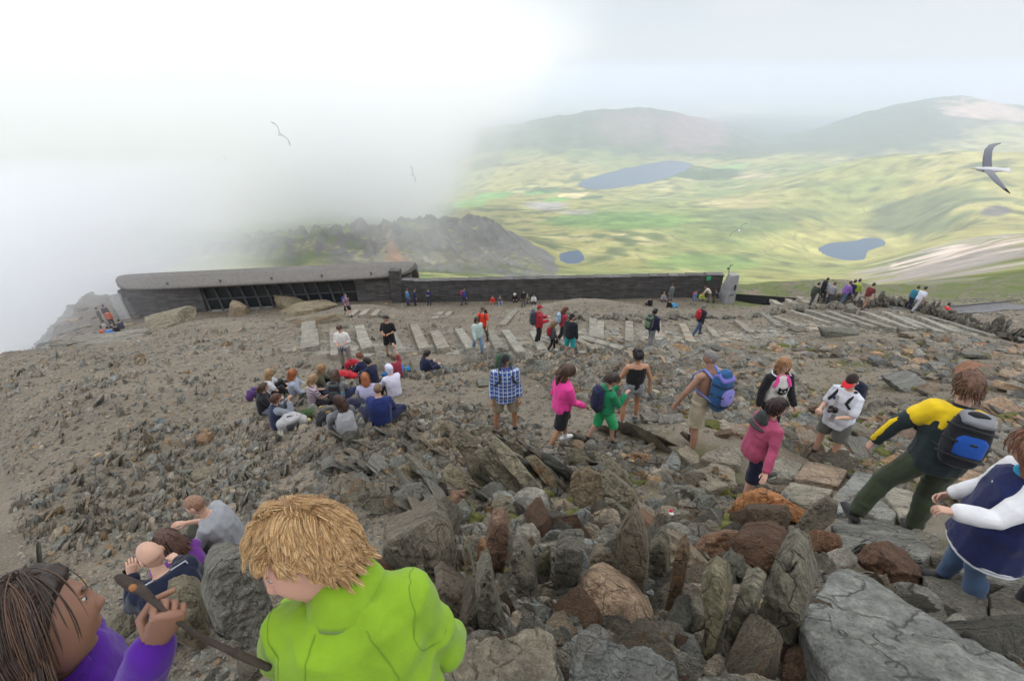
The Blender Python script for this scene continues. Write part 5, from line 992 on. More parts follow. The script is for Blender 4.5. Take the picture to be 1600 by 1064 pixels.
def skinmat(c):
    key = ('skin', tuple(c))
    if key in _cm: return _cm[key]
    m, N, L, P = newmat('skin'); t = N.new('ShaderNodeTexCoord'); f = noise(N, L, t.outputs['Object'], 9, 4); r = ramp(N, [(.3, .88), (.7, 1.1)]); L.new(f, r.inputs[0])
    L.new(mixc(N, L, 1.0, c, r.outputs[0], 'MULTIPLY'), P.inputs['Base Color']); P.inputs['Roughness'].default_value = .55
    P.inputs['Subsurface Weight'].default_value = .08; P.inputs['Subsurface Radius'].default_value = (.02, .008, .004); P.inputs['Subsurface Scale'].default_value = .3
    _cm[key] = m; return m
def hairmat(c):
    key = ('hair', tuple(c))
    if key in _cm: return _cm[key]
    m, N, L, P = newmat('hair'); t = N.new('ShaderNodeTexCoord'); mp = N.new('ShaderNodeMapping'); mp.inputs['Scale'].default_value = (1, 1, .25); L.new(t.outputs['Object'], mp.inputs[0])
    f = noise(N, L, mp.outputs[0], 60, 4, .7); r = ramp(N, [(.3, .6), (.7, 1.4)]); L.new(f, r.inputs[0]); L.new(mixc(N, L, 1.0, c, r.outputs[0], 'MULTIPLY'), P.inputs['Base Color'])
    P.inputs['Roughness'].default_value = .5; L.new(bump(N, L, f, .01, .8), P.inputs['Normal']); _cm[key] = m; return m
M_EYE = simple('eye_dark', (.02, .015, .012), .3); M_WHITE = simple('eye_white', (.6, .58, .55), .4); M_LIP = simple('lips', (.36, .14, .12), .5); M_BROW = simple('brow', (.07, .045, .03), .8)
SKIN, TAN_, DARKT = (.52, .31, .225), (.42, .22, .13), (.33, .18, .12)

def head_geo(lvl=4, lip=True):
    V, F = ico(lvl); x, y, z = V[:, 0].copy(), V[:, 1].copy(), V[:, 2].copy()
    P = V * np.array([.074, .093, .116]); dn = np.clip(-z, 0, 1); fr = np.clip(y, 0, 1)
    P[:, 0] *= 1 - .30 * dn ** 1.3; P[:, 1] *= np.where(y < 0, 1 - .38 * dn, 1 - .04 * dn)
    P[:, 1] = np.where((y < 0) & (z > -.2), P[:, 1] * 1.08, P[:, 1])
    g = lambda cx, cz, sx, sz: np.exp(-((np.abs(x) - cx) / sx) ** 2 - ((z - cz) / sz) ** 2) * (y > .1)
    P[:, 1] += .0155 * g(0, -.20, .13, .13) + .007 * g(0, .0, .10, .18) - .012 * g(.34, .09, .15, .11) + .005 * g(.3, .28, .3, .09) + .007 * g(0, -.48, .18, .05) + .006 * g(0, -.57, .15, .05) - .004 * g(0, -.68, .2, .05) + .010 * g(0, -.84, .22, .12) + .005 * g(.5, -.25, .2, .2)
    return P, F, g
def add_head(mb, loc, Rm, s=1.0, lvl=4, face=True, m0=0):
    P, F, g = head_geo(lvl); Rm = np.asarray(Rm); tr = lambda A: (np.asarray(A) * s) @ Rm.T + loc
    V, _ = ico(lvl); lipm = (np.abs(V[:, 0]) < .24) & (np.abs(V[:, 2] + .525) < .06) & (V[:, 1] > .4); lm = lipm[F].all(1)
    mb.add(tr(P), F[~lm], m0); 
    if lm.any(): mb.add(tr(P), F[lm], 3 if face else m0)
    for sx in (-1, 1):
        E, Fe = ico(2); mb.add(tr(E * (.011, .020, .031) @ rotm(-.2, 0, sx * .35).T + (sx * .073, -.008, -.005)), Fe, m0)
        if face:
            mb.add(tr(E * (.0135, .008, .0060) + (sx * .030, .0735, .010)), Fe, 2); mb.add(tr(E * (.0064, .0040, .0058) + (sx * .030, .0796, .0095)), Fe, 1); mb.add(tr(E * (.0165, .0095, .0045) + (sx * .030, .0745, .0175)), Fe, m0); mb.add(tr(E * (.0150, .0085, .0035) + (sx * .030, .0740, .0020)), Fe, m0)
            mb.add(tr(E * (.019, .006, .0035) @ rotm(0, sx * .12, 0).T + (sx * .031, .087, .030)), Fe, 4)
def hair_dir_t(y, x, style):
    a = np.interp(y, [-1, -.25, .05, .35, .7, 1], [-.62, -.60, -.12, .28, .50, .56])
    return a
def add_hair(mb, loc, Rm, s, thick, style='short', seed=0, lvl=4, m=0, hero=False):
    V, F = ico(lvl); P, _, _ = head_geo(lvl); z = V[:, 2]; t = hair_dir_t(V[:, 1], V[:, 0], style)
    k = np.clip((z - t) / .16, 0, 1); k = k * k * (3 - 2 * k); n = fbm(V * np.array([5, 5, 2.2]) + seed, 4, seed)
    r = 1 + k * (thick / .09) * (1 + .55 * n) - (1 - k) * .06
    W = (P * r[:, None] * s) @ np.asarray(Rm).T + loc; keep = (k[F] > 0.0).any(1); mb.add(W, F[keep], m)
def strands(mb, loc, Rm, s, n, length, width, seed, droop=1.0, spread=.25, region='all', seg=5, curl=.3, off=.01, m=0, front=.1, cols=None, lift_=1.0, clump=0, bias=(0, 0, 0), ymax=.35, cs=.9):
    q = np.random.RandomState(seed); V = q.normal(size=(n * 4, 3)); V /= np.linalg.norm(V, axis=1)[:, None]
    t = hair_dir_t(V[:, 1], V[:, 0], ''); ok = V[:, 2] > t + .06
    if region == 'back': ok &= (V[:, 1] < ymax)
    V = V[ok][:n]; n = len(V); base = V * np.array([.074, .097, .116]) + V * off
    # combed from the crown outward and down
    crown = np.array([0, -.45, .89]); flow = V - crown * (V @ crown)[:, None]; fl = np.linalg.norm(flow, axis=1)[:, None]; flow = flow / (fl + .12)
    cl = q.normal(size=(40, 3)); cid = np.argmax(V @ (cl / np.linalg.norm(cl, axis=1)[:, None]).T, 1); cj = q.normal(size=(40, 3))[cid] * .5
    d = flow + np.array(bias) + V * spread + cj * curl + q.normal(size=(n, 3)) * .12; L_ = length * q.uniform(.6, 1.15, n)
    cl_ = q.uniform(0, 1, (n, 1)); pts = [base]; cur = d / np.linalg.norm(d, axis=1)[:, None]
    for j in range(seg):
        cur = cur + np.array([0, 0, -1.0]) * droop * .35 + np.array(bias) * .15 + q.normal(size=(n, 3)) * .03 + cj * curl * .25 * math.sin(j * 1.9); cur /= np.linalg.norm(cur, axis=1)[:, None]
        p = pts[-1] + cur * (L_ / seg)[:, None]
        # keep outside the skull
        e = p / np.array([.078, .100, .120]); rr_ = np.linalg.norm(e, axis=1); zone = p[:, 2] > -.075; lim = np.clip(rr_, 1.02 + off * 5, 1.04 + off * 9 + .10 * (j + 1) / seg * lift_ + .05 * cl_[:, 0]); p = np.where(zone[:, None], p / np.maximum(rr_, 1e-3)[:, None] * lim[:, None], p); pts.append(p)
    pts = np.stack(pts, 1); K = seg + 1
    if clump:     # locks: strands lean together towards their tips
        gi = q.choice(n, max(6, n // clump), replace=False); gn = gi[np.argmax(V @ V[gi].T, 1)]; tt = (np.arange(K) / seg)[None, :, None]; pts = pts + (pts[gn] - pts) * (cs * tt ** .8)
    tan = np.gradient(pts, axis=1); sd = np.cross(tan, V[:, None]); sd /= np.linalg.norm(sd, axis=2)[..., None] + 1e-9; up = np.cross(sd, tan); up /= np.linalg.norm(up, axis=2)[..., None] + 1e-9
    w = width * np.array([.8] + [1.0] * (K - 2) + [.15])[None, :, None] * q.uniform(.7, 1.3, (n, 1, 1))
    ring = np.stack([pts + sd * w, pts + up * w * .6, pts - sd * w, pts - up * w * .3], 2)      # n,K,4,3
    W = (ring.reshape(-1, 3) * s) @ np.asarray(Rm).T + loc; i0 = (np.arange(n)[:, None, None] * K + np.arange(K - 1)[None, :, None]) * 4; j = np.arange(4)[None, None]; j2 = (j + 1) % 4
    Fq = np.stack(np.broadcast_arrays(i0 + j, i0 + j2, i0 + 4 + j2, i0 + 4 + j), -1).reshape(-1, 4)
    nt_ = len(W); mb.add(W, Fq, m)
    if cols is not None: mb.C[-1] = np.repeat(np.asarray(cols)[q.randint(len(cols), size=n)] * q.uniform(.75, 1.25, (n, 1)), K * 4, 0)
def add_hand(mb, w, d, up, s=1.0, curl=.4, side=1, m=0, nseg=6, spread=.12):
    """w wrist, d direction of the hand, up = back of the hand, side=+1 right hand"""
    d = np.array(d, float); d /= np.linalg.norm(d); up = np.array(up, float); up -= d * up.dot(d); up /= np.linalg.norm(up) + 1e-9; lat = np.cross(d, up) * side    # thumb side = -lat
    w = np.array(w, float); P = lambda a, b, c: w + (d * a + lat * b + up * c) * s
    mb.loft([P(-.01, 0, 0), P(.03, 0, 0), P(.06, .0, 0), P(.088, .0, -.001)], [(.026 * s, .019 * s), (.034 * s, .017 * s), (.040 * s, .015 * s), (.036 * s, .012 * s)], 10, side=lat, m=m)
    for k, (off, ln) in enumerate(((-.030, .070), (-.010, .078), (.010, .073), (.029, .058))):
        p = P(.085 - abs(off) * .2, off, 0); a = curl * .55 + .05 * k * curl; dd = d + lat * off * spread * 20 * .2; pts = [p]; 
        for fr in (.45, .32, .27):
            c, s_ = math.cos(a), math.sin(a); v = dd * c - up * s_; v /= np.linalg.norm(v); p = p + v * ln * fr * s; pts.append(p); a += curl * .75
        mb.loft(pts, [.0088 * s, .0082 * s, .0075 * s, .0062 * s], nseg, m=m)
    pts = [P(.015, -.022, -.004), P(.045, -.045, -.012 - .01 * curl), P(.07, -.050 + .012 * curl, -.022 - .02 * curl), P(.092, -.046 + .03 * curl, -.028 - .02 * curl)]
    mb.loft(pts, [.014 * s, .0115 * s, .0095 * s, .0075 * s], nseg, m=m)

nv = lambda v: np.array(v, float) / np.linalg.norm(v)
POSE = dict(
    stand=dict(arm=[((.16, .0, -1), (.08, .22, -1))] * 2, leg=[((.07, .02, -1), (.02, -.03, -1))] * 2),
    walk=dict(arm=[((.14, -.3, -1), (.05, .1, -1)), ((.14, .3, -1), (.0, .55, -1))], leg=[((.03, .42, -1), (.02, .0, -1)), ((.04, -.2, -1), (.02, -.55, -1))], lean=.06),
    walk2=dict(arm=[((.14, .3, -1), (.0, .55, -1)), ((.14, -.3, -1), (.05, .1, -1))], leg=[((.04, -.2, -1), (.02, -.55, -1)), ((.03, .42, -1), (.02, .0, -1))], lean=.06),
    stride=dict(arm=[((.2, .4, -1), (.0, .7, -.8)), ((.2, -.4, -1), (.1, .0, -1))], leg=[((.05, .62, -1), (.02, .1, -1)), ((.05, -.5, -1), (.02, -.75, -1))], lean=.15),
    hands=dict(arm=[((.28, .05, -1), (-.62, .95, .12))] * 2, leg=[((.08, .0, -1), (.02, -.02, -1))] * 2, head=(.45, 0, 0)),
    sit=dict(arm=[((.2, .55, -.8), (-.35, .8, -.1))] * 2, leg=[((.16, .85, .55), (.02, .35, -1))] * 2, lean=.3, sit=1),
    sitx=dict(arm=[((.25, .45, -.9), (-.4, .9, -.05))] * 2, leg=[((.75, .75, .12), (-.85, .35, -.22))] * 2, lean=.28, sit=1),
    sitl=dict(arm=[((.2, .4, -.9), (-.2, .9, .1))] * 2, leg=[((.12, 1, .22), (.0, .8, -.55))] * 2, lean=.2, sit=1),
    crouch=dict(arm=[((.2, .6, -.7), (-.1, .8, -.6))] * 2, leg=[((.2, .9, -.1), (.0, -.35, -1))] * 2, lean=.6),
    bend=dict(arm=[((.1, .5, -1), (.0, .5, -1))] * 2, leg=[((.06, .05, -1), (.02, -.1, -1))] * 2, lean=1.0),
)
KIND_SKIN = {}
def person(label, at, H=1.72, rz=0.0, pose='stand', skin=SKIN, hair=('short', (.07, .045, .03)), top=None, bottom=None, shoes=(.03, .03, .035), hat=None, group=None, lod=1,
           lean=None, side=0.0, head=None, arm=None, leg=None, pack=None, waist=None, build=1.0, seed=None, socks=None, glasses=None, lift=0.0, twist=0.0, handcurl=.7, extra=None, vox=None, dz=0.0, hoff=(0, 0, 0), ik=None, axes=None):
    """lod 0 = close, 1 = middle distance, 2 = far"""
    P_ = dict(POSE[pose]); arm = arm or P_['arm']; leg = leg or P_['leg']; lean = P_.get('lean', 0.0) if lean is None else lean; head = head if head is not None else P_.get('head', (.12, 0, 0)); sit = P_.get('sit')
    at = np.array(at, float)
    if len(at) == 2: at = ground_hit(*at)
    seed = seed if seed is not None else int(abs(at[0] * 71 + at[1] * 37)) % 9973
    k = H / 1.75; hs = (.215 + .02 * min(1, max(0, (H - 1.1) / .6))) / .232 * (1.0 if H > 1.5 else 1.03)
    root = empty('person', tuple(at), rz, label=label, cat='person', group=group); dist = float(np.linalg.norm(at))
    vx = vox or max(.010, min(.05, dist * .0015)) * (1 if lod else .8)
    nS = 8 if lod == 2 else 12
    # skeleton
    L1, L2, A1, A2 = .43 * k, .42 * k, .295 * k, .255 * k
    pel = np.array([0, 0, 0.0]); up = np.array([0, 0, 1.0]); ld = nv((math.sin(side), math.sin(lean) * math.cos(side), math.cos(lean) * math.cos(side)))
    d0 = nv(up * .55 + ld * .45) if not sit else nv(up * .8 + ld * .3 - np.array([0, .12, 0]))
    sp = [pel]; Ls = .50 * k
    for j in range(8): dd = nv(d0 * (1 - j / 7) + ld * (j / 7)); sp.append(sp[-1] + dd * Ls / 8)
    sp = np.array(sp); sp0 = sp.copy(); dt = nv(sp[-1] - sp[-3]); sdv = nv(np.cross(dt, [0, 1.0, 0]) if abs(dt[1]) < .95 else [1, 0, 0]); sdv = np.array([1.0, 0, 0]) if sdv[0] == 0 else sdv * np.sign(sdv[0])
    if twist: sdv = nv(sdv * math.cos(twist) + np.cross(dt, sdv) * math.sin(twist))
    at_s = lambda s: np.array([np.interp(s * 8, range(9), sp0[:, c]) for c in range(3)])
    fwd = np.cross(dt, sdv) * 1.0      # chest forward
    if fwd[1] < 0 and not twist: fwd = -fwd
    hipc = pel; hips = [hipc + np.array([sx * .092 * k * build, 0, 0]) for sx in (-1, 1)]
    shc = at_s(.86); sh = [shc + sdv * sx * .172 * k * (.94 + .06 * build) for sx in (-1, 1)]
    mir = lambda v, sx: nv((v[0] * sx, v[1], v[2]))
    knees, ankles = [], []
    for i, sx in enumerate((-1, 1)):
        kn = hips[i] + mir(leg[i][0], sx) * L1; an = kn + mir(leg[i][1], sx) * L2; knees.append(kn); ankles.append(an)
    elb, wr = [], []
    for i, sx in enumerate((-1, 1)):
        e = sh[i] + mir(arm[i][0], sx) * A1; w = e + mir(arm[i][1], sx) * A2; elb.append(e); wr.append(w)
    zmin = min(a[2] for a in ankles) - .085 * k
    if sit: base = .115 * k * build
    else: base = -zmin
    off = np.array([0, 0, base + lift + dz]); tr = lambda A: [np.asarray(a) + off for a in A]
    sp = sp + off; hips, knees, ankles, sh, elb, wr = map(tr, (hips, knees, ankles, sh, elb, wr)); pel = pel + off
    if ik:       # reach a point in the world
        Mi = np.array(Matrix.Rotation(-rz, 3, 'Z'))
        for i, tgt in ik.items():
            t = Mi @ (np.array(tgt, float) - at); v = t - sh[i]; dd = np.linalg.norm(v); m_ = min(dd, (A1 + A2) * .985); vn = v / dd; h_ = math.sqrt(max(A1 ** 2 - ((A1 ** 2 - A2 ** 2 + m_ ** 2) / (2 * m_)) ** 2, 0)); a_ = (A1 ** 2 - A2 ** 2 + m_ ** 2) / (2 * m_)
            pp = np.array([(-1, 1)[i] * .45, -.25, -1.0]); pp = nv(pp - vn * pp.dot(vn)); elb[i] = sh[i] + vn * a_ + pp * h_; wr[i] = sh[i] + vn * m_
    hpitch, hyaw, hroll = head; nk = sp[-1]; hd_dir = nv(dt * .6 + up * .4 + np.array([0, .25, 0]) * (hpitch > .3)); hc = nk + hd_dir * (.078 * k) + nv(dt + up) * .085 * hs + np.array([0, .012, 0]) + np.array(hoff)
    Rh = np.array(Matrix.Rotation(hyaw, 3, 'Z') @ Matrix.Rotation(-hpitch, 3, 'X') @ Matrix.Rotation(hroll, 3, 'Y'))
    if axes:
        Mi = np.array(Matrix.Rotation(-rz, 3, 'Z')); fy = nv(Mi @ np.array(axes[0])); uz = Mi @ np.array(axes[1]); uz = nv(uz - fy * uz.dot(fy)); Rh = np.stack([np.cross(fy, uz), fy, uz], 1)
    B = build
    def torso(mb, g=0.0, s0=-.12, s1=1.0, flare=0.0, neck=False, wscale=1.0):
        ss = np.linspace(s0, min(s1, .98), 9); rx = np.interp(ss, [-.2, 0, .25, .55, .8, .93, 1.0], [.13, .162, .150, .165, .170, .135, .075]); ry = np.interp(ss, [-.2, 0, .25, .55, .8, .93, 1.0], [.10, .118, .108, .120, .105, .078, .06])
        pts = [np.array([np.interp(s * 8, range(9), sp[:, c]) for c in range(3)]) + (np.array([0, 0, s * Ls]) if s < 0 else 0) for s in ss]
        fl = np.linspace(flare, 0, 9)
        mb.loft(pts, [((a * k * B + g + f), (b * k * (.4 + .6 * B) ** 1.6 + g + f)) for a, b, f in zip(rx, ry, fl)], max(nS, 12), side=sdv, caps=False, power=2.3)
    def legs(mb, g=0.0, frac=2.0, flare=0.0, B_=1.0):
        for i in range(2):
            h, kn, an = hips[i], knees[i], ankles[i]; pts = [h, h * .5 + kn * .5, kn]; rr_ = [.088 * k * (.5 + .5 * B) + g, .072 * k * (.5 + .5 * B) + g + flare * .5, .054 * k + g + flare]
            if frac <= 1: e = h * (1 - frac) + kn * frac; pts = [h, h * .5 + e * .5, e]; rr_ = [rr_[0], rr_[1] + flare * .2, np.interp(frac, [0, .5, 1], [.088, .072, .056]) * k + g + flare]
            elif frac > 1: t = frac - 1; c = kn * .68 + an * .32 + (0, -.012, 0); e = kn * (1 - t) + an * t; pts += [c, e] if t > .35 else [e]; rr_ += ([.056 * k + g + flare * .8, np.interp(t, [.3, 1], [.055, .038]) * k + g + flare] if t > .35 else [.054 * k + g + flare])
            mb.loft(pts, rr_, nS, caps=frac >= 1.95 and g == 0)
    def arms(mb, g=0.0, frac=2.0, idx=(0, 1), cap=True):
        for i in idx:
            s_, e, w = sh[i], elb[i], wr[i]; sx = (-1, 1)[i]; inn = shc + off - sdv * 0 ; s0_ = s_ * .7 + (shc + off) * .3
            pts = [s0_, s_, s_ * .5 + e * .5, e]; rr_ = [.058 * k + g, .055 * k * (.6 + .4 * B) + g, .046 * k * (.6 + .4 * B) + g, .038 * k + g]
            if frac <= 1: e2 = s_ * (1 - frac) + e * frac; pts = [s0_, s_, e2]; rr_ = [.058 * k + g, .056 * k + g, .046 * k + g + .008]
            else: t = frac - 1; pts += [e * .6 + w * .4, e * (1 - t) + w * t] if t > .4 else [e * (1 - t) + w * t]; rr_ += [.037 * k + g, .027 * k + g] if t > .4 else [.036 * k + g]
            mb.loft(pts, rr_, nS, caps=cap)
    # body: one skin
    b = MB(); torso(b, 0, -.15, 1.0); legs(b, 0); arms(b, 0)
    b.loft([at_s(.9) + off, nk, nk * .45 + hc * .55], [(.075 * k, .06 * k), (.056 * k, .056 * k), (.050 * k, .052 * k)], nS, side=sdv)
    for i in range(2):
        fd = nv((0.12 * (-1, 1)[i], 1, 0)) if not sit else nv(mir(leg[i][1], (-1, 1)[i]) * -.1 + np.array([0, 1, -.15])); a = ankles[i]
        b.loft([a - fd * .045 * k - (0, 0, .045 * k), a + fd * .05 * k - (0, 0, .05 * k), a + fd * .15 * k - (0, 0, .062 * k)], [(.036 * k, .034 * k), (.042 * k, .036 * k), (.036 * k, .022 * k)], 8, side=(1, 0, 0))
    V, F = remesh(b, vx, 8 if lod < 2 else 4); bm_ = MB(); bm_.add(V, F, 0); face = lod < 2
    add_head(bm_, hc, Rh, hs, 5 if lod == 0 else (4 if lod == 1 else 3), face)
    for i in range(2):
        sx = (-1, 1)[i]; dv = nv(wr[i] - elb[i]); upv = np.cross(dv, sdv) * -1; upv = upv if np.linalg.norm(upv) > .3 else np.array([0, 0, 1.0])
        if pose in ('stand', 'walk', 'walk2', 'stride') and abs(dv[2]) > .7: upv = np.array([sx * 1.0, 0, 0])
        if lod < 2: add_hand(bm_, wr[i] + dv * .005, dv, upv, k * 1.0, handcurl, sx)
        else: bm_.loft([wr[i], wr[i] + dv * .08 * k, wr[i] + dv * .15 * k], [.03 * k, .04 * k, .025 * k], 6)
    bm_.build('body', [skinmat(skin), M_EYE, M_WHITE, M_LIP, M_BROW], root)
    # hair
    st, hcol = hair[0], hair[1]; hm_ = hairmat(hcol)
    if st != 'bald':
        h = MB(); th = (.6 if hat else 1) * {'shaved': .004, 'short': .014, 'curly': .028, 'bob': .022, 'long': .020, 'pony': .014, 'bun': .014, 'hood': .01}[st]
        add_hair(h, hc, Rh, hs, th, st, seed, 5 if lod == 0 else 4 if lod == 1 else 3); Rt = lambda p: (np.array(p) * hs) @ Rh.T + hc
        if st in ('long', 'bob'):
            ln = (.30 if st == 'long' else .15) * k; p0, p1 = Rt((0, -.085, .03)), Rt((0, -.095, -.07)); p2 = p1 + np.array([0, -.01, -ln * .5]) - fwd * .01; p3 = p2 + np.array([0, .0, -ln * .5])
            h.loft([p0, p1, p2, p3], [(.07 * hs, .035), (.086 * hs, .042), (.075 * hs, .036), (.045 * hs, .02)], 10, side=Rh[:, 0], caps=True)
            for sx in (-1, 1): h.loft([Rt((sx * .068, .0, .03)), Rt((sx * .082, .005, -.06)), Rt((sx * .078, .0, -.06)) + np.array([0, 0, -ln * .55])], [(.022, .04), (.022, .04), (.012, .022)], 8, side=Rh[:, 0])
        if st == 'pony': p = Rt((0, -.105, .02)); h.loft([p, p + (0, -.035, -.02), p + (0, -.045, -.10), p + (0, -.02, -.20)], [.022, .03, .028, .010], 8)
        if st == 'bun': h.ell(Rt((0, -.075, .095)), (.04, .04, .038), lvl=2)
        if lod < 2 and st not in ('shaved', 'hood') and not (hat or (top and len(top) > 2 and top[2].get('hood_up'))):
            n_ = 700 if lod == 0 else 260
            strands(h, hc, Rh, hs, n_, {'short': .05, 'curly': .06, 'bob': .13, 'long': .17, 'pony': .06, 'bun': .06}[st], .0035 if lod == 0 else .005, seed, droop=1.0, spread=.15 if st != 'curly' else .5, curl=.25 if st != 'curly' else .7, off=th * .7)
            if st in ('long', 'bob'):
                q = np.random.RandomState(seed)
                for _ in range(60 if lod == 1 else 160):
                    sx = q.uniform(-1, 1); a = Rt((sx * .085, -.06 - .04 * (1 - abs(sx)), .02)); ln = (.32 if st == 'long' else .17) * k * q.uniform(.7, 1.1); j = q.normal(0, .012, 3)
                    h.loft([a, a + (0, -.01, -ln * .5) + j, a + (0, .0, -ln) + j * 2.5], [.006, .007, .002], 4)
        h.build('hair', hm_, root)
    # clothes
    if bottom:
        kind, c = bottom[0], bottom[1]; pat = bottom[2] if len(bottom) > 2 else None; b = MB()
        frac = {'shorts': .92, 'short_shorts': .5, 'trousers': 1.96, 'jeans': 1.96, 'leggings': 1.9, 'knee_shorts': 1.12, 'three_quarter': 1.5}[kind]
        fl = {'shorts': .03, 'short_shorts': .012, 'trousers': .012, 'jeans': .006, 'leggings': 0, 'knee_shorts': .02, 'three_quarter': .012}[kind]; g = {'leggings': .008, 'jeans': .012}.get(kind, .018) * k
        torso(b, g * .8, -.16, .22); legs(b, g, frac, fl)
        V, F = remesh(b, vx * .9, 3, .009 if lod < 2 else 0, seed); m = MB(); m.add(V, F); m.build({'short_shorts': 'shorts', 'knee_shorts': 'shorts', 'three_quarter': 'trousers'}.get(kind, kind), cloth(c, pat, (.3, .3, .32)), root)
    if top:
        kind, c = top[0], top[1]; opt = top[2] if len(top) > 2 else {}; b = MB(); g = {'tshirt': .018, 'vest': .008, 'jacket': .030, 'hoodie': .032, 'shirt': .022, 'fleece': .028, 'coat': .038, 'sweatshirt': .028, 'tank_top': .007, 'gilet': .036}[kind] * k
        hem = opt.get('hem', {'vest': -.02, 'tank_top': .02, 'coat': -.32}.get(kind, -.16)); sl = opt.get('sleeve', {'tshirt': .68, 'vest': 0, 'tank_top': 0, 'gilet': 0}.get(kind, 1.93)); tp = {'tank_top': .72, 'vest': .84}.get(kind, .985)
        torso(b, g, hem, tp, flare=opt.get('flare', .014)); sc = opt.get('sleeves'); pm = cloth(c, opt.get('pattern'), opt.get('c2', (1, 1, 1)))
        if sl and sc is None: arms(b, g * .8, sl)
        V, F = remesh(b, vx * .9, 3, .016 if lod == 0 else .009 if lod < 2 else 0, seed + 1); m = MB(); m.add(V, F); to = m.build({'coat': 'jacket', 'tank_top': 'vest'}.get(kind, kind), pm, root)
        if sc is not None:
            for i in range(2):
                b = MB(); arms(b, g * .95, sl, (i,)); V, F = remesh(b, vx * .8, 3, .006 if lod < 2 else 0, seed + 2 + i); m = MB(); m.add(V, F); m.build('sleeve', cloth(sc), to)
        if kind in ('jacket', 'coat', 'fleece', 'shirt', 'gilet') and lod < 2:
            r_ = .062 * k; n_ = 14; a = np.arange(n_ + 1) / n_ * 2 * np.pi * .92 + np.pi / 2 + .25; pc = nk + dt * .0; ring = [pc + sdv * math.cos(t) * r_ * 1.15 + fwd * math.sin(t) * r_ for t in a]
            MB().loft(ring, [(.009, .032 * k)] * len(ring), 6, side=np.array([nv(p - pc) for p in ring])).build('collar', cloth(opt.get('collar', c)), to)
        if kind in ('tank_top', 'vest'):
            b = MB()
            for sx in (-1, 1): b.loft([at_s(.70) + off + sdv * sx * .085 * k + fwd * .115 * k, sp[-1] + sdv * sx * .095 * k + fwd * .03 - (0, 0, .03), at_s(.86) + off + sdv * sx * .09 * k - fwd * .085 * k, at_s(.70) + off + sdv * sx * .08 * k - fwd * .108 * k], [(.014, .006)] * 4, 6, side=sdv)
            b.build('strap', pm, to)
        if kind in ('hoodie',) and not opt.get('hood_up'):
            MB().ell(nk - fwd * .075 * k + dt * .0, (.10 * k, .055 * k, .06 * k), lvl=3).build('hood', cloth(opt.get('hood', c)), to)
        if opt.get('hood_up'):
            V, F = ico(4); P, _, _ = head_geo(4); W = P * 1.22 + np.array([0, -.012, .004]); n = fbm(V * 3 + seed, 3, seed); W *= (1 + .06 * n)[:, None]; msk = ~((V[:, 1] > .45) & (V[:, 2] < .65)); keep = msk[F].any(1); W[:, 2] -= np.clip(-V[:, 2], 0, 1) * .03
            m = MB(); m.add((W * hs) @ Rh.T + hc, F[keep]); m.build('hood', cloth(opt.get('hood', c)), to)
        if opt.get('cuff') is not None:
            b = MB()
            for i in range(2): dv = wr[i] - elb[i]; b.loft([elb[i] + dv * .90, elb[i] + dv * .97], [.036 * k + g * .6] * 2, 10)
            b.build('cuff', cloth(opt['cuff']), to)
        if opt.get('band') is not None:       # hem band
            h0 = sp[0] + np.array([0, 0, hem * Ls]); MB().loft([h0, h0 + (0, 0, .022), h0 + (0, 0, .045)], [((.162 * k * B + g + .016), (.12 * k + g + .016))] * 3, 16, side=sdv, caps=False, power=2.3).build('hem_band', cloth(opt['band']), to)
    if waist:
        b = MB(); h0 = sp[1]; b.loft([sp[0] - (0, 0, .03), sp[1] + (0, 0, .02)], [(.185 * k, .145 * k)] * 2, 12, side=(1, 0, 0)); b.loft([h0 + (.03, .14, -.04), h0 + (.06, .15, -.2)], [.03, .02], 6).loft([h0 + (-.03, .14, -.04), h0 + (-.06, .15, -.22)], [.03, .02], 6); b.build('tied_jacket', cloth(waist), root)
    if socks is not None and lod < 2:
        b = MB()
        for i in range(2): dv = knees[i] - ankles[i]; b.loft([ankles[i] - nv(dv) * .02, ankles[i] + nv(dv) * .075 * k], [.044 * k, .043 * k], 10, caps=False)
        b.build('socks', cloth(socks), root)
    for i in range(2):
        fd = nv((0.12 * (-1, 1)[i], 1, 0)) if not sit else nv((0, 1, -.1)); a = ankles[i]; b = MB(); hh = [a - fd * .06 * k - (0, 0, .045 * k), a + fd * .0 * k - (0, 0, .040 * k), a + fd * .07 * k - (0, 0, .052 * k), a + fd * .165 * k - (0, 0, .064 * k)]
        b.loft(hh, [(.040 * k, .040 * k), (.046 * k, .046 * k), (.050 * k, .036 * k), (.042 * k, .024 * k)], 10, side=(1, 0, 0)); b.loft([a - (0, 0, .03), a + nv(knees[i] - a) * .035 * k], [.047 * k, .046 * k], 10)
        if lod < 2:
            sl_ = MB(); sl_.loft([a - fd * .075 * k - (0, 0, .080 * k), a + fd * .06 * k - (0, 0, .082 * k), a + fd * .185 * k - (0, 0, .080 * k)], [(.038 * k, .012), (.048 * k, .012), (.038 * k, .010)], 10, side=(1, 0, 0))
        s_o = b.build('shoe', cloth(shoes, rough=.6), root)
        if lod < 2: sl_.build('sole', cloth(tuple(np.array(shoes) * .4 + .05)), s_o)
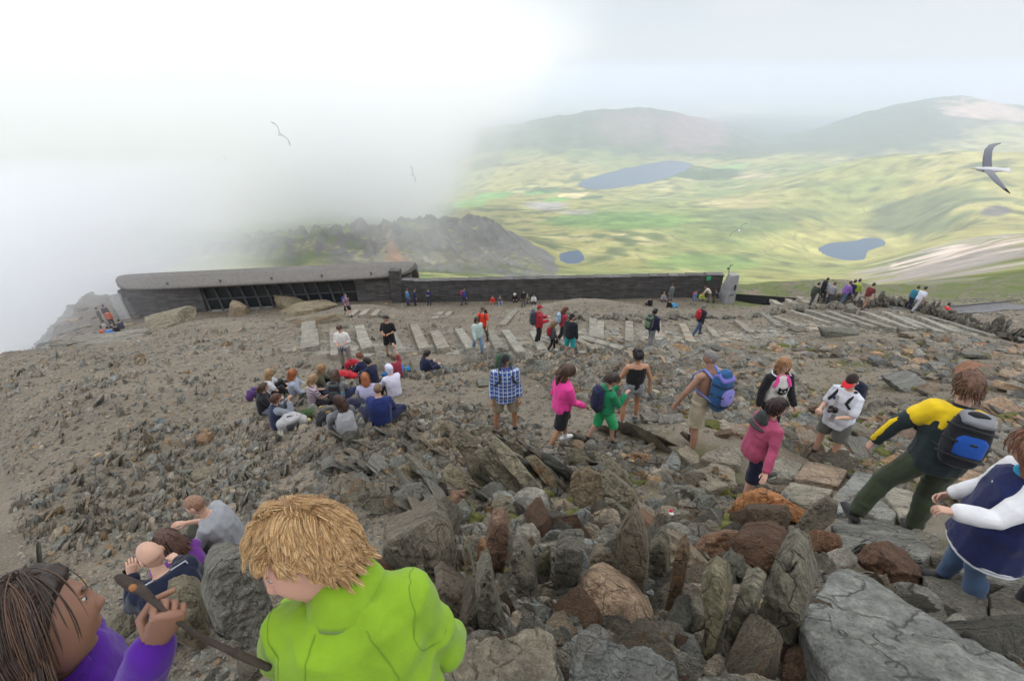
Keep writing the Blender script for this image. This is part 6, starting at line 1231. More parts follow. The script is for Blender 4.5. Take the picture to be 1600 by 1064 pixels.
    if hat:
        kind, c = hat[0], hat[1]; b = MB(); V, F = ico(4); P, _, _ = head_geo(4)
        zc = V[:, 2] > .38; W = P * 1.10 + (0, -.004, .012); 
        if kind in ('cap', 'visor_cap', 'sunhat', 'beanie'):
            keep = (V[F][:, :, 2] > (.30 if kind != 'beanie' else .15)).all(1); tr2 = lambda A: (np.asarray(A) * hs) @ Rh.T + hc
            b.add(tr2(W * (1.06 if kind == 'sunhat' else 1.0)), F[keep])
            if kind == 'sunhat': a = np.linspace(0, 2 * np.pi, 25)[:-1]; r1 = np.stack([.085 * np.cos(a), .10 * np.sin(a), 0 * a + .045], 1); r2 = np.stack([.15 * np.cos(a), .165 * np.sin(a), 0 * a + .025], 1); j = np.arange(24); b.add(tr2(np.vstack([r1, r2, r1 - (0, 0, .006), r2 - (0, 0, .006)])), [np.stack([j, j + 24, (j + 1) % 24 + 24, (j + 1) % 24], 1), np.stack([j + 24, j + 72, (j + 1) % 24 + 72, (j + 1) % 24 + 24], 1), np.stack([j + 48, (j + 1) % 24 + 48, (j + 1) % 24 + 72, j + 72], 1)])
            ho = b.build('hat' if kind == 'sunhat' else kind.replace('visor_', ''), cloth(c), root)
            if kind in ('cap', 'visor_cap'):
                MB().loft([tr2((0, .07, .050)), tr2((0, .12, .048)), tr2((0, .165, .036))], [(.072 * hs, .007), (.070 * hs, .006), (.045 * hs, .005)], 12, side=Rh[:, 0]).build('brim', cloth(hat[2] if len(hat) > 2 else c), ho)
    if glasses is not None:
        zz_ = {'eyes': .012, 'head': .078}[glasses]; yy_ = {'eyes': .098, 'head': .080}[glasses]; b = MB(); tr2 = lambda A: (np.asarray(A) * hs) @ Rh.T + hc; E, Fe = ico(2)
        for sx in (-1, 1): b.add(tr2(E * (.024, .007, .017) + (sx * .031, yy_, zz_)), Fe); b.loft([tr2((sx * .055, yy_ - .01, zz_)), tr2((sx * .076, .0, zz_ + .004))], [.003, .003], 5)
        b.build('sunglasses', M_EYE, root)
    if pack:       # rucksack: a thing of its own, hung on the shoulders
        c = pack['c']; c2 = pack.get('c2', c); w_, h_, d_ = pack.get('size', (.15, .24, .10)); w_, h_, d_ = w_ * k ** .5, h_ * k ** .5, d_ * k ** .5; Mr = Matrix.Rotation(rz, 3, 'Z'); Mw = np.array(Mr)
        pr = empty('backpack', tuple(at), rz, label=pack['label'], cat='backpack'); bc = at_s(.58) + off - fwd * (.13 * k + d_ * .9); axv = nv(at_s(.9) - at_s(.2))
        b = MB(); b.loft([bc - axv * h_, bc - axv * h_ * .6, bc, bc + axv * h_ * .6, bc + axv * h_], [(w_ * .85, d_ * .8), (w_, d_), (w_, d_), (w_ * .92, d_ * .9), (w_ * .7, d_ * .6)], 14, side=sdv, power=3.2)
        V, F = remesh(b, max(.012, vx), 3, .006, seed + 9); m = MB(); m.add(V, F); m.build('bag', cloth(c), pr)
        MB().loft([bc - fwd * d_ * .9 - axv * h_ * .62, bc - fwd * d_ * .9, bc - fwd * d_ * .85 + axv * h_ * .12], [(w_ * .72, d_ * .35), (w_ * .74, d_ * .4), (w_ * .6, d_ * .25)], 12, side=sdv, power=3).build('front_pocket', cloth(c2), pr)
        if lod < 2:
            for zz_ in (.45, -.15, -.8): MB().loft([bc + axv * h_ * zz_ - sdv * (w_ + .004) + fwd * d_ * .4, bc + axv * h_ * zz_ - sdv * w_ * .9 - fwd * d_ * .98, bc + axv * h_ * zz_ - fwd * d_ * 1.30, bc + axv * h_ * zz_ + sdv * w_ * .9 - fwd * d_ * .98, bc + axv * h_ * zz_ + sdv * (w_ + .004) + fwd * d_ * .4], [(.010, .004)] * 5, 6, side=axv).build('compression_strap', cloth((.02, .02, .022)), pr)
        MB().loft([bc + axv * h_ * .72 - fwd * d_ * .7, bc + axv * h_ * 1.02, bc + axv * h_ * .85 + fwd * d_ * .6], [(w_ * .8, .03), (w_ * .85, .04), (w_ * .7, .025)], 12, side=sdv, power=3).build('lid', cloth(pack.get('c3', c2)), pr)
        for sx in (-1, 1):
            s0_ = bc + axv * h_ * .5 + sdv * sx * .07 * k + fwd * d_ * .6; s1_ = sp[-1] + sdv * sx * .10 * k + (0, 0, .024 * k); s2_ = at_s(.72) + off + sdv * sx * .115 * k + fwd * (.172 * k * (.4 + .6 * B)); s3_ = at_s(.42) + off + sdv * sx * .182 * k * B + fwd * .09 * k; s4_ = bc - axv * h_ * .7 + sdv * sx * w_ * .8
            MB().loft([s0_, s1_, s2_, s3_, s4_], [(.024 * k, .008)] * 5, 8, side=sdv).build('strap', cloth(pack.get('strap', (.02, .02, .022))), pr)
        if pack.get('bottle'): p = bc - axv * h_ * .5 + sdv * pack.get('bside', 1) * (w_ + .02); MB().loft([p - axv * .08, p + axv * .06, p + axv * .09], [.032, .032, .015], 10).build('bottle', cloth(pack['bottle'], rough=.2), pr)
    if extra: extra(root, dict(wr=wr, elb=elb, sp=sp, hc=hc, Rh=Rh, fwd=fwd, sdv=sdv, dt=dt, k=k, hs=hs, sh=sh, at=at, rz=rz, off=off, at_s=at_s, knees=knees))
    return root
def at_depth(u, v, d):
    r = ray(u, v); f = np.array([0, CP, -SP]); return r * (d / r.dot(f))
NAVY, BLK, GRY = (.018, .024, .06), (.014, .014, .017), (.22, .225, .24)
BRN, DBR, GIN, BLD, BHR, GHR = (.075, .042, .025), (.035, .022, .016), (.32, .11, .04), (.34, .22, .11), (.018, .014, .013), (.17, .16, .15)
KHK, JEAN = (.26, .22, .15), (.065, .11, .20)
# ---- the walkers below the camera
person('man in a blue plaid shirt, khaki shorts and black cap facing uphill', (790, 677), 1.80, math.pi + .15, 'stand', TAN_, ('short', DBR), ('shirt', (.035, .11, .42), dict(pattern='plaid', c2=(.62, .68, .78), sleeve=1.75, hem=-.32, flare=.03)), ('shorts', KHK), (.02, .025, .05), ('cap', (.018, .018, .02)), head=(.35, -.55, .05), socks=(.03, .03, .035),
       arm=[((.18, .0, -1), (.12, .35, -1)), ((.2, -.02, -1), (.1, .3, -1))], leg=[((.14, .05, -1), (.05, -.05, -1)), ((.12, -.02, -1), (.06, .0, -1))], pack=dict(label='green rucksack on the back of the man in the plaid shirt', c=(.03, .07, .035), c2=(.02, .03, .03), c3=(.03, .08, .04), size=(.17, .30, .12), strap=(.035, .04, .045)), build=1.08)
person('woman with long brown hair in a bright pink jacket and black shorts', (874, 696), 1.60, -1.15, 'walk', TAN_, ('long', BRN), ('fleece', (.72, .05, .28), dict(hem=-.20, sleeve=1.9)), ('shorts', BLK), (.62, .62, .62), head=(.55, -.5, 0), socks=(.5, .5, .5),
       arm=[((.14, -.25, -1), (.05, .5, -1)), ((.12, .3, -1), (-.05, 1, -.6))])
person('boy in a green hoodie and bright green shorts looking down', (940, 692), 1.36, -1.25, 'walk2', SKIN, ('short', DBR), ('hoodie', (.012, .20, .085), dict(hem=-.12)), ('knee_shorts', (.03, .42, .15)), (.03, .025, .02), head=(.75, -.1, 0), arm=[((.1, .5, -.9), (-.2, .8, .9)), ((.1, .5, -.9), (-.35, .8, .8))],
       pack=dict(label='navy backpack of the boy in green', c=(.016, .022, .06), size=(.13, .21, .085)))
person('woman in a black vest top and grey shorts seen from behind', (982, 664), 1.68, .08, 'stand', TAN_, ('bun', BHR), ('vest', (.012, .012, .014), dict(flare=.0, hem=-.04)), ('short_shorts', (.24, .25, .27)), (.10, .10, .11), socks=(.55, .55, .55), build=1.06,
       arm=[((.42, .12, -1), (.05, .45, -1)), ((.42, .0, -1), (.15, .2, -1))], leg=[((.14, .0, -1), (.02, -.12, -1)), ((.10, .22, -1), (.04, .05, -1))], head=(.35, 0, 0))
person('bare-backed man in khaki shorts walking away with a blue rucksack', (1082, 702), 1.80, .5, 'walk', DARKT, ('shaved', GHR), None, ('shorts', (.36, .31, .22)), (.045, .028, .02), head=(.35, .7, 0), socks=(.4, .4, .38),
       arm=[((.55, .25, -1), (.2, .35, -1)), ((.3, .2, -1), (.0, .5, -1))], leg=[((.08, -.1, -1), (.05, -.15, -1)), ((.02, .4, -1), (.0, .0, -1))], pack=dict(label='blue and purple rucksack on the bare-backed man', c=(.025, .09, .22), c2=(.22, .20, .52), c3=(.16, .14, .45), size=(.15, .25, .12), strap=(.15, .22, .55)), build=.98)
def cat_print(root, J):
    sdv, fwd, k = J['sdv'], J['fwd'], J['k']; upv = nv(J['at_s'](.8) - J['at_s'](.3)); c = J['at_s'](.47) + J['off'] + fwd * .182 * k
    def P(a, b): return c + sdv * a * k + upv * b * k - fwd * (a * a * 1.7) * k
    b = MB(); a = np.linspace(0, 2 * np.pi, 25)[:-1]
    o = [(.088 * math.cos(t), .062 * math.sin(t)) for t in a]; o = [P(*q) for q in o]; n = len(o)
    V = np.array(o + [p + fwd * .006 for p in o] + [c + fwd * .008]); j = np.arange(n); b.add(V, [np.stack([j, (j + 1) % n, (j + 1) % n + n, j + n], 1), np.stack([j + n, (j + 1) % n + n, np.full(n, 2 * n)], 1)])
    for sx in (-1, 1):
        t = [P(sx * .082, .02), P(sx * .085, .098), P(sx * .025, .055)]; V = np.array(t + [p + fwd * .007 for p in t]); b.add(V, [np.array([(3, 4, 5)]), np.array([(0, 1, 4, 3), (1, 2, 5, 4), (2, 0, 3, 5)])])
        for w in (-.3, 0, .3): b.loft([P(sx * .085, -.015 + w * .03), P(sx * .135, -.01 + w * .12)], [.003, .002], 4)
    m = b.build('cat_print', cloth((.012, .012, .014)), root)
    b = MB(); 
    for sx in (-1, 1): b.ell(P(sx * .036, .012) + fwd * .008, (.016, .005, .010), lvl=1)
    b.ell(P(0, -.018) + fwd * .009, (.007, .004, .005), lvl=1); b.build('eyes', cloth((.55, .55, .55)), m)
    b = MB(); 
    for sx in (-1, 1): b.loft([J['sp'][-1] + sdv * sx * .06 + fwd * .06, J['at_s'](.84) + J['off'] + sdv * sx * .105 * k + fwd * .115 * k, J['at_s'](.62) + J['off'] + sdv * sx * .15 * k + fwd * .13 * k], [(.03, .008), (.034, .012), (.028, .01)], 8, side=sdv)
    b.build('pink_panel', cloth((.70, .06, .30)), root)
    nk = J['sp'][-1]; r = [nk + sdv * math.cos(t) * .125 * k + fwd * (math.sin(t) * .10 * k + .02) + (0, 0, .015 * math.sin(t) * -1) for t in np.linspace(-2.6, -.5, 9)[::-1]]
    MB().loft([nk + sdv * .12 + fwd * .07, nk + sdv * .14 - (0, 0, .0), nk + sdv * .09 - fwd * .09, nk - fwd * .12, nk - sdv * .09 - fwd * .09, nk - sdv * .14, nk - sdv * .12 + fwd * .07], [.014] * 7, 8).build('hood_trim', cloth((.6, .6, .6)), root)
person('fair-haired woman in a black hoodie with a cat face on its white front', (1188, 684), 1.62, math.pi + .1, 'stand', SKIN, ('bob', (.33, .17, .075)), ('hoodie', (.62, .60, .58), dict(sleeves=(.014, .014, .018), hood=(.02, .02, .024), hem=-.10, flare=.01)), ('leggings', (.012, .012, .015)), (.03, .03, .03), head=(-.12, -.05, .1), glasses='head',
       arm=[((.28, .15, -1), (.12, .6, -.8)), ((.3, .02, -1), (.08, .25, -1))], leg=[((.07, .2, -1), (.0, -.1, -1)), ((.05, .0, -1), (.0, -.2, -1))], extra=cat_print)
def teen_hat(root, J):
    t = empty('hat', tuple(J['at']), J['rz'], label='dark grey brimmed hat hanging behind the neck of the bending teenager', cat='hat'); c = J['sp'][-1] - J['fwd'] * .10 + (0, 0, -.02) - J['sdv'] * .03; b = MB()
    b.loft([c + J['fwd'] * .03 - (0, 0, .05), c - (0, 0, .02), c + (0, 0, .06)], [(.085, .05), (.10, .07), (.06, .045)], 12, side=J['sdv']); b.build('crown', cloth((.05, .055, .055)), t)
    MB().loft([c - (0, 0, .10), c - (0, 0, .085)], [(.14, .10), (.13, .09)], 16, side=J['sdv'], caps=False).build('brim', cloth((.045, .05, .05)), t)
person('teenager in a dusky pink fleece and navy shorts bending with one hand on a boulder', (1156, 778), 1.50, -1.35, 'bend', SKIN, ('short', (.028, .014, .012)), ('fleece', (.36, .065, .13), dict(hem=-.22)), ('knee_shorts', (.012, .016, .045)), (.05, .045, .04), lean=.26, head=(.15, -.35, 0), glasses='head', ik={1: at_depth(1190, 764, 5.25)},
       arm=[((.1, .25, -1), (-.1, .7, -.8)), ((.08, .42, -1), (.05, .32, -1))], leg=[((.10, .75, -.75), (.04, .45, -.9)), ((.05, .0, -1), (.03, -.12, -1))], handcurl=.15, extra=teen_hat)
def phone_cam(root, J):
    p = J['wr'][0] + np.array([.02, .10, .02]); t = empty('phone', tuple(J['at']), J['rz'], label='small silver phone held up by the man in the red and black cap', cat='phone'); MB().box(p, (.065, .012, .12), rotm(.6, .2, 0), bev=.004).build('case', simple('phone_silver', (.4, .42, .45), .3, metal=.5), t)
    c = J['at_s'](.42) + J['off'] + J['fwd'] * .24; t = empty('camera_case', tuple(J['at']), J['rz'], label='black camera hanging in front of the man in the red and black cap', cat='camera'); MB().box(c, (.12, .07, .085), bev=.012).loft([c, c + J['fwd'] * .09], [.034, .03], 12, side=(0, 0, 1)).build('camera_body', M_EYE, t)
    MB().loft([c + (0, 0, .03), J['at_s'](.75) + J['off'] + J['fwd'] * .16 + J['sdv'] * .05, J['sp'][-1] + J['sdv'] * .07, J['sp'][-1] - J['fwd'] * .07], [(.014, .004)] * 4, 6).build('neck_strap', cloth((.3, .25, .2)), t)
    q_ = J['at_s'](.68) + J['off'] + J['fwd'] * .148 + J['sdv'] * .07; MB().box(q_, (.07, .008, .05)).build('print', cloth((.03, .06, .35)), root)
person('man in a white t-shirt, grey shorts and red and black cap reading his phone', (1282, 720), 1.74, math.pi / 2 + .45, 'hands', SKIN, ('shaved', BRN), ('tshirt', (.60, .62, .68), dict(hem=-.34, flare=.035, sleeve=.8)), ('shorts', (.13, .13, .115)), (.05, .025, .02), ('cap', (.035, .02, .018), (.62, .03, .04)), head=(.55, .1, 0),
       arm=[((.2, .45, -1), (-.25, .85, .1)), ((.15, .3, -1), (-.3, .9, .05))], pack=dict(label='black backpack with a water bottle on the man in the white t-shirt', c=(.014, .017, .035), size=(.14, .24, .10), bottle=(.05, .12, .5)), build=1.12, extra=phone_cam, glasses=None, handcurl=1.0)
def yshould(root, J):
    b = MB(); k = J['k']; g = .036 * k; 
    pts = [J['at_s'](.58) + J['off'], J['at_s'](.70) + J['off'], J['at_s'](.80) + J['off'], J['at_s'](.90) + J['off'], J['sp'][-1]]
    b.loft(pts, [(.172 * k + g, .118 * k + g), (.173 * k + g, .115 * k + g), (.175 * k + g, .11 * k + g), (.15 * k + g, .085 * k + g), (.08 * k + g, .06 * k + g)], 14, side=J['sdv'], caps=False, power=2.3)
    for i in range(2): b.loft([J['sh'][i] * .7 + J['at_s'](.86) * .3 + J['off'] * .3, J['sh'][i], J['sh'][i] * .55 + J['elb'][i] * .45], [.062 * k + g, .064 * k + g, .056 * k + g * .9], 10)
    V, F = remesh(b, .014, 3, .006, 3); m = MB(); m.add(V, F); m.build('shoulder_panel', cloth((.72, .50, .015)), root)
    for i in range(2):
        s_ = J['sdv'] * (-1, 1)[i] * .034 * k + J['fwd'] * -.012; w, e = J['wr'][i], J['elb'][i]
        MB().loft([J['sh'][i] * .5 + e * .5 + s_, e + s_ * 1.05, w * .9 + e * .1 + s_ * .85], [(.034, .038), (.030, .034), (.028, .03)], 8, side=(0, 1, 0)).build('sleeve_stripe', cloth((.72, .50, .015)), root)
person('hiker in a yellow and black jacket and dark green trousers striding downhill', (1398, 834), 1.68, -.30, 'stand', SKIN, ('curly', (.11, .05, .025)), ('jacket', (.018, .028, .030), dict(hem=-.10, sleeve=1.9)), ('trousers', (.048, .060, .034)), (.02, .02, .02), lean=.38, side=.16, head=(.5, -.2, 0),
       arm=[((.75, .15, -.85), (.35, .1, -1)), ((.28, .25, -1), (.05, .35, -1))], leg=[((.38, .25, -1), (.30, -.15, -1)), ((.05, .2, -1), (.02, -.12, -1))], pack=dict(label='black backpack with a blue pocket on the yellow-jacketed hiker', c=(.013, .014, .018), c2=(.012, .07, .32), c3=(.20, .205, .22), size=(.15, .19, .075)), extra=yshould, build=1.05)
def varsity(root, J):
    b = MB(); k = J['k']; nk = J['sp'][-1]; MB().loft([nk + J['sdv'] * math.cos(t) * .075 * k + J['fwd'] * math.sin(t) * .07 * k + (0, 0, .005) for t in np.linspace(0, 2 * np.pi, 14)], [(.014, .022)] * 14, 6, side=(0, 0, 1)).build('neck_band', cloth((.02, .25, .42)), root)
    h0 = J['sp'][0] - (0, 0, .335 * k)
    for dz_ in (.012, .034): MB().loft([h0 + (0, 0, dz_), h0 + (0, 0, dz_ + .010)], [((.162 + .072) * k + .034, (.12 + .066) * k + .034)] * 2, 24, side=J['sdv'], caps=False, power=2.3).build('hem_stripe', cloth((.55, .56, .6)), root)
    for j in range(4): MB().ell(J['at_s'](.75 - j * .28) + J['off'] + J['fwd'] * (.175 + .012 * j) * k, (.009, .006, .009), lvl=1).build('snap_button', cloth((.6, .6, .62), rough=.4), root)
    p = J['sp'][0] + J['sdv'] * -.19 * k + J['fwd'] * .10 * k - (0, 0, .05); MB().loft([p + (0, 0, .06), p - (0, 0, .05)], [(.006, .016)] * 2, 6, side=(1, 0, 0)).build('pocket_trim', cloth((.25, .26, .3)), root)
person('child in a navy varsity jacket with white sleeves and blue jeans', (1484, 930), 1.30, 1.15, 'walk', SKIN, ('bob', (.17, .075, .04)), ('coat', (.012, .018, .075), dict(sleeves=(.66, .66, .68), hem=-.58, flare=.075, sleeve=1.85)), ('jeans', JEAN), (.03, .028, .03), head=(.5, -.7, 0), build=1.12,
       arm=[((.35, .65, -.75), (.1, .95, .0)), ((.25, .2, -1), (.0, .6, -.6))], leg=[((.05, .1, -1), (.02, -.3, -1)), ((.05, .15, -1), (.02, -.05, -1))], extra=varsity, handcurl=.9)
person('walker at the right edge of whom only a brown trainer shows', (1622, 952), 1.6, 1.3, 'walk', SKIN, ('short', BRN), ('jacket', GRY), ('trousers', (.05, .05, .06)), (.12, .085, .07), arm=[((.1, -.2, -1), (.02, .1, -1))] * 2)

# ---- close on the left: three people resting on the rocks
person('shaven-headed man in a grey t-shirt sitting on the flat slab', (366, 864), 1.64, 1.75, 'sitl', SKIN, ('shaved', (.24, .13, .08)), ('tshirt', (.27, .28, .30), dict(hem=-.12, sleeve=.85, c2=(1, 1, 1))), ('trousers', (.07, .075, .055)), (.07, .05, .035), lean=.45, head=(.55, 0, .1), build=1.2, lift=.06,
       arm=[((.25, .55, -.8), (-.2, .75, -.4)), ((.15, .5, -.9), (-.45, .9, .5))], leg=[((.15, 1, -.05), (.0, .45, -.9)), ((.1, .95, .25), (.0, .3, -1))])
def nphone(root, J):
    p = J['wr'][0] + J['fwd'] * .09 + (0, 0, .03); t = empty('phone', tuple(J['at']), J['rz'], label='dark phone held by the bald man in navy', cat='phone'); MB().box(p, (.07, .012, .13), rotm(.5, 0, 0), bev=.004).build('case', M_EYE, t)
    for sx in (-1, 1): MB().loft([J['sp'][-1] + J['sdv'] * sx * .06 - J['fwd'] * .06, J['sh'][(sx + 1) // 2] + (0, 0, .075) - J['fwd'] * .03, J['sh'][(sx + 1) // 2] * .5 + J['elb'][(sx + 1) // 2] * .5 - J['fwd'] * .075], [.006] * 3, 6).build('piping', cloth((.4, .42, .45)), root)
person('bald man in a navy top sitting with his back to the camera, holding a phone', (300, 985), 1.56, .85, 'sit', SKIN, ('bald', BRN), ('sweatshirt', (.010, .014, .034), dict(hem=-.14)), ('trousers', (.03, .03, .035)), (.03, .03, .03), lean=.5, head=(.45, .35, 0), build=1.22, lift=.04, arm=[((.25, .55, -.75), (-.35, .35, .95)), ((.2, .5, -.9), (-.3, .9, .1))], extra=nphone)
person('girl in a purple hooded top with a turquoise lining sitting beyond the bald man', (314, 918), 1.36, 1.25, 'sit', SKIN, ('bob', (.075, .035, .022)), ('hoodie', (.13, .03, .22), dict(hood=(.03, .32, .42))), ('trousers', (.40, .02, .05)), BLK, lean=.45, head=(.4, .2, 0), lift=.02)
t = empty('rucksack', tuple(ground_hit(330, 888)), .4, label='black rucksack lying between the seated people and the grey boulder', cat='rucksack')
MB().loft([(-.2, 0, .12), (0, 0, .15), (.2, 0, .10)], [(.12, .10), (.16, .13), (.10, .09)], 14, side=(0, 1, 0), power=3).build('bag', cloth(BLK), t); MB().box((.0, -.15, .16), (.05, .01, .02)).build('badge', cloth((.5, .5, .5)), t)

# ---- the group sitting on the slates
def seated(*a, **k): return person(*a, group=None, **k)
G = 'school party sitting on the slates'
S_ = lambda lb, u, v, H, rz, ps, hr, tp, bt, **k: person(lb, (u, v), H, rz, ps, k.pop('skin', SKIN), hr, tp, bt, k.pop('shoes', BLK), group=G, **k)
S_('blonde girl in a white top beside a purple bag, back left of the seated group', 424, 620, 1.6, -1.2, 'sit', ('long', BLD), ('tshirt', (.55, .55, .58)), ('trousers', BLK), lean=.35)
S_('girl in a black jacket with a brown ponytail, leftmost of the seated group', 414, 645, 1.6, -1.1, 'sitx', ('pony', BRN), ('jacket', (.014, .014, .018)), ('jeans', (.10, .12, .15)), lean=.4)
S_('pupil in a navy body warmer with grey sleeves, drinking, front left of the group', 436, 668, 1.62, -.9, 'sit', ('short', (.09, .035, .02)), ('gilet', (.022, .03, .065), dict(sleeves=(.20, .22, .25), sleeve=1.9)), ('trousers', (.04, .04, .045)), lean=.3, arm=[((.2, .7, -.5), (-.5, .35, .9)), ((.3, .8, -.3), (-.6, .1, .9))])
S_('ginger-haired girl in a pale grey top hugging her knees', 464, 622, 1.62, -1.25, 'sit', ('long', GIN), ('sweatshirt', (.30, .33, .40)), ('trousers', (.36, .31, .24)), lean=.15, head=(.1, -.2, 0))
S_('fair girl in a patterned purple and grey top sitting beside the green bag', 492, 632, 1.55, -1.0, 'sitx', ('pony', BLD), ('tshirt', (.20, .13, .17), dict(pattern='stripes', c2=(.38, .33, .36))), ('trousers', BLK), lean=.3)
S_('girl in an olive top leaning over, behind the patterned top', 500, 610, 1.55, -1.3, 'sitx', ('bob', (.30, .18, .09)), ('sweatshirt', (.075, .075, .045)), ('trousers', BLK), lean=.5)
S_('brown-haired pupil with a black backpack sitting with back to the camera', 530, 628, 1.6, .1, 'sitx', ('bob', BRN), ('tshirt', (.16, .165, .17)), ('trousers', NAVY), lean=.3, pack=dict(label='black and grey backpack with a blue bottle in the middle of the seated group', c=(.02, .02, .025), c2=(.05, .055, .06), size=(.14, .22, .09), bottle=(.08, .25, .4)))
S_('girl in a grey and black hoodie sitting on a pointed stone, nearest of the group', 545, 684, 1.58, .75, 'sit', ('bob', (.055, .025, .018)), ('hoodie', (.36, .36, .38), dict(sleeves=(.10, .105, .115), hood=(.035, .037, .045))), ('trousers', (.20, .21, .24)), lean=.25, lift=.10, head=(.2, .5, 0), shoes=(.3, .2, .2))
S_('girl with red hair in a lilac hooded top behind the navy sweatshirt', 578, 634, 1.58, .35, 'sit', ('bob', GIN), ('hoodie', (.38, .37, .52), dict(hood=(.40, .39, .54))), ('trousers', BLK), lean=.3)
S_('broad boy in a navy sweatshirt sitting with his back to the camera', 597, 664, 1.78, .1, 'sitx', ('shaved', (.16, .10, .06)), ('sweatshirt', (.016, .028, .12), dict(hem=-.1)), ('jeans', NAVY), lean=.35, build=1.25)
S_('pupil in a white hoodie with the hood up', 617, 618, 1.66, .65, 'sit', ('short', BRN), ('hoodie', (.58, .57, .70), dict(hood_up=True, hood=(.58, .57, .70))), ('trousers', BLK), lean=.4, head=(.35, .3, 0))
S_('dark-haired pupil in a navy jacket between the bun and the white hood', 584, 600, 1.6, .9, 'sit', ('short', BHR), ('jacket', (.014, .018, .045)), ('trousers', NAVY), lean=.35, head=(.4, .3, 0))
S_('girl with a ginger bun in a navy jumper at the back of the group', 572, 588, 1.58, 1.0, 'sit', ('bun', (.19, .07, .035)), ('sweatshirt', (.016, .022, .06)), ('trousers', BLK), lean=.35, head=(.5, .2, 0))
S_('short-haired pupil in a red and blue top raising an arm, right of the group', 622, 590, 1.55, .8, 'sitx', ('short', (.16, .10, .06)), ('tshirt', (.25, .03, .05)), ('jeans', (.03, .12, .35)), lean=.3, arm=[((.3, .3, -.9), (-.4, .9, .2)), ((.1, .45, .7), (-.1, .3, 1))])
S_('dark-haired girl in navy sitting apart on the right with a turquoise bag', 664, 584, 1.58, -.9, 'sitl', ('pony', BHR), ('sweatshirt', (.014, .020, .055)), ('jeans', (.02, .025, .06)), lean=.4, head=(.4, .2, 0))
def bag(label, u, v, c, c2, size=(.20, .15, .12), rz=0.0, name='backpack', cat='bag'):
    p = ground_hit(u, v); t = empty(name, tuple(p), rz, label=label, cat=cat); sx, sy, sz = size
    b = MB(); b.loft([(-sx, 0, sz * .8), (-sx * .5, 0, sz), (sx * .3, .01, sz * 1.05), (sx, 0, sz * .7)], [(sy * .7, sz * .75), (sy, sz), (sy, sz * .95), (sy * .65, sz * .6)], 12, side=(0, 1, 0), power=2.8); V, F = remesh(b, .014, 2, .02, int(u)); m = MB(); m.add(V, F); m.build('sack', cloth(c), t)
    MB().loft([(-sx * .5, -sy * .85, sz * .9), (sx * .4, -sy * .85, sz * .9)], [(sz * .5, sy * .3)] * 2, 10, side=(0, 0, 1), power=3).build('pocket', cloth(c2), t); MB().loft([(-sx, -.03, sz), (-sx * .3, -.05, sz * 2.1), (sx * .6, -.03, sz * 1.7)], [(.02, .006)] * 3, 6).build('strap', cloth(c2), t); return t
bag('grey and white backpack with black straps at the front left of the seated group', 460, 668, (.36, .35, .36), (.05, .05, .055), (.20, .17, .17), .5)
bag('dark green bag beside the fair girl in the patterned top', 486, 652, (.035, .07, .02), (.02, .025, .02), (.26, .13, .09), .4)
bag('black bag behind the ginger-haired girl', 443, 612, (.015, .015, .018), (.02, .05, .045), (.20, .16, .18), -.4)
bag('navy bag in the middle of the seated group', 556, 640, (.015, .018, .04), (.02, .02, .03), (.24, .16, .13), .2)
bag('black bag with a yellow strap in front of the seated group', 517, 658, (.015, .015, .018), (.55, .38, .02), (.2, .16, .14), .8)
bag('upright red rucksack behind the seated group', 553, 578, (.36, .015, .03), (.05, .015, .02), (.17, .15, .20), .2)
bag('low red bag beside the upright red rucksack', 541, 590, (.42, .02, .03), (.12, .01, .02), (.3, .14, .10), -.1)
bag('bright blue bag by the pupil raising an arm', 637, 580, (.03, .22, .42), (.02, .06, .12), (.24, .12, .07), .3)
bag('turquoise bag at the feet of the dark-haired girl in navy', 683, 580, (.05, .38, .42), (.05, .3, .3), (.15, .10, .06), .1)
bag('purple bag at the far left of the seated group', 400, 622, (.07, .03, .12), (.03, .03, .05), (.16, .13, .15), 1.2)
bag('blue bag with papers left of the broad boy', 579, 655, (.05, .08, .35), (.4, .4, .42), (.12, .1, .06), .1)
for lb, u, v, c in (('yellow food wrapper near the grey backpack', 481, 660, (.6, .5, .15)), ('white paper bag in the middle of the seated group', 559, 612, (.7, .7, .6)), ('small yellow carton on the slates', 504, 640, (.65, .42, .03))):
    p = ground_hit(u, v); V, F = ico(2); V = V * (.07, .05, .04) * (1 + .4 * fbm(V * 3 + u, 2, 3))[:, None]; mobj('wrapper', npmesh('wrapper', V, F, [cloth(c)], False), loc=(p[0], p[1], p[2] + .06), label=lb, cat='litter')
p = ground_hit(1042, 834); V, F = ico(2); t = empty('bottle_cap', tuple(p), 0, label='small red and white piece of litter on the slates', cat='litter'); mobj('scrap', npmesh('scrap', V * (.022, .018, .012), F, [cloth((.6, .6, .6))]), t, loc=(0, 0, .26)); mobj('rim', npmesh('rim', V * (.016, .016, .012), F, [cloth((.5, .02, .06))]), t, loc=(0, .02, .275))
V, F = ico(3); p = ground_hit(1018, 945); mobj('quartz_stone', npmesh('quartz_stone', V * (.035, .03, .045) * (1 + .5 * fbm(V * 2.2 + 3, 3, 5))[:, None], F, [cloth((.62, .62, .62))]), loc=(p[0], p[1], p[2] + .1), label='small white quartz lump in the moss right of the tan boulder', cat='stone')

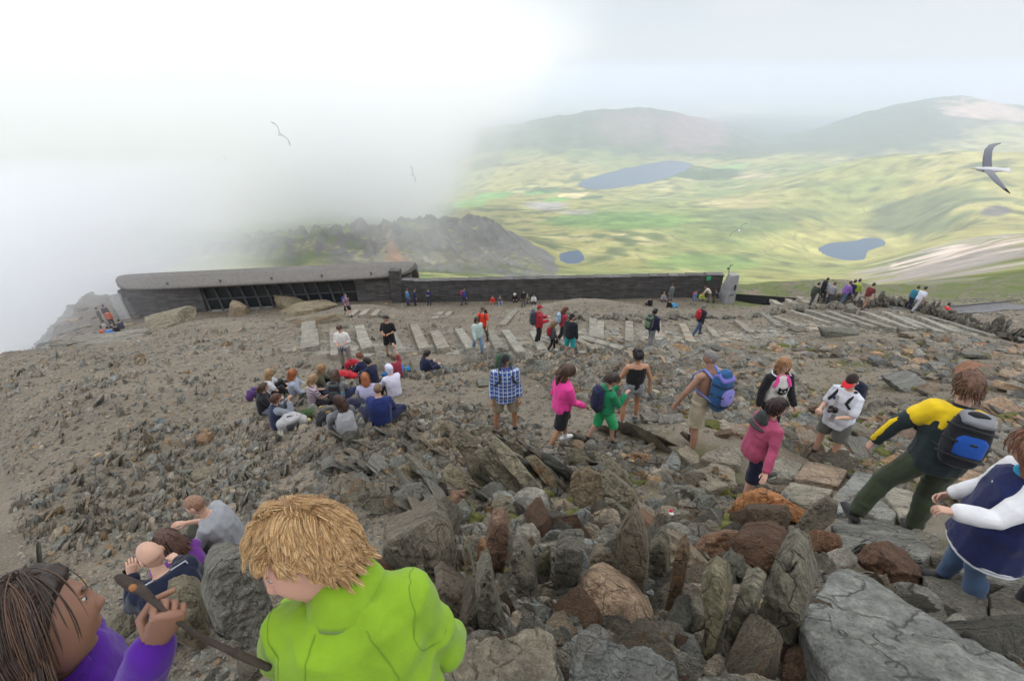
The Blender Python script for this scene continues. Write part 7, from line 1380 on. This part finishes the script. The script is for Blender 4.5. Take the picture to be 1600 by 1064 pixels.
# ---- on the path
person('short-haired woman in a white top with a blue jacket tied round her waist, eating', (543, 575), 1.70, math.pi, 'hands', SKIN, ('short', BRN), ('tshirt', (.62, .60, .58), dict(sleeve=1.3, hem=-.14)), ('trousers', (.24, .22, .20)), BLK, waist=(.12, .16, .24), build=1.12, glasses=None)
person('dark-haired man in a black t-shirt and black shorts with sunglasses on his head', (612, 558), 1.82, math.pi - .05, 'hands', TAN_, ('short', BHR), ('tshirt', (.013, .013, .015), dict(sleeve=.85, hem=-.26)), ('shorts', (.012, .012, .016)), (.1, .1, .1), build=1.08, glasses='head', head=(.2, 0, 0))
person('woman in a pale green striped jacket and jeans walking down the steps', (747, 553), 1.66, math.pi + .55, 'walk', SKIN, ('bob', BRN), ('jacket', (.30, .48, .44), dict(pattern='stripes', c2=(.55, .60, .58), hem=-.22)), ('jeans', (.16, .25, .38)), BLK, glasses='eyes')
person('man in an orange-red t-shirt and olive trousers with a dark rucksack', (756, 534), 1.84, math.pi - .2, 'walk2', SKIN, ('short', BRN), ('tshirt', (.70, .05, .02), dict(hem=-.24)), ('trousers', (.12, .115, .07)), BLK, glasses='eyes', pack=dict(label='dark rucksack of the man in the orange-red t-shirt', c=(.02, .02, .022)))
person('walker in a red coat and cap with black trousers', (841, 538), 1.80, -1.5, 'stand', SKIN, ('short', BRN), ('coat', (.36, .02, .035), dict(hem=-.3)), ('trousers', BLK), BLK, ('cap', (.30, .02, .04)), arm=[((.1, .3, -1), (-.1, .9, .2)), ((.12, .35, -1), (-.1, .9, .2))], leg=[((.05, .15, -1), (.02, -.1, -1)), ((.05, -.05, -1), (.02, -.25, -1))], pack=dict(label='grey and navy rucksack of the walker in the red coat', c=(.05, .055, .08), c2=(.12, .12, .13), size=(.15, .27, .12)))
person('child in a dark grey top and black leggings with a small red pack', (862, 550), 1.28, -1.35, 'walk', SKIN, ('bob', (.20, .13, .075)), ('sweatshirt', (.07, .065, .075)), ('leggings', BLK), (.6, .6, .62), head=(.4, 0, 0), pack=dict(label='small red backpack on the child in leggings', c=(.50, .025, .03), c2=(.3, .02, .03), size=(.11, .16, .07)))
person('person in a black jacket, black cap and turquoise shorts', (889, 558), 1.66, -.6, 'stand', SKIN, ('short', BHR), ('coat', (.014, .016, .024), dict(hem=-.2)), ('knee_shorts', (.02, .30, .30)), SKIN, ('cap', BLK), head=(.3, -.5, 0), build=1.05)
person('brown-haired woman in a red top behind the black jacket', (878, 536), 1.66, -1.4, 'walk', SKIN, ('bob', (.15, .06, .03)), ('jacket', (.28, .03, .045)), ('trousers', BLK), BLK, head=(.45, 0, 0), pack=dict(label='light blue backpack of the woman in the red top', c=(.30, .45, .58), size=(.12, .2, .08)))
person('walker in a navy jacket with a bright blue hem and grey trousers', (1014, 543), 1.74, -.9, 'walk', TAN_, ('short', BHR), ('coat', (.016, .020, .045), dict(hem=-.15)), ('trousers', (.16, .16, .165)), BLK, waist=(.02, .06, .42), arm=[((.12, .1, -1), (.05, .4, -1))] * 2, pack=dict(label='green and grey backpack on the walker in the navy jacket', c=(.05, .065, .06), c2=(.12, .18, .11), size=(.15, .25, .12)))
person('walker in a dark jacket and jeans climbing with a red backpack', (1089, 525), 1.78, -1.15, 'stride', SKIN, ('short', GHR), ('jacket', (.016, .018, .026), dict(hem=-.14)), ('jeans', (.05, .085, .16)), BLK, pack=dict(label='red backpack on the climbing walker in jeans', c=(.42, .02, .03), size=(.14, .2, .09)))
# ---- far along the wall and by the building
def far(label, u, v, H, rz, pose, hr, top, bot, **k):
    g = k.pop('group', None); p = ground_hit(u, v); s = p[0] / p[1]      # keep in front of the long wall and the building
    yl = (42.2 - .033 * (s * 42 + 10.9) if s > -.25 else 39.9 + .14 * (s * 41 + 34.6)) - (1.0 if pose != 'sitl' else .75)
    if p[1] > yl and s < .47: p = np.array([s * yl, yl, float(near_z(s * yl, yl))])
    return person(label, tuple(p), H, rz, pose, k.pop('skin', SKIN), ('short', hr), (k.pop('tk', 'jacket'), top), ('trousers', bot) if bot else ('shorts', k.pop('sh_', BLK)), k.pop('shoes', BLK), lod=2, group=g, **k)
far('walker in black shorts with a blue backpack near the long low boulder', 545, 496, 1.7, -2.2, 'walk', BRN, (.25, .15, .2), None, tk='tshirt', pack=dict(label='blue backpack of the walker in black shorts', c=(.03, .07, .3), size=(.14, .2, .09)))
far('dark-clothed person sitting by the building windows, left of three', 477, 471, 1.7, 3.1, 'sit', BRN, BLK, BLK); far('dark-clothed person sitting by the building windows, middle of three', 488, 471, 1.7, 3.1, 'sit', DBR, (.02, .02, .04), BLK)
far('person in purple sitting by the building windows, right of three', 500, 467, 1.7, 3.1, 'sit', BRN, (.09, .04, .25), NAVY)
far('person in a turquoise and purple top standing at the left end of the dark wall', 637, 466, 1.72, -.8, 'stand', BRN, (.08, .22, .40), (.06, .06, .2)); far('person in a long navy coat by the dark wall', 648, 468, 1.76, -1.2, 'stand', DBR, (.014, .025, .09), NAVY, lean=.15)
far('person in dark blue eating beside the dark wall', 670, 466, 1.72, 3.0, 'hands', DBR, (.02, .03, .10), (.05, .05, .07))
far('walker in a bright blue jacket with a red backpack along the dark wall', 725, 468, 1.74, -1.5, 'walk', DBR, (.02, .05, .34), (.03, .03, .06), pack=dict(label='red backpack of the walker in the bright blue jacket', c=(.4, .03, .06), size=(.13, .2, .09)))
far('person in red sitting against the dark wall', 770, 466, 1.65, 2.9, 'sitl', BRN, (.42, .03, .02), (.25, .18, .15)); far('person in grey with pale jeans sitting against the dark wall', 781, 467, 1.7, 3.3, 'sitl', DBR, (.09, .09, .10), (.15, .22, .35))
person('person in a white sun hat and black top sitting against the dark wall', (804, 471), 1.7, 3.3, 'sitl', SKIN, ('short', BRN), ('jacket', BLK), ('trousers', BLK), BLK, ('sunhat', (.6, .58, .52)), lod=2)
far('person in a dark jacket and grey trousers standing with back to the camera', 818, 480, 1.76, .2, 'stand', DBR, (.02, .02, .025), (.13, .125, .12)); far('person in an olive top sitting against the dark wall', 824, 465, 1.75, 3.1, 'sitl', GHR, (.11, .13, .06), (.1, .1, .1))
far('person in a white top sitting rightmost of those against the dark wall', 834, 465, 1.7, 3.1, 'sitl', DBR, (.55, .55, .56), BLK)
far('fair-haired person in grey sitting below the wall, with dark trousers', 1037, 463, 1.7, 3.0, 'sitl', BLD, (.25, .25, .28), NAVY); far('person in grey-green standing below the right part of the wall', 1047, 470, 1.7, .3, 'stand', BRN, (.12, .16, .14), (.14, .18, .17))
far('person all in black sitting on the gravel', 1016, 478, 1.7, .4, 'sitx', DBR, BLK, BLK); far('person in black with a blue bag sitting on the gravel', 1044, 482, 1.7, -.9, 'sitl', BRN, BLK, BLK)
bag('blue bag beside the person sitting in black on the gravel', 1052, 481, (.04, .25, .5), (.1, .3, .5), (.25, .2, .2))
far('small walker in blue with a red backpack below the leaning slab', 1083, 477, 1.45, -2.8, 'walk', DBR, (.10, .18, .36), None, sh_=(.1, .14, .3), pack=dict(label='red backpack on the small walker in blue', c=(.45, .03, .07), size=(.13, .18, .09)))
far('person in a lime top sitting against the wall by the green sign', 1099, 449, 1.7, 3.1, 'sitl', DBR, (.38, .50, .06), (.1, .1, .1)); far('person in a cream top bending over beside the leaning slab', 1106, 472, 1.7, 1.2, 'bend', BRN, (.50, .45, .36), (.12, .11, .08), lean=1.1)
far('person in dark olive crouching beside the leaning slab', 1120, 473, 1.7, 1.1, 'crouch', DBR, (.03, .03, .035), (.09, .10, .06))
far('bending walker in dark green at the top of the right hand steps', 1265, 479, 1.75, -1.2, 'walk', DBR, (.04, .055, .04), (.05, .05, .05), lean=.4)
far('tall walker in a pale grey jacket with a black rucksack against the valley', 1281, 474, 1.86, -.9, 'stand', DBR, (.42, .43, .45), (.04, .045, .05), pack=dict(label='tall black rucksack of the walker in pale grey', c=(.02, .02, .025), size=(.16, .32, .13)))
far('walker in grey just right of the tall one with the black rucksack', 1293, 476, 1.6, -.9, 'walk', BRN, (.28, .28, .31), (.06, .065, .08)); far('walker in purple with jeans near the low parapet', 1314, 477, 1.7, -1.3, 'walk', BRN, (.20, .10, .36), (.08, .12, .2), lean=.3)
far('walker in dark navy between the purple and the lime jackets', 1322, 476, 1.76, -1.3, 'walk2', DBR, (.025, .03, .05), (.06, .10, .18), lean=.15); far('walker in a lime jacket near the low parapet', 1330, 474, 1.74, -1.2, 'walk', DBR, (.32, .42, .05), (.06, .08, .06))
far('walker in a maroon vest behind the dry-stone wall', 1348, 483, 1.74, -1.2, 'walk', DBR, (.14, .03, .03), None, sh_=(.3, .2, .15), lean=.35, tk='tshirt', skin=TAN_); far('person with a teal pack behind the dry-stone wall', 1418, 483, 1.65, -1.2, 'walk', DBR, (.03, .16, .24), NAVY, lean=.4)
far('walker in a white t-shirt and pale grey trousers behind the dry-stone wall', 1427, 488, 1.78, -1.2, 'stride', DBR, (.58, .60, .68), (.32, .34, .38), tk='tshirt', lean=.4, skin=TAN_); far('person in red low behind the dry-stone wall', 1474, 494, 1.7, -.8, 'sit', DBR, (.62, .03, .03), (.1, .1, .1), tk='tshirt')
far('person in a red t-shirt cut off by the right edge below the railway', 1600, 528, 1.72, .8, 'sitl', BRN, (.62, .025, .03), NAVY, tk='tshirt')
GH = 'people huddled in the mist left of the building'
for lb, u, v, rz, top, bot, ps in (('person in an orange top at the bottom left of the misty huddle', 162, 526, -1.2, (.5, .12, .06), (.06, .06, .08), 'sit'), ('person in a bright blue jacket in the misty huddle', 173, 527, .3, (.05, .22, .55), (.04, .06, .15), 'sit'), ('person in black on the right of the misty huddle', 186, 522, 1.0, BLK, BLK, 'sit'),
        ('person in a dark jacket standing at the back of the misty huddle', 172, 503, .5, (.03, .03, .035), BLK, 'stand'), ('person in a red and orange top in the middle of the misty huddle', 178, 512, .2, (.5, .10, .04), BLK, 'stand'), ('person in a brown jacket at the far left of the misty huddle', 162, 508, -.6, (.10, .07, .06), BLK, 'stand'),
        ('person in navy near the entrance pier in the mist', 192, 514, 1.2, NAVY, BLK, 'sit'), ('person in white and grey behind the orange top', 165, 516, -.5, (.35, .35, .36), BLK, 'sit')):
    far(lb, u, v, 1.72, rz, ps, DBR, top, bot, group=GH)
# ------------------------------------------------------------------ the two children close to the camera
def seen_axes(u, v, face, up):
    w = nv(ray(u, v)); r = nv(np.cross(w, [0, 0, 1.0])); t = np.cross(r, w); f = lambda a: r * a[0] + t * a[1] + w * a[2]; return f(face), f(up)
def lime(root, J):
    # stand-up collar, open and flopping towards the face; seam lines of the fleece; striped cuff
    sdv, fwd, dt, k, nk = J['sdv'], J['fwd'], J['dt'], J['k'], J['sp'][-1]
    c = cloth((.20, .345, .018)); n_ = 26; a = np.linspace(.5, 2 * np.pi + .25, n_) + np.pi / 2 - .1; pc = nk + dt * .012
    ring = [pc + sdv * math.cos(t) * (.078 + .012 * math.sin(3 * t)) + fwd * math.sin(t) * .070 + dt * (.012 * math.sin(t * 2)) for t in a]
    out = [nv(p - pc + dt * .03) for p in ring]
    MB().loft(ring, [(.008, .050)] * n_, 8, side=np.array(out)).build('collar', c, root)
    from mathutils.bvhtree import BVHTree
    fl = [o for o in root.children if o.name.startswith('fleece')][0]; bv = BVHTree.FromPolygons([v.co[:] for v in fl.data.vertices], [tuple(p.vertices) for p in fl.data.polygons]); cs_ = cloth((.15, .26, .013))
    for sx in (0, 1):
        d_ = sdv * (-1, 1)[sx]; A = nk + d_ * .05 - fwd * .14; Bp = J['sh'][sx] - fwd * .13 - dt * .10 - d_ * .02; C_ = J['sp'][2] - fwd * .2 + d_ * .17; pts = []
        for t in np.linspace(0, 1, 26):
            q = A * (1 - t / .5) + Bp * (t / .5) if t < .5 else Bp * (1 - (t - .5) / .5) + C_ * ((t - .5) / .5); l_, n_1, *_r = bv.find_nearest(Vector(q)); pts.append(np.array(l_ + n_1 * .0005))
        MB().loft(pts, [.0016] * len(pts), 5).build('seam', cs_, fl)
        pts = []
        for t in np.linspace(0, 2 * np.pi, 30): q = J['sh'][sx] + dt * .0 + nv(fwd) * math.cos(t) * .12 + dt * math.sin(t) * .12 + d_ * .045; l_, n_1, *_r = bv.find_nearest(Vector(q)); pts.append(np.array(l_ + n_1 * .0003))
        MB().loft(pts, [.0014] * len(pts), 5).build('seam', cs_, fl)
    for i in range(2):
        w, e = J['wr'][i], J['elb'][i]; dv = nv(w - e)
        for q in range(5): MB().loft([w - dv * (.035 - q * .013), w - dv * (.026 - q * .013)], [.031 + .001 * q] * 2, 14).build('cuff_stripe', cloth((.55, .55, .56) if q % 2 else (.012, .014, .03)), root)
Hb = 1.34; kb = Hb / 1.75
b_ = at_depth(584, 934, 1.10); BOY = (b_[0] - .02, b_[1] - .09, b_[2] - 1.43 * kb + .01, .22)
g_ = at_depth(80, 1072, 1.12); GIRL = (g_[0] - .03, g_[1] + .02, g_[2] - 1.43 * 1.42 / 1.75, -.95)
def dbg(n, J):
    M3 = np.array(Matrix.Rotation(J['rz'], 3, 'Z'))
    for q, p in (('head', J['hc']), ('neck', J['sp'][-1]), ('shL', J['sh'][0]), ('shR', J['sh'][1]), ('elR', J['elb'][1]), ('wrR', J['wr'][1]), ('nose', J['hc'] + J['Rh'] @ np.array([0, .11, -.02]))): p = M3 @ p + J['at']; print('DBG', n, q, [round(float(x)) for x in pxy(*p)], round(float(p[1] * CP - p[2] * SP), 2))
def boy_hair(root, J):
    hc, Rh, hs = J['hc'], J['Rh'], J['hs']; q = np.random.RandomState(4)
    cols = [(.50, .30, .12), (.62, .41, .19), (.36, .19, .07), (.72, .52, .28), (.27, .135, .05)]
    m, N, L, P = newmat('blond_hair'); at = N.new('ShaderNodeAttribute'); at.attribute_name = 'tint'; L.new(at.outputs['Color'], P.inputs['Base Color']); P.inputs['Roughness'].default_value = .45
    b = MB(); add_hair(b, hc, Rh, hs, .013, 'short', 3, 5); b.C = [np.tile((.20, .105, .042), (len(v), 1)) for v in b.V]
    for (n, ln, w, sd, dr, sp_, cu, of) in ((9000, .055, .00055, 1, .4, .1, .45, .006), (11000, .060, .0005, 2, .35, .15, .6, .010), (8000, .052, .00045, 3, .2, .25, .9, .013)):
        strands(b, hc, Rh, hs, n, ln, w, sd, dr, sp_, seg=8, curl=cu, off=of, cols=cols, clump=60, cs=.6)
    b.build('hair', m, root, cols=True)
def girl_hair(root, J):
    hc, Rh, hs = J['hc'], J['Rh'], J['hs']
    m, N, L, P = newmat('dark_brown_hair'); at = N.new('ShaderNodeAttribute'); at.attribute_name = 'tint'; L.new(at.outputs['Color'], P.inputs['Base Color']); P.inputs['Roughness'].default_value = .45
    b = MB(); add_hair(b, hc, Rh, hs, .018, 'short', 5, 5); b.C = [np.tile((.022, .012, .008), (len(v), 1)) for v in b.V]
    cols = [(.035, .018, .011), (.055, .028, .016), (.02, .011, .008), (.09, .045, .024)]
    strands(b, hc, Rh, hs, 2400, .12, .0012, 8, .6, .1, region='back', ymax=.45, bias=(0, -.9, 0), seg=8, curl=.35, off=.008, cols=cols, clump=40); strands(b, hc, Rh, hs, 900, .07, .0010, 18, .2, .1, bias=(0, -1.4, 0), seg=6, curl=.3, off=.006, cols=cols, clump=20); strands(b, hc, Rh, hs, 1500, .26, .0013, 9, 1.2, .1, region='back', ymax=.15, bias=(0, -.5, 0), seg=10, curl=.25, off=.014, cols=cols)
    q = np.random.RandomState(2)
    for _ in range(800):
        th = q.uniform(-2.9, -.5); a = hc + Rh @ (np.array([math.cos(th) * .085, math.sin(th) * .105 - .0, q.uniform(-.05, .03)]) * hs); ln = q.uniform(.18, .36); j = q.normal(0, .016, 3); o_ = Rh @ np.array([math.cos(th), math.sin(th), 0]) * .03
        b.loft([a, a + o_ * .6 + (0, 0, -ln * .35), a + o_ + (0, 0, -ln * .7) + j, a + o_ * .7 + (0, 0, -ln) + j * 1.5], [.0011, .0013, .0011, .0004], 4, col=cols[q.randint(4)])
    b.build('hair', m, root, cols=True)
# anchors: neck points found from the surveyed bearings and a child's height
person('boy with tousled blond hair in a lime green fleece, seen from behind', (BOY[0], BOY[1], BOY[2]), Hb, BOY[3], 'stand', (.60, .33, .25), ('shaved', (.17, .085, .035)), ('fleece', (.20, .345, .018), dict(hem=-.25, flare=.02, sleeve=1.80)), ('trousers', (.02, .025, .05)), (.05, .05, .05),
       lod=0, lean=.42, side=-.10, head=(.12, 1.35, .0), axes=seen_axes(490, 862, (-.90, -.24, .22), (-.24, .90, -.30)), hoff=(-.060, .0, -.035), build=1.1, arm=[((.34, .30, -.85), (.0, .9, -.3)), ((.34, -.02, -.95), (.0, .62, -.75))], extra=lambda r, J: (lime(r, J), boy_hair(r, J)), vox=.008, handcurl=.6)
def stick(root, J):
    pass
Hg = 1.42
GJ = {}
def gx_(r, J):
    girl_hair(r, J); GJ.update(J)
    M3 = np.array(Matrix.Rotation(J['rz'], 3, 'Z')); w = M3 @ J['wr'][1] + J['at']; hd = M3 @ nv(J['wr'][1] - J['elb'][1]); c = w + hd * .075
    a = c + np.array([-.058, .02, .062]); bpt = c + np.array([.13, .02, -.22])
    t = empty('walking_stick', tuple(c), 0, label='dark knobbly wooden stick gripped by the dark-haired girl', cat='stick'); d = nv(bpt - a); pts = [a - d * .03, a, a * .8 + c * .2 + (0.004, 0, 0.004), c, c * .6 + bpt * .4 + (-.012, 0, -.008), bpt]
    q = MB(); q.loft([p - c for p in pts], [.006, .009, .0065, .006, .006, .005], 12); q.loft([pts[1] - c, pts[1] - c + (-.02, 0, .028)], [.006, .004], 8)
    V, F = remesh(q, .003, 2, .004, 3); m = MB(); m.add(V, F); m.build('shaft', simple('stick_bark', (.045, .032, .025), .8, 30, .4, bumpd=.004), t)
    mb = MB(); mb.ell(a - c + (.004, -.006, .004), (.008, .006, .009), lvl=2); mb.build('worn_tip', simple('worn_wood', (.30, .13, .04), .7, 40), t)
    s_ = M3 @ J['fwd']
person('girl with long dark brown hair in a purple fleece gripping a stick', (GIRL[0], GIRL[1], GIRL[2]), Hg, GIRL[3], 'stand', (.25, .125, .08), ('shaved', (.03, .016, .010)), ('fleece', (.065, .010, .22), dict(hem=-.22, sleeve=1.86)), ('jeans', (.02, .03, .06)), (.04, .04, .05),
       lod=0, lean=.10, head=(-.05, -.12, .0), axes=seen_axes(85, 960, (.95, -.05, -.02), (-.02, .98, -.12)), ik={1: at_depth(243, 1003, .95)}, arm=[((.1, -.1, -1), (.02, .0, -1)), ((.05, .55, -.85), (.0, .55, .95))], extra=gx_, vox=.008, handcurl=1.8)
# ------------------------------------------------------------------ gulls
def gull(label, u, v, depth, span, yaw, roll, pitch, dark=.12, sweep=.25, dih=.12):
    p = at_depth(u, v, depth); t = empty('seagull', tuple(p), 0, label=label, cat='gull', group=None); t.rotation_euler = Matrix(rotm(pitch, roll, yaw)).to_euler(); s = span / 1.3
    W, G = simple('gull_white', (.62, .62, .64), .8), simple('gull_grey', (.19, .20, .23), .8); K = simple('gull_black', (.02, .02, .022), .8)
    b = MB(); b.loft([np.array(q) * s for q in ((0, -.27, 0), (0, -.18, .0), (0, -.05, -.01), (0, .08, -.01), (0, .17, .0), (0, .22, .012), (0, .26, .012))], [(.05 * s, .010 * s), (.045 * s, .030 * s), (.065 * s, .055 * s), (.06 * s, .055 * s), (.038 * s, .038 * s), (.034 * s, .034 * s), (.018 * s, .016 * s)], 12, side=(1, 0, 0)); b.build('body', W, t)
    MB().loft([np.array((0, .275, .008)) * s, np.array((0, .325, -.002)) * s], [.010 * s, .004 * s], 6).build('beak', simple('beak_yellow', (.5, .32, .04), .5), t)
    for sx in (-1, 1):
        b = MB(); L_ = [(.03, .05, .02, .085), (.18, .09, .02 + dih * .6, .080), (.32, .10, .03 + dih, .070), (.46, .02, .03 + dih * .9, .055), (.58, -.10 * (1 + sweep), .02 + dih * .6, .030)]
        b.loft([np.array((sx * x, y, z)) * s for x, y, z, c in L_], [(c * s, .010 * s) for *_, c in L_], 10, side=(0, 1, 0)); w = b.build('wing', G, t)
        MB().loft([np.array((sx * .56, -.085 * (1 + sweep), .02 + dih * .6)) * s, np.array((sx * .65, -.19 * (1 + sweep), .01 + dih * .35)) * s], [(.032 * s, .011 * s), (.008 * s, .004 * s)], 8, side=(0, 1, 0)).build('wing_tip', K, w)
    b = MB(); b.loft([np.array((0, -.24, 0)) * s, np.array((0, -.36, 0)) * s], [(.035 * s, .008 * s), (.075 * s, .005 * s)], 8, side=(1, 0, 0)); b.build('tail', W, t)
gull('large grey and white gull banking with black wing tips, near the right edge', 1546, 265, 10.5, 1.35, R(75), R(-40), R(0), dih=.16)
gull('dark gull with long wings against the cloud, upper left', 437, 210, 24, 1.3, R(20), R(60), R(0))
gull('tiny distant gull below the upper left one', 352, 248, 70, 1.2, R(40), R(50), 0)
gull('small gull seen edge-on above the middle of the cloud', 644, 272, 38, 1.25, R(10), R(78), 0)
gull('grey gull gliding over the green valley', 1155, 360, 30, 1.3, R(-30), R(-50), 0)
bpy.data.scenes.remove(TMP)
# ------------------------------------------------------------------ air: haze and mist
def volmat(name, color, dens, aniso=0.3):
    m = bpy.data.materials.new(name); m.use_nodes = True; N, L = m.node_tree.nodes, m.node_tree.links
    N.remove(N['Principled BSDF']); o = N['Material Output']; v = N.new('ShaderNodeVolumePrincipled'); L.new(v.outputs[0], o.inputs['Volume'])
    v.inputs['Color'].default_value = tuple(color) + (1,); v.inputs['Density'].default_value = dens; v.inputs['Anisotropy'].default_value = aniso
    return m, N, L, v
hm, N, L, v = volmat('haze_air', (0.80, 0.86, 1.0), HAZE)
MB().box((0, 29000, -495), (210000, 66000, 1410)).build('haze', hm, kind='stuff', smooth=False)
# unseen cloud added above and behind the view to keep the sun off the summit
cm = simple('shade_cloud_white', (0.9, 0.9, 0.9), 1.0)
V, F = ico(5); n_ = fbm(V * 2.2 + 5, 5, 91)
V = V * (1 + .55 * n_[:, None]) * np.array([120, 120, 40])
cc = np.array(sv) * 440 + np.array([0, 12, 0])
mobj('cloud', npmesh('cloud', V, F, [cm]), loc=cc, kind='stuff')
def mist(name, lo, hi, dens, build, color=(0.955, 0.965, 1.0)):
    m, N, L, v = volmat(name, color, 1.0, -0.35)
    t = N.new('ShaderNodeTexCoord'); sep = N.new('ShaderNodeSeparateXYZ'); L.new(t.outputs['Object'], sep.inputs[0])
    d = build(N, L, t.outputs['Object'], sep.outputs[0], sep.outputs[1], sep.outputs[2])
    L.new(math_(N, L, 'MULTIPLY', math_(N, L, 'MAXIMUM', math_(N, L, 'MINIMUM', d, 1.0), 0.0), dens), v.inputs['Density'])
    lo, hi = np.array(lo, float), np.array(hi, float)
    return MB().box((lo + hi) / 2, hi - lo).build(name, m, kind='stuff', smooth=False)
# bank of cloud lying against the mountain on the left, open towards the valley on the right
def bank(N, L, P, x, y, z):
    n = noise(N, L, P, 0.0022, 4, 0.55)
    M = lambda o, a, b: math_(N, L, o, a, b)
    e = M('MULTIPLY', M('ADD', M('SUBTRACT', M('MULTIPLY', y, 0.08), x), M('MULTIPLY', z, 0.8)), 0.0026)      # right hand edge leans out over the valley
    b = M('MULTIPLY', M('ADD', z, M('ADD', M('MULTIPLY', y, 0.235), 80)), 0.0065)         # underside rises with distance
    f = M('MINIMUM', e, b)
    top = M('MINIMUM', M('MULTIPLY', M('SUBTRACT', 200.0, z), 0.006), 1.0)      # thins towards its top
    return M('MULTIPLY', M('MINIMUM', M('ADD', f, M('MULTIPLY', M('SUBTRACT', n, 0.5), 2.1)), 1.0), M('MAXIMUM', top, 0.0))
mist('mist_bank', (-3600, 150, -900), (800, 2600, 205), 0.0036, bank)
def wisps(N, L, P, x, y, z):
    n = noise(N, L, P, 0.05, 3, 0.5); M = lambda o, a, b: math_(N, L, o, a, b)
    f = M('MULTIPLY', M('SUBTRACT', M('MULTIPLY', x, -1.0), 29), 0.10)
    return M('ADD', f, M('MULTIPLY', M('SUBTRACT', n, 0.5), 1.2))
mist('mist_wisps', (-70, 22, -42), (-27, 64, -9), 0.05, wisps)
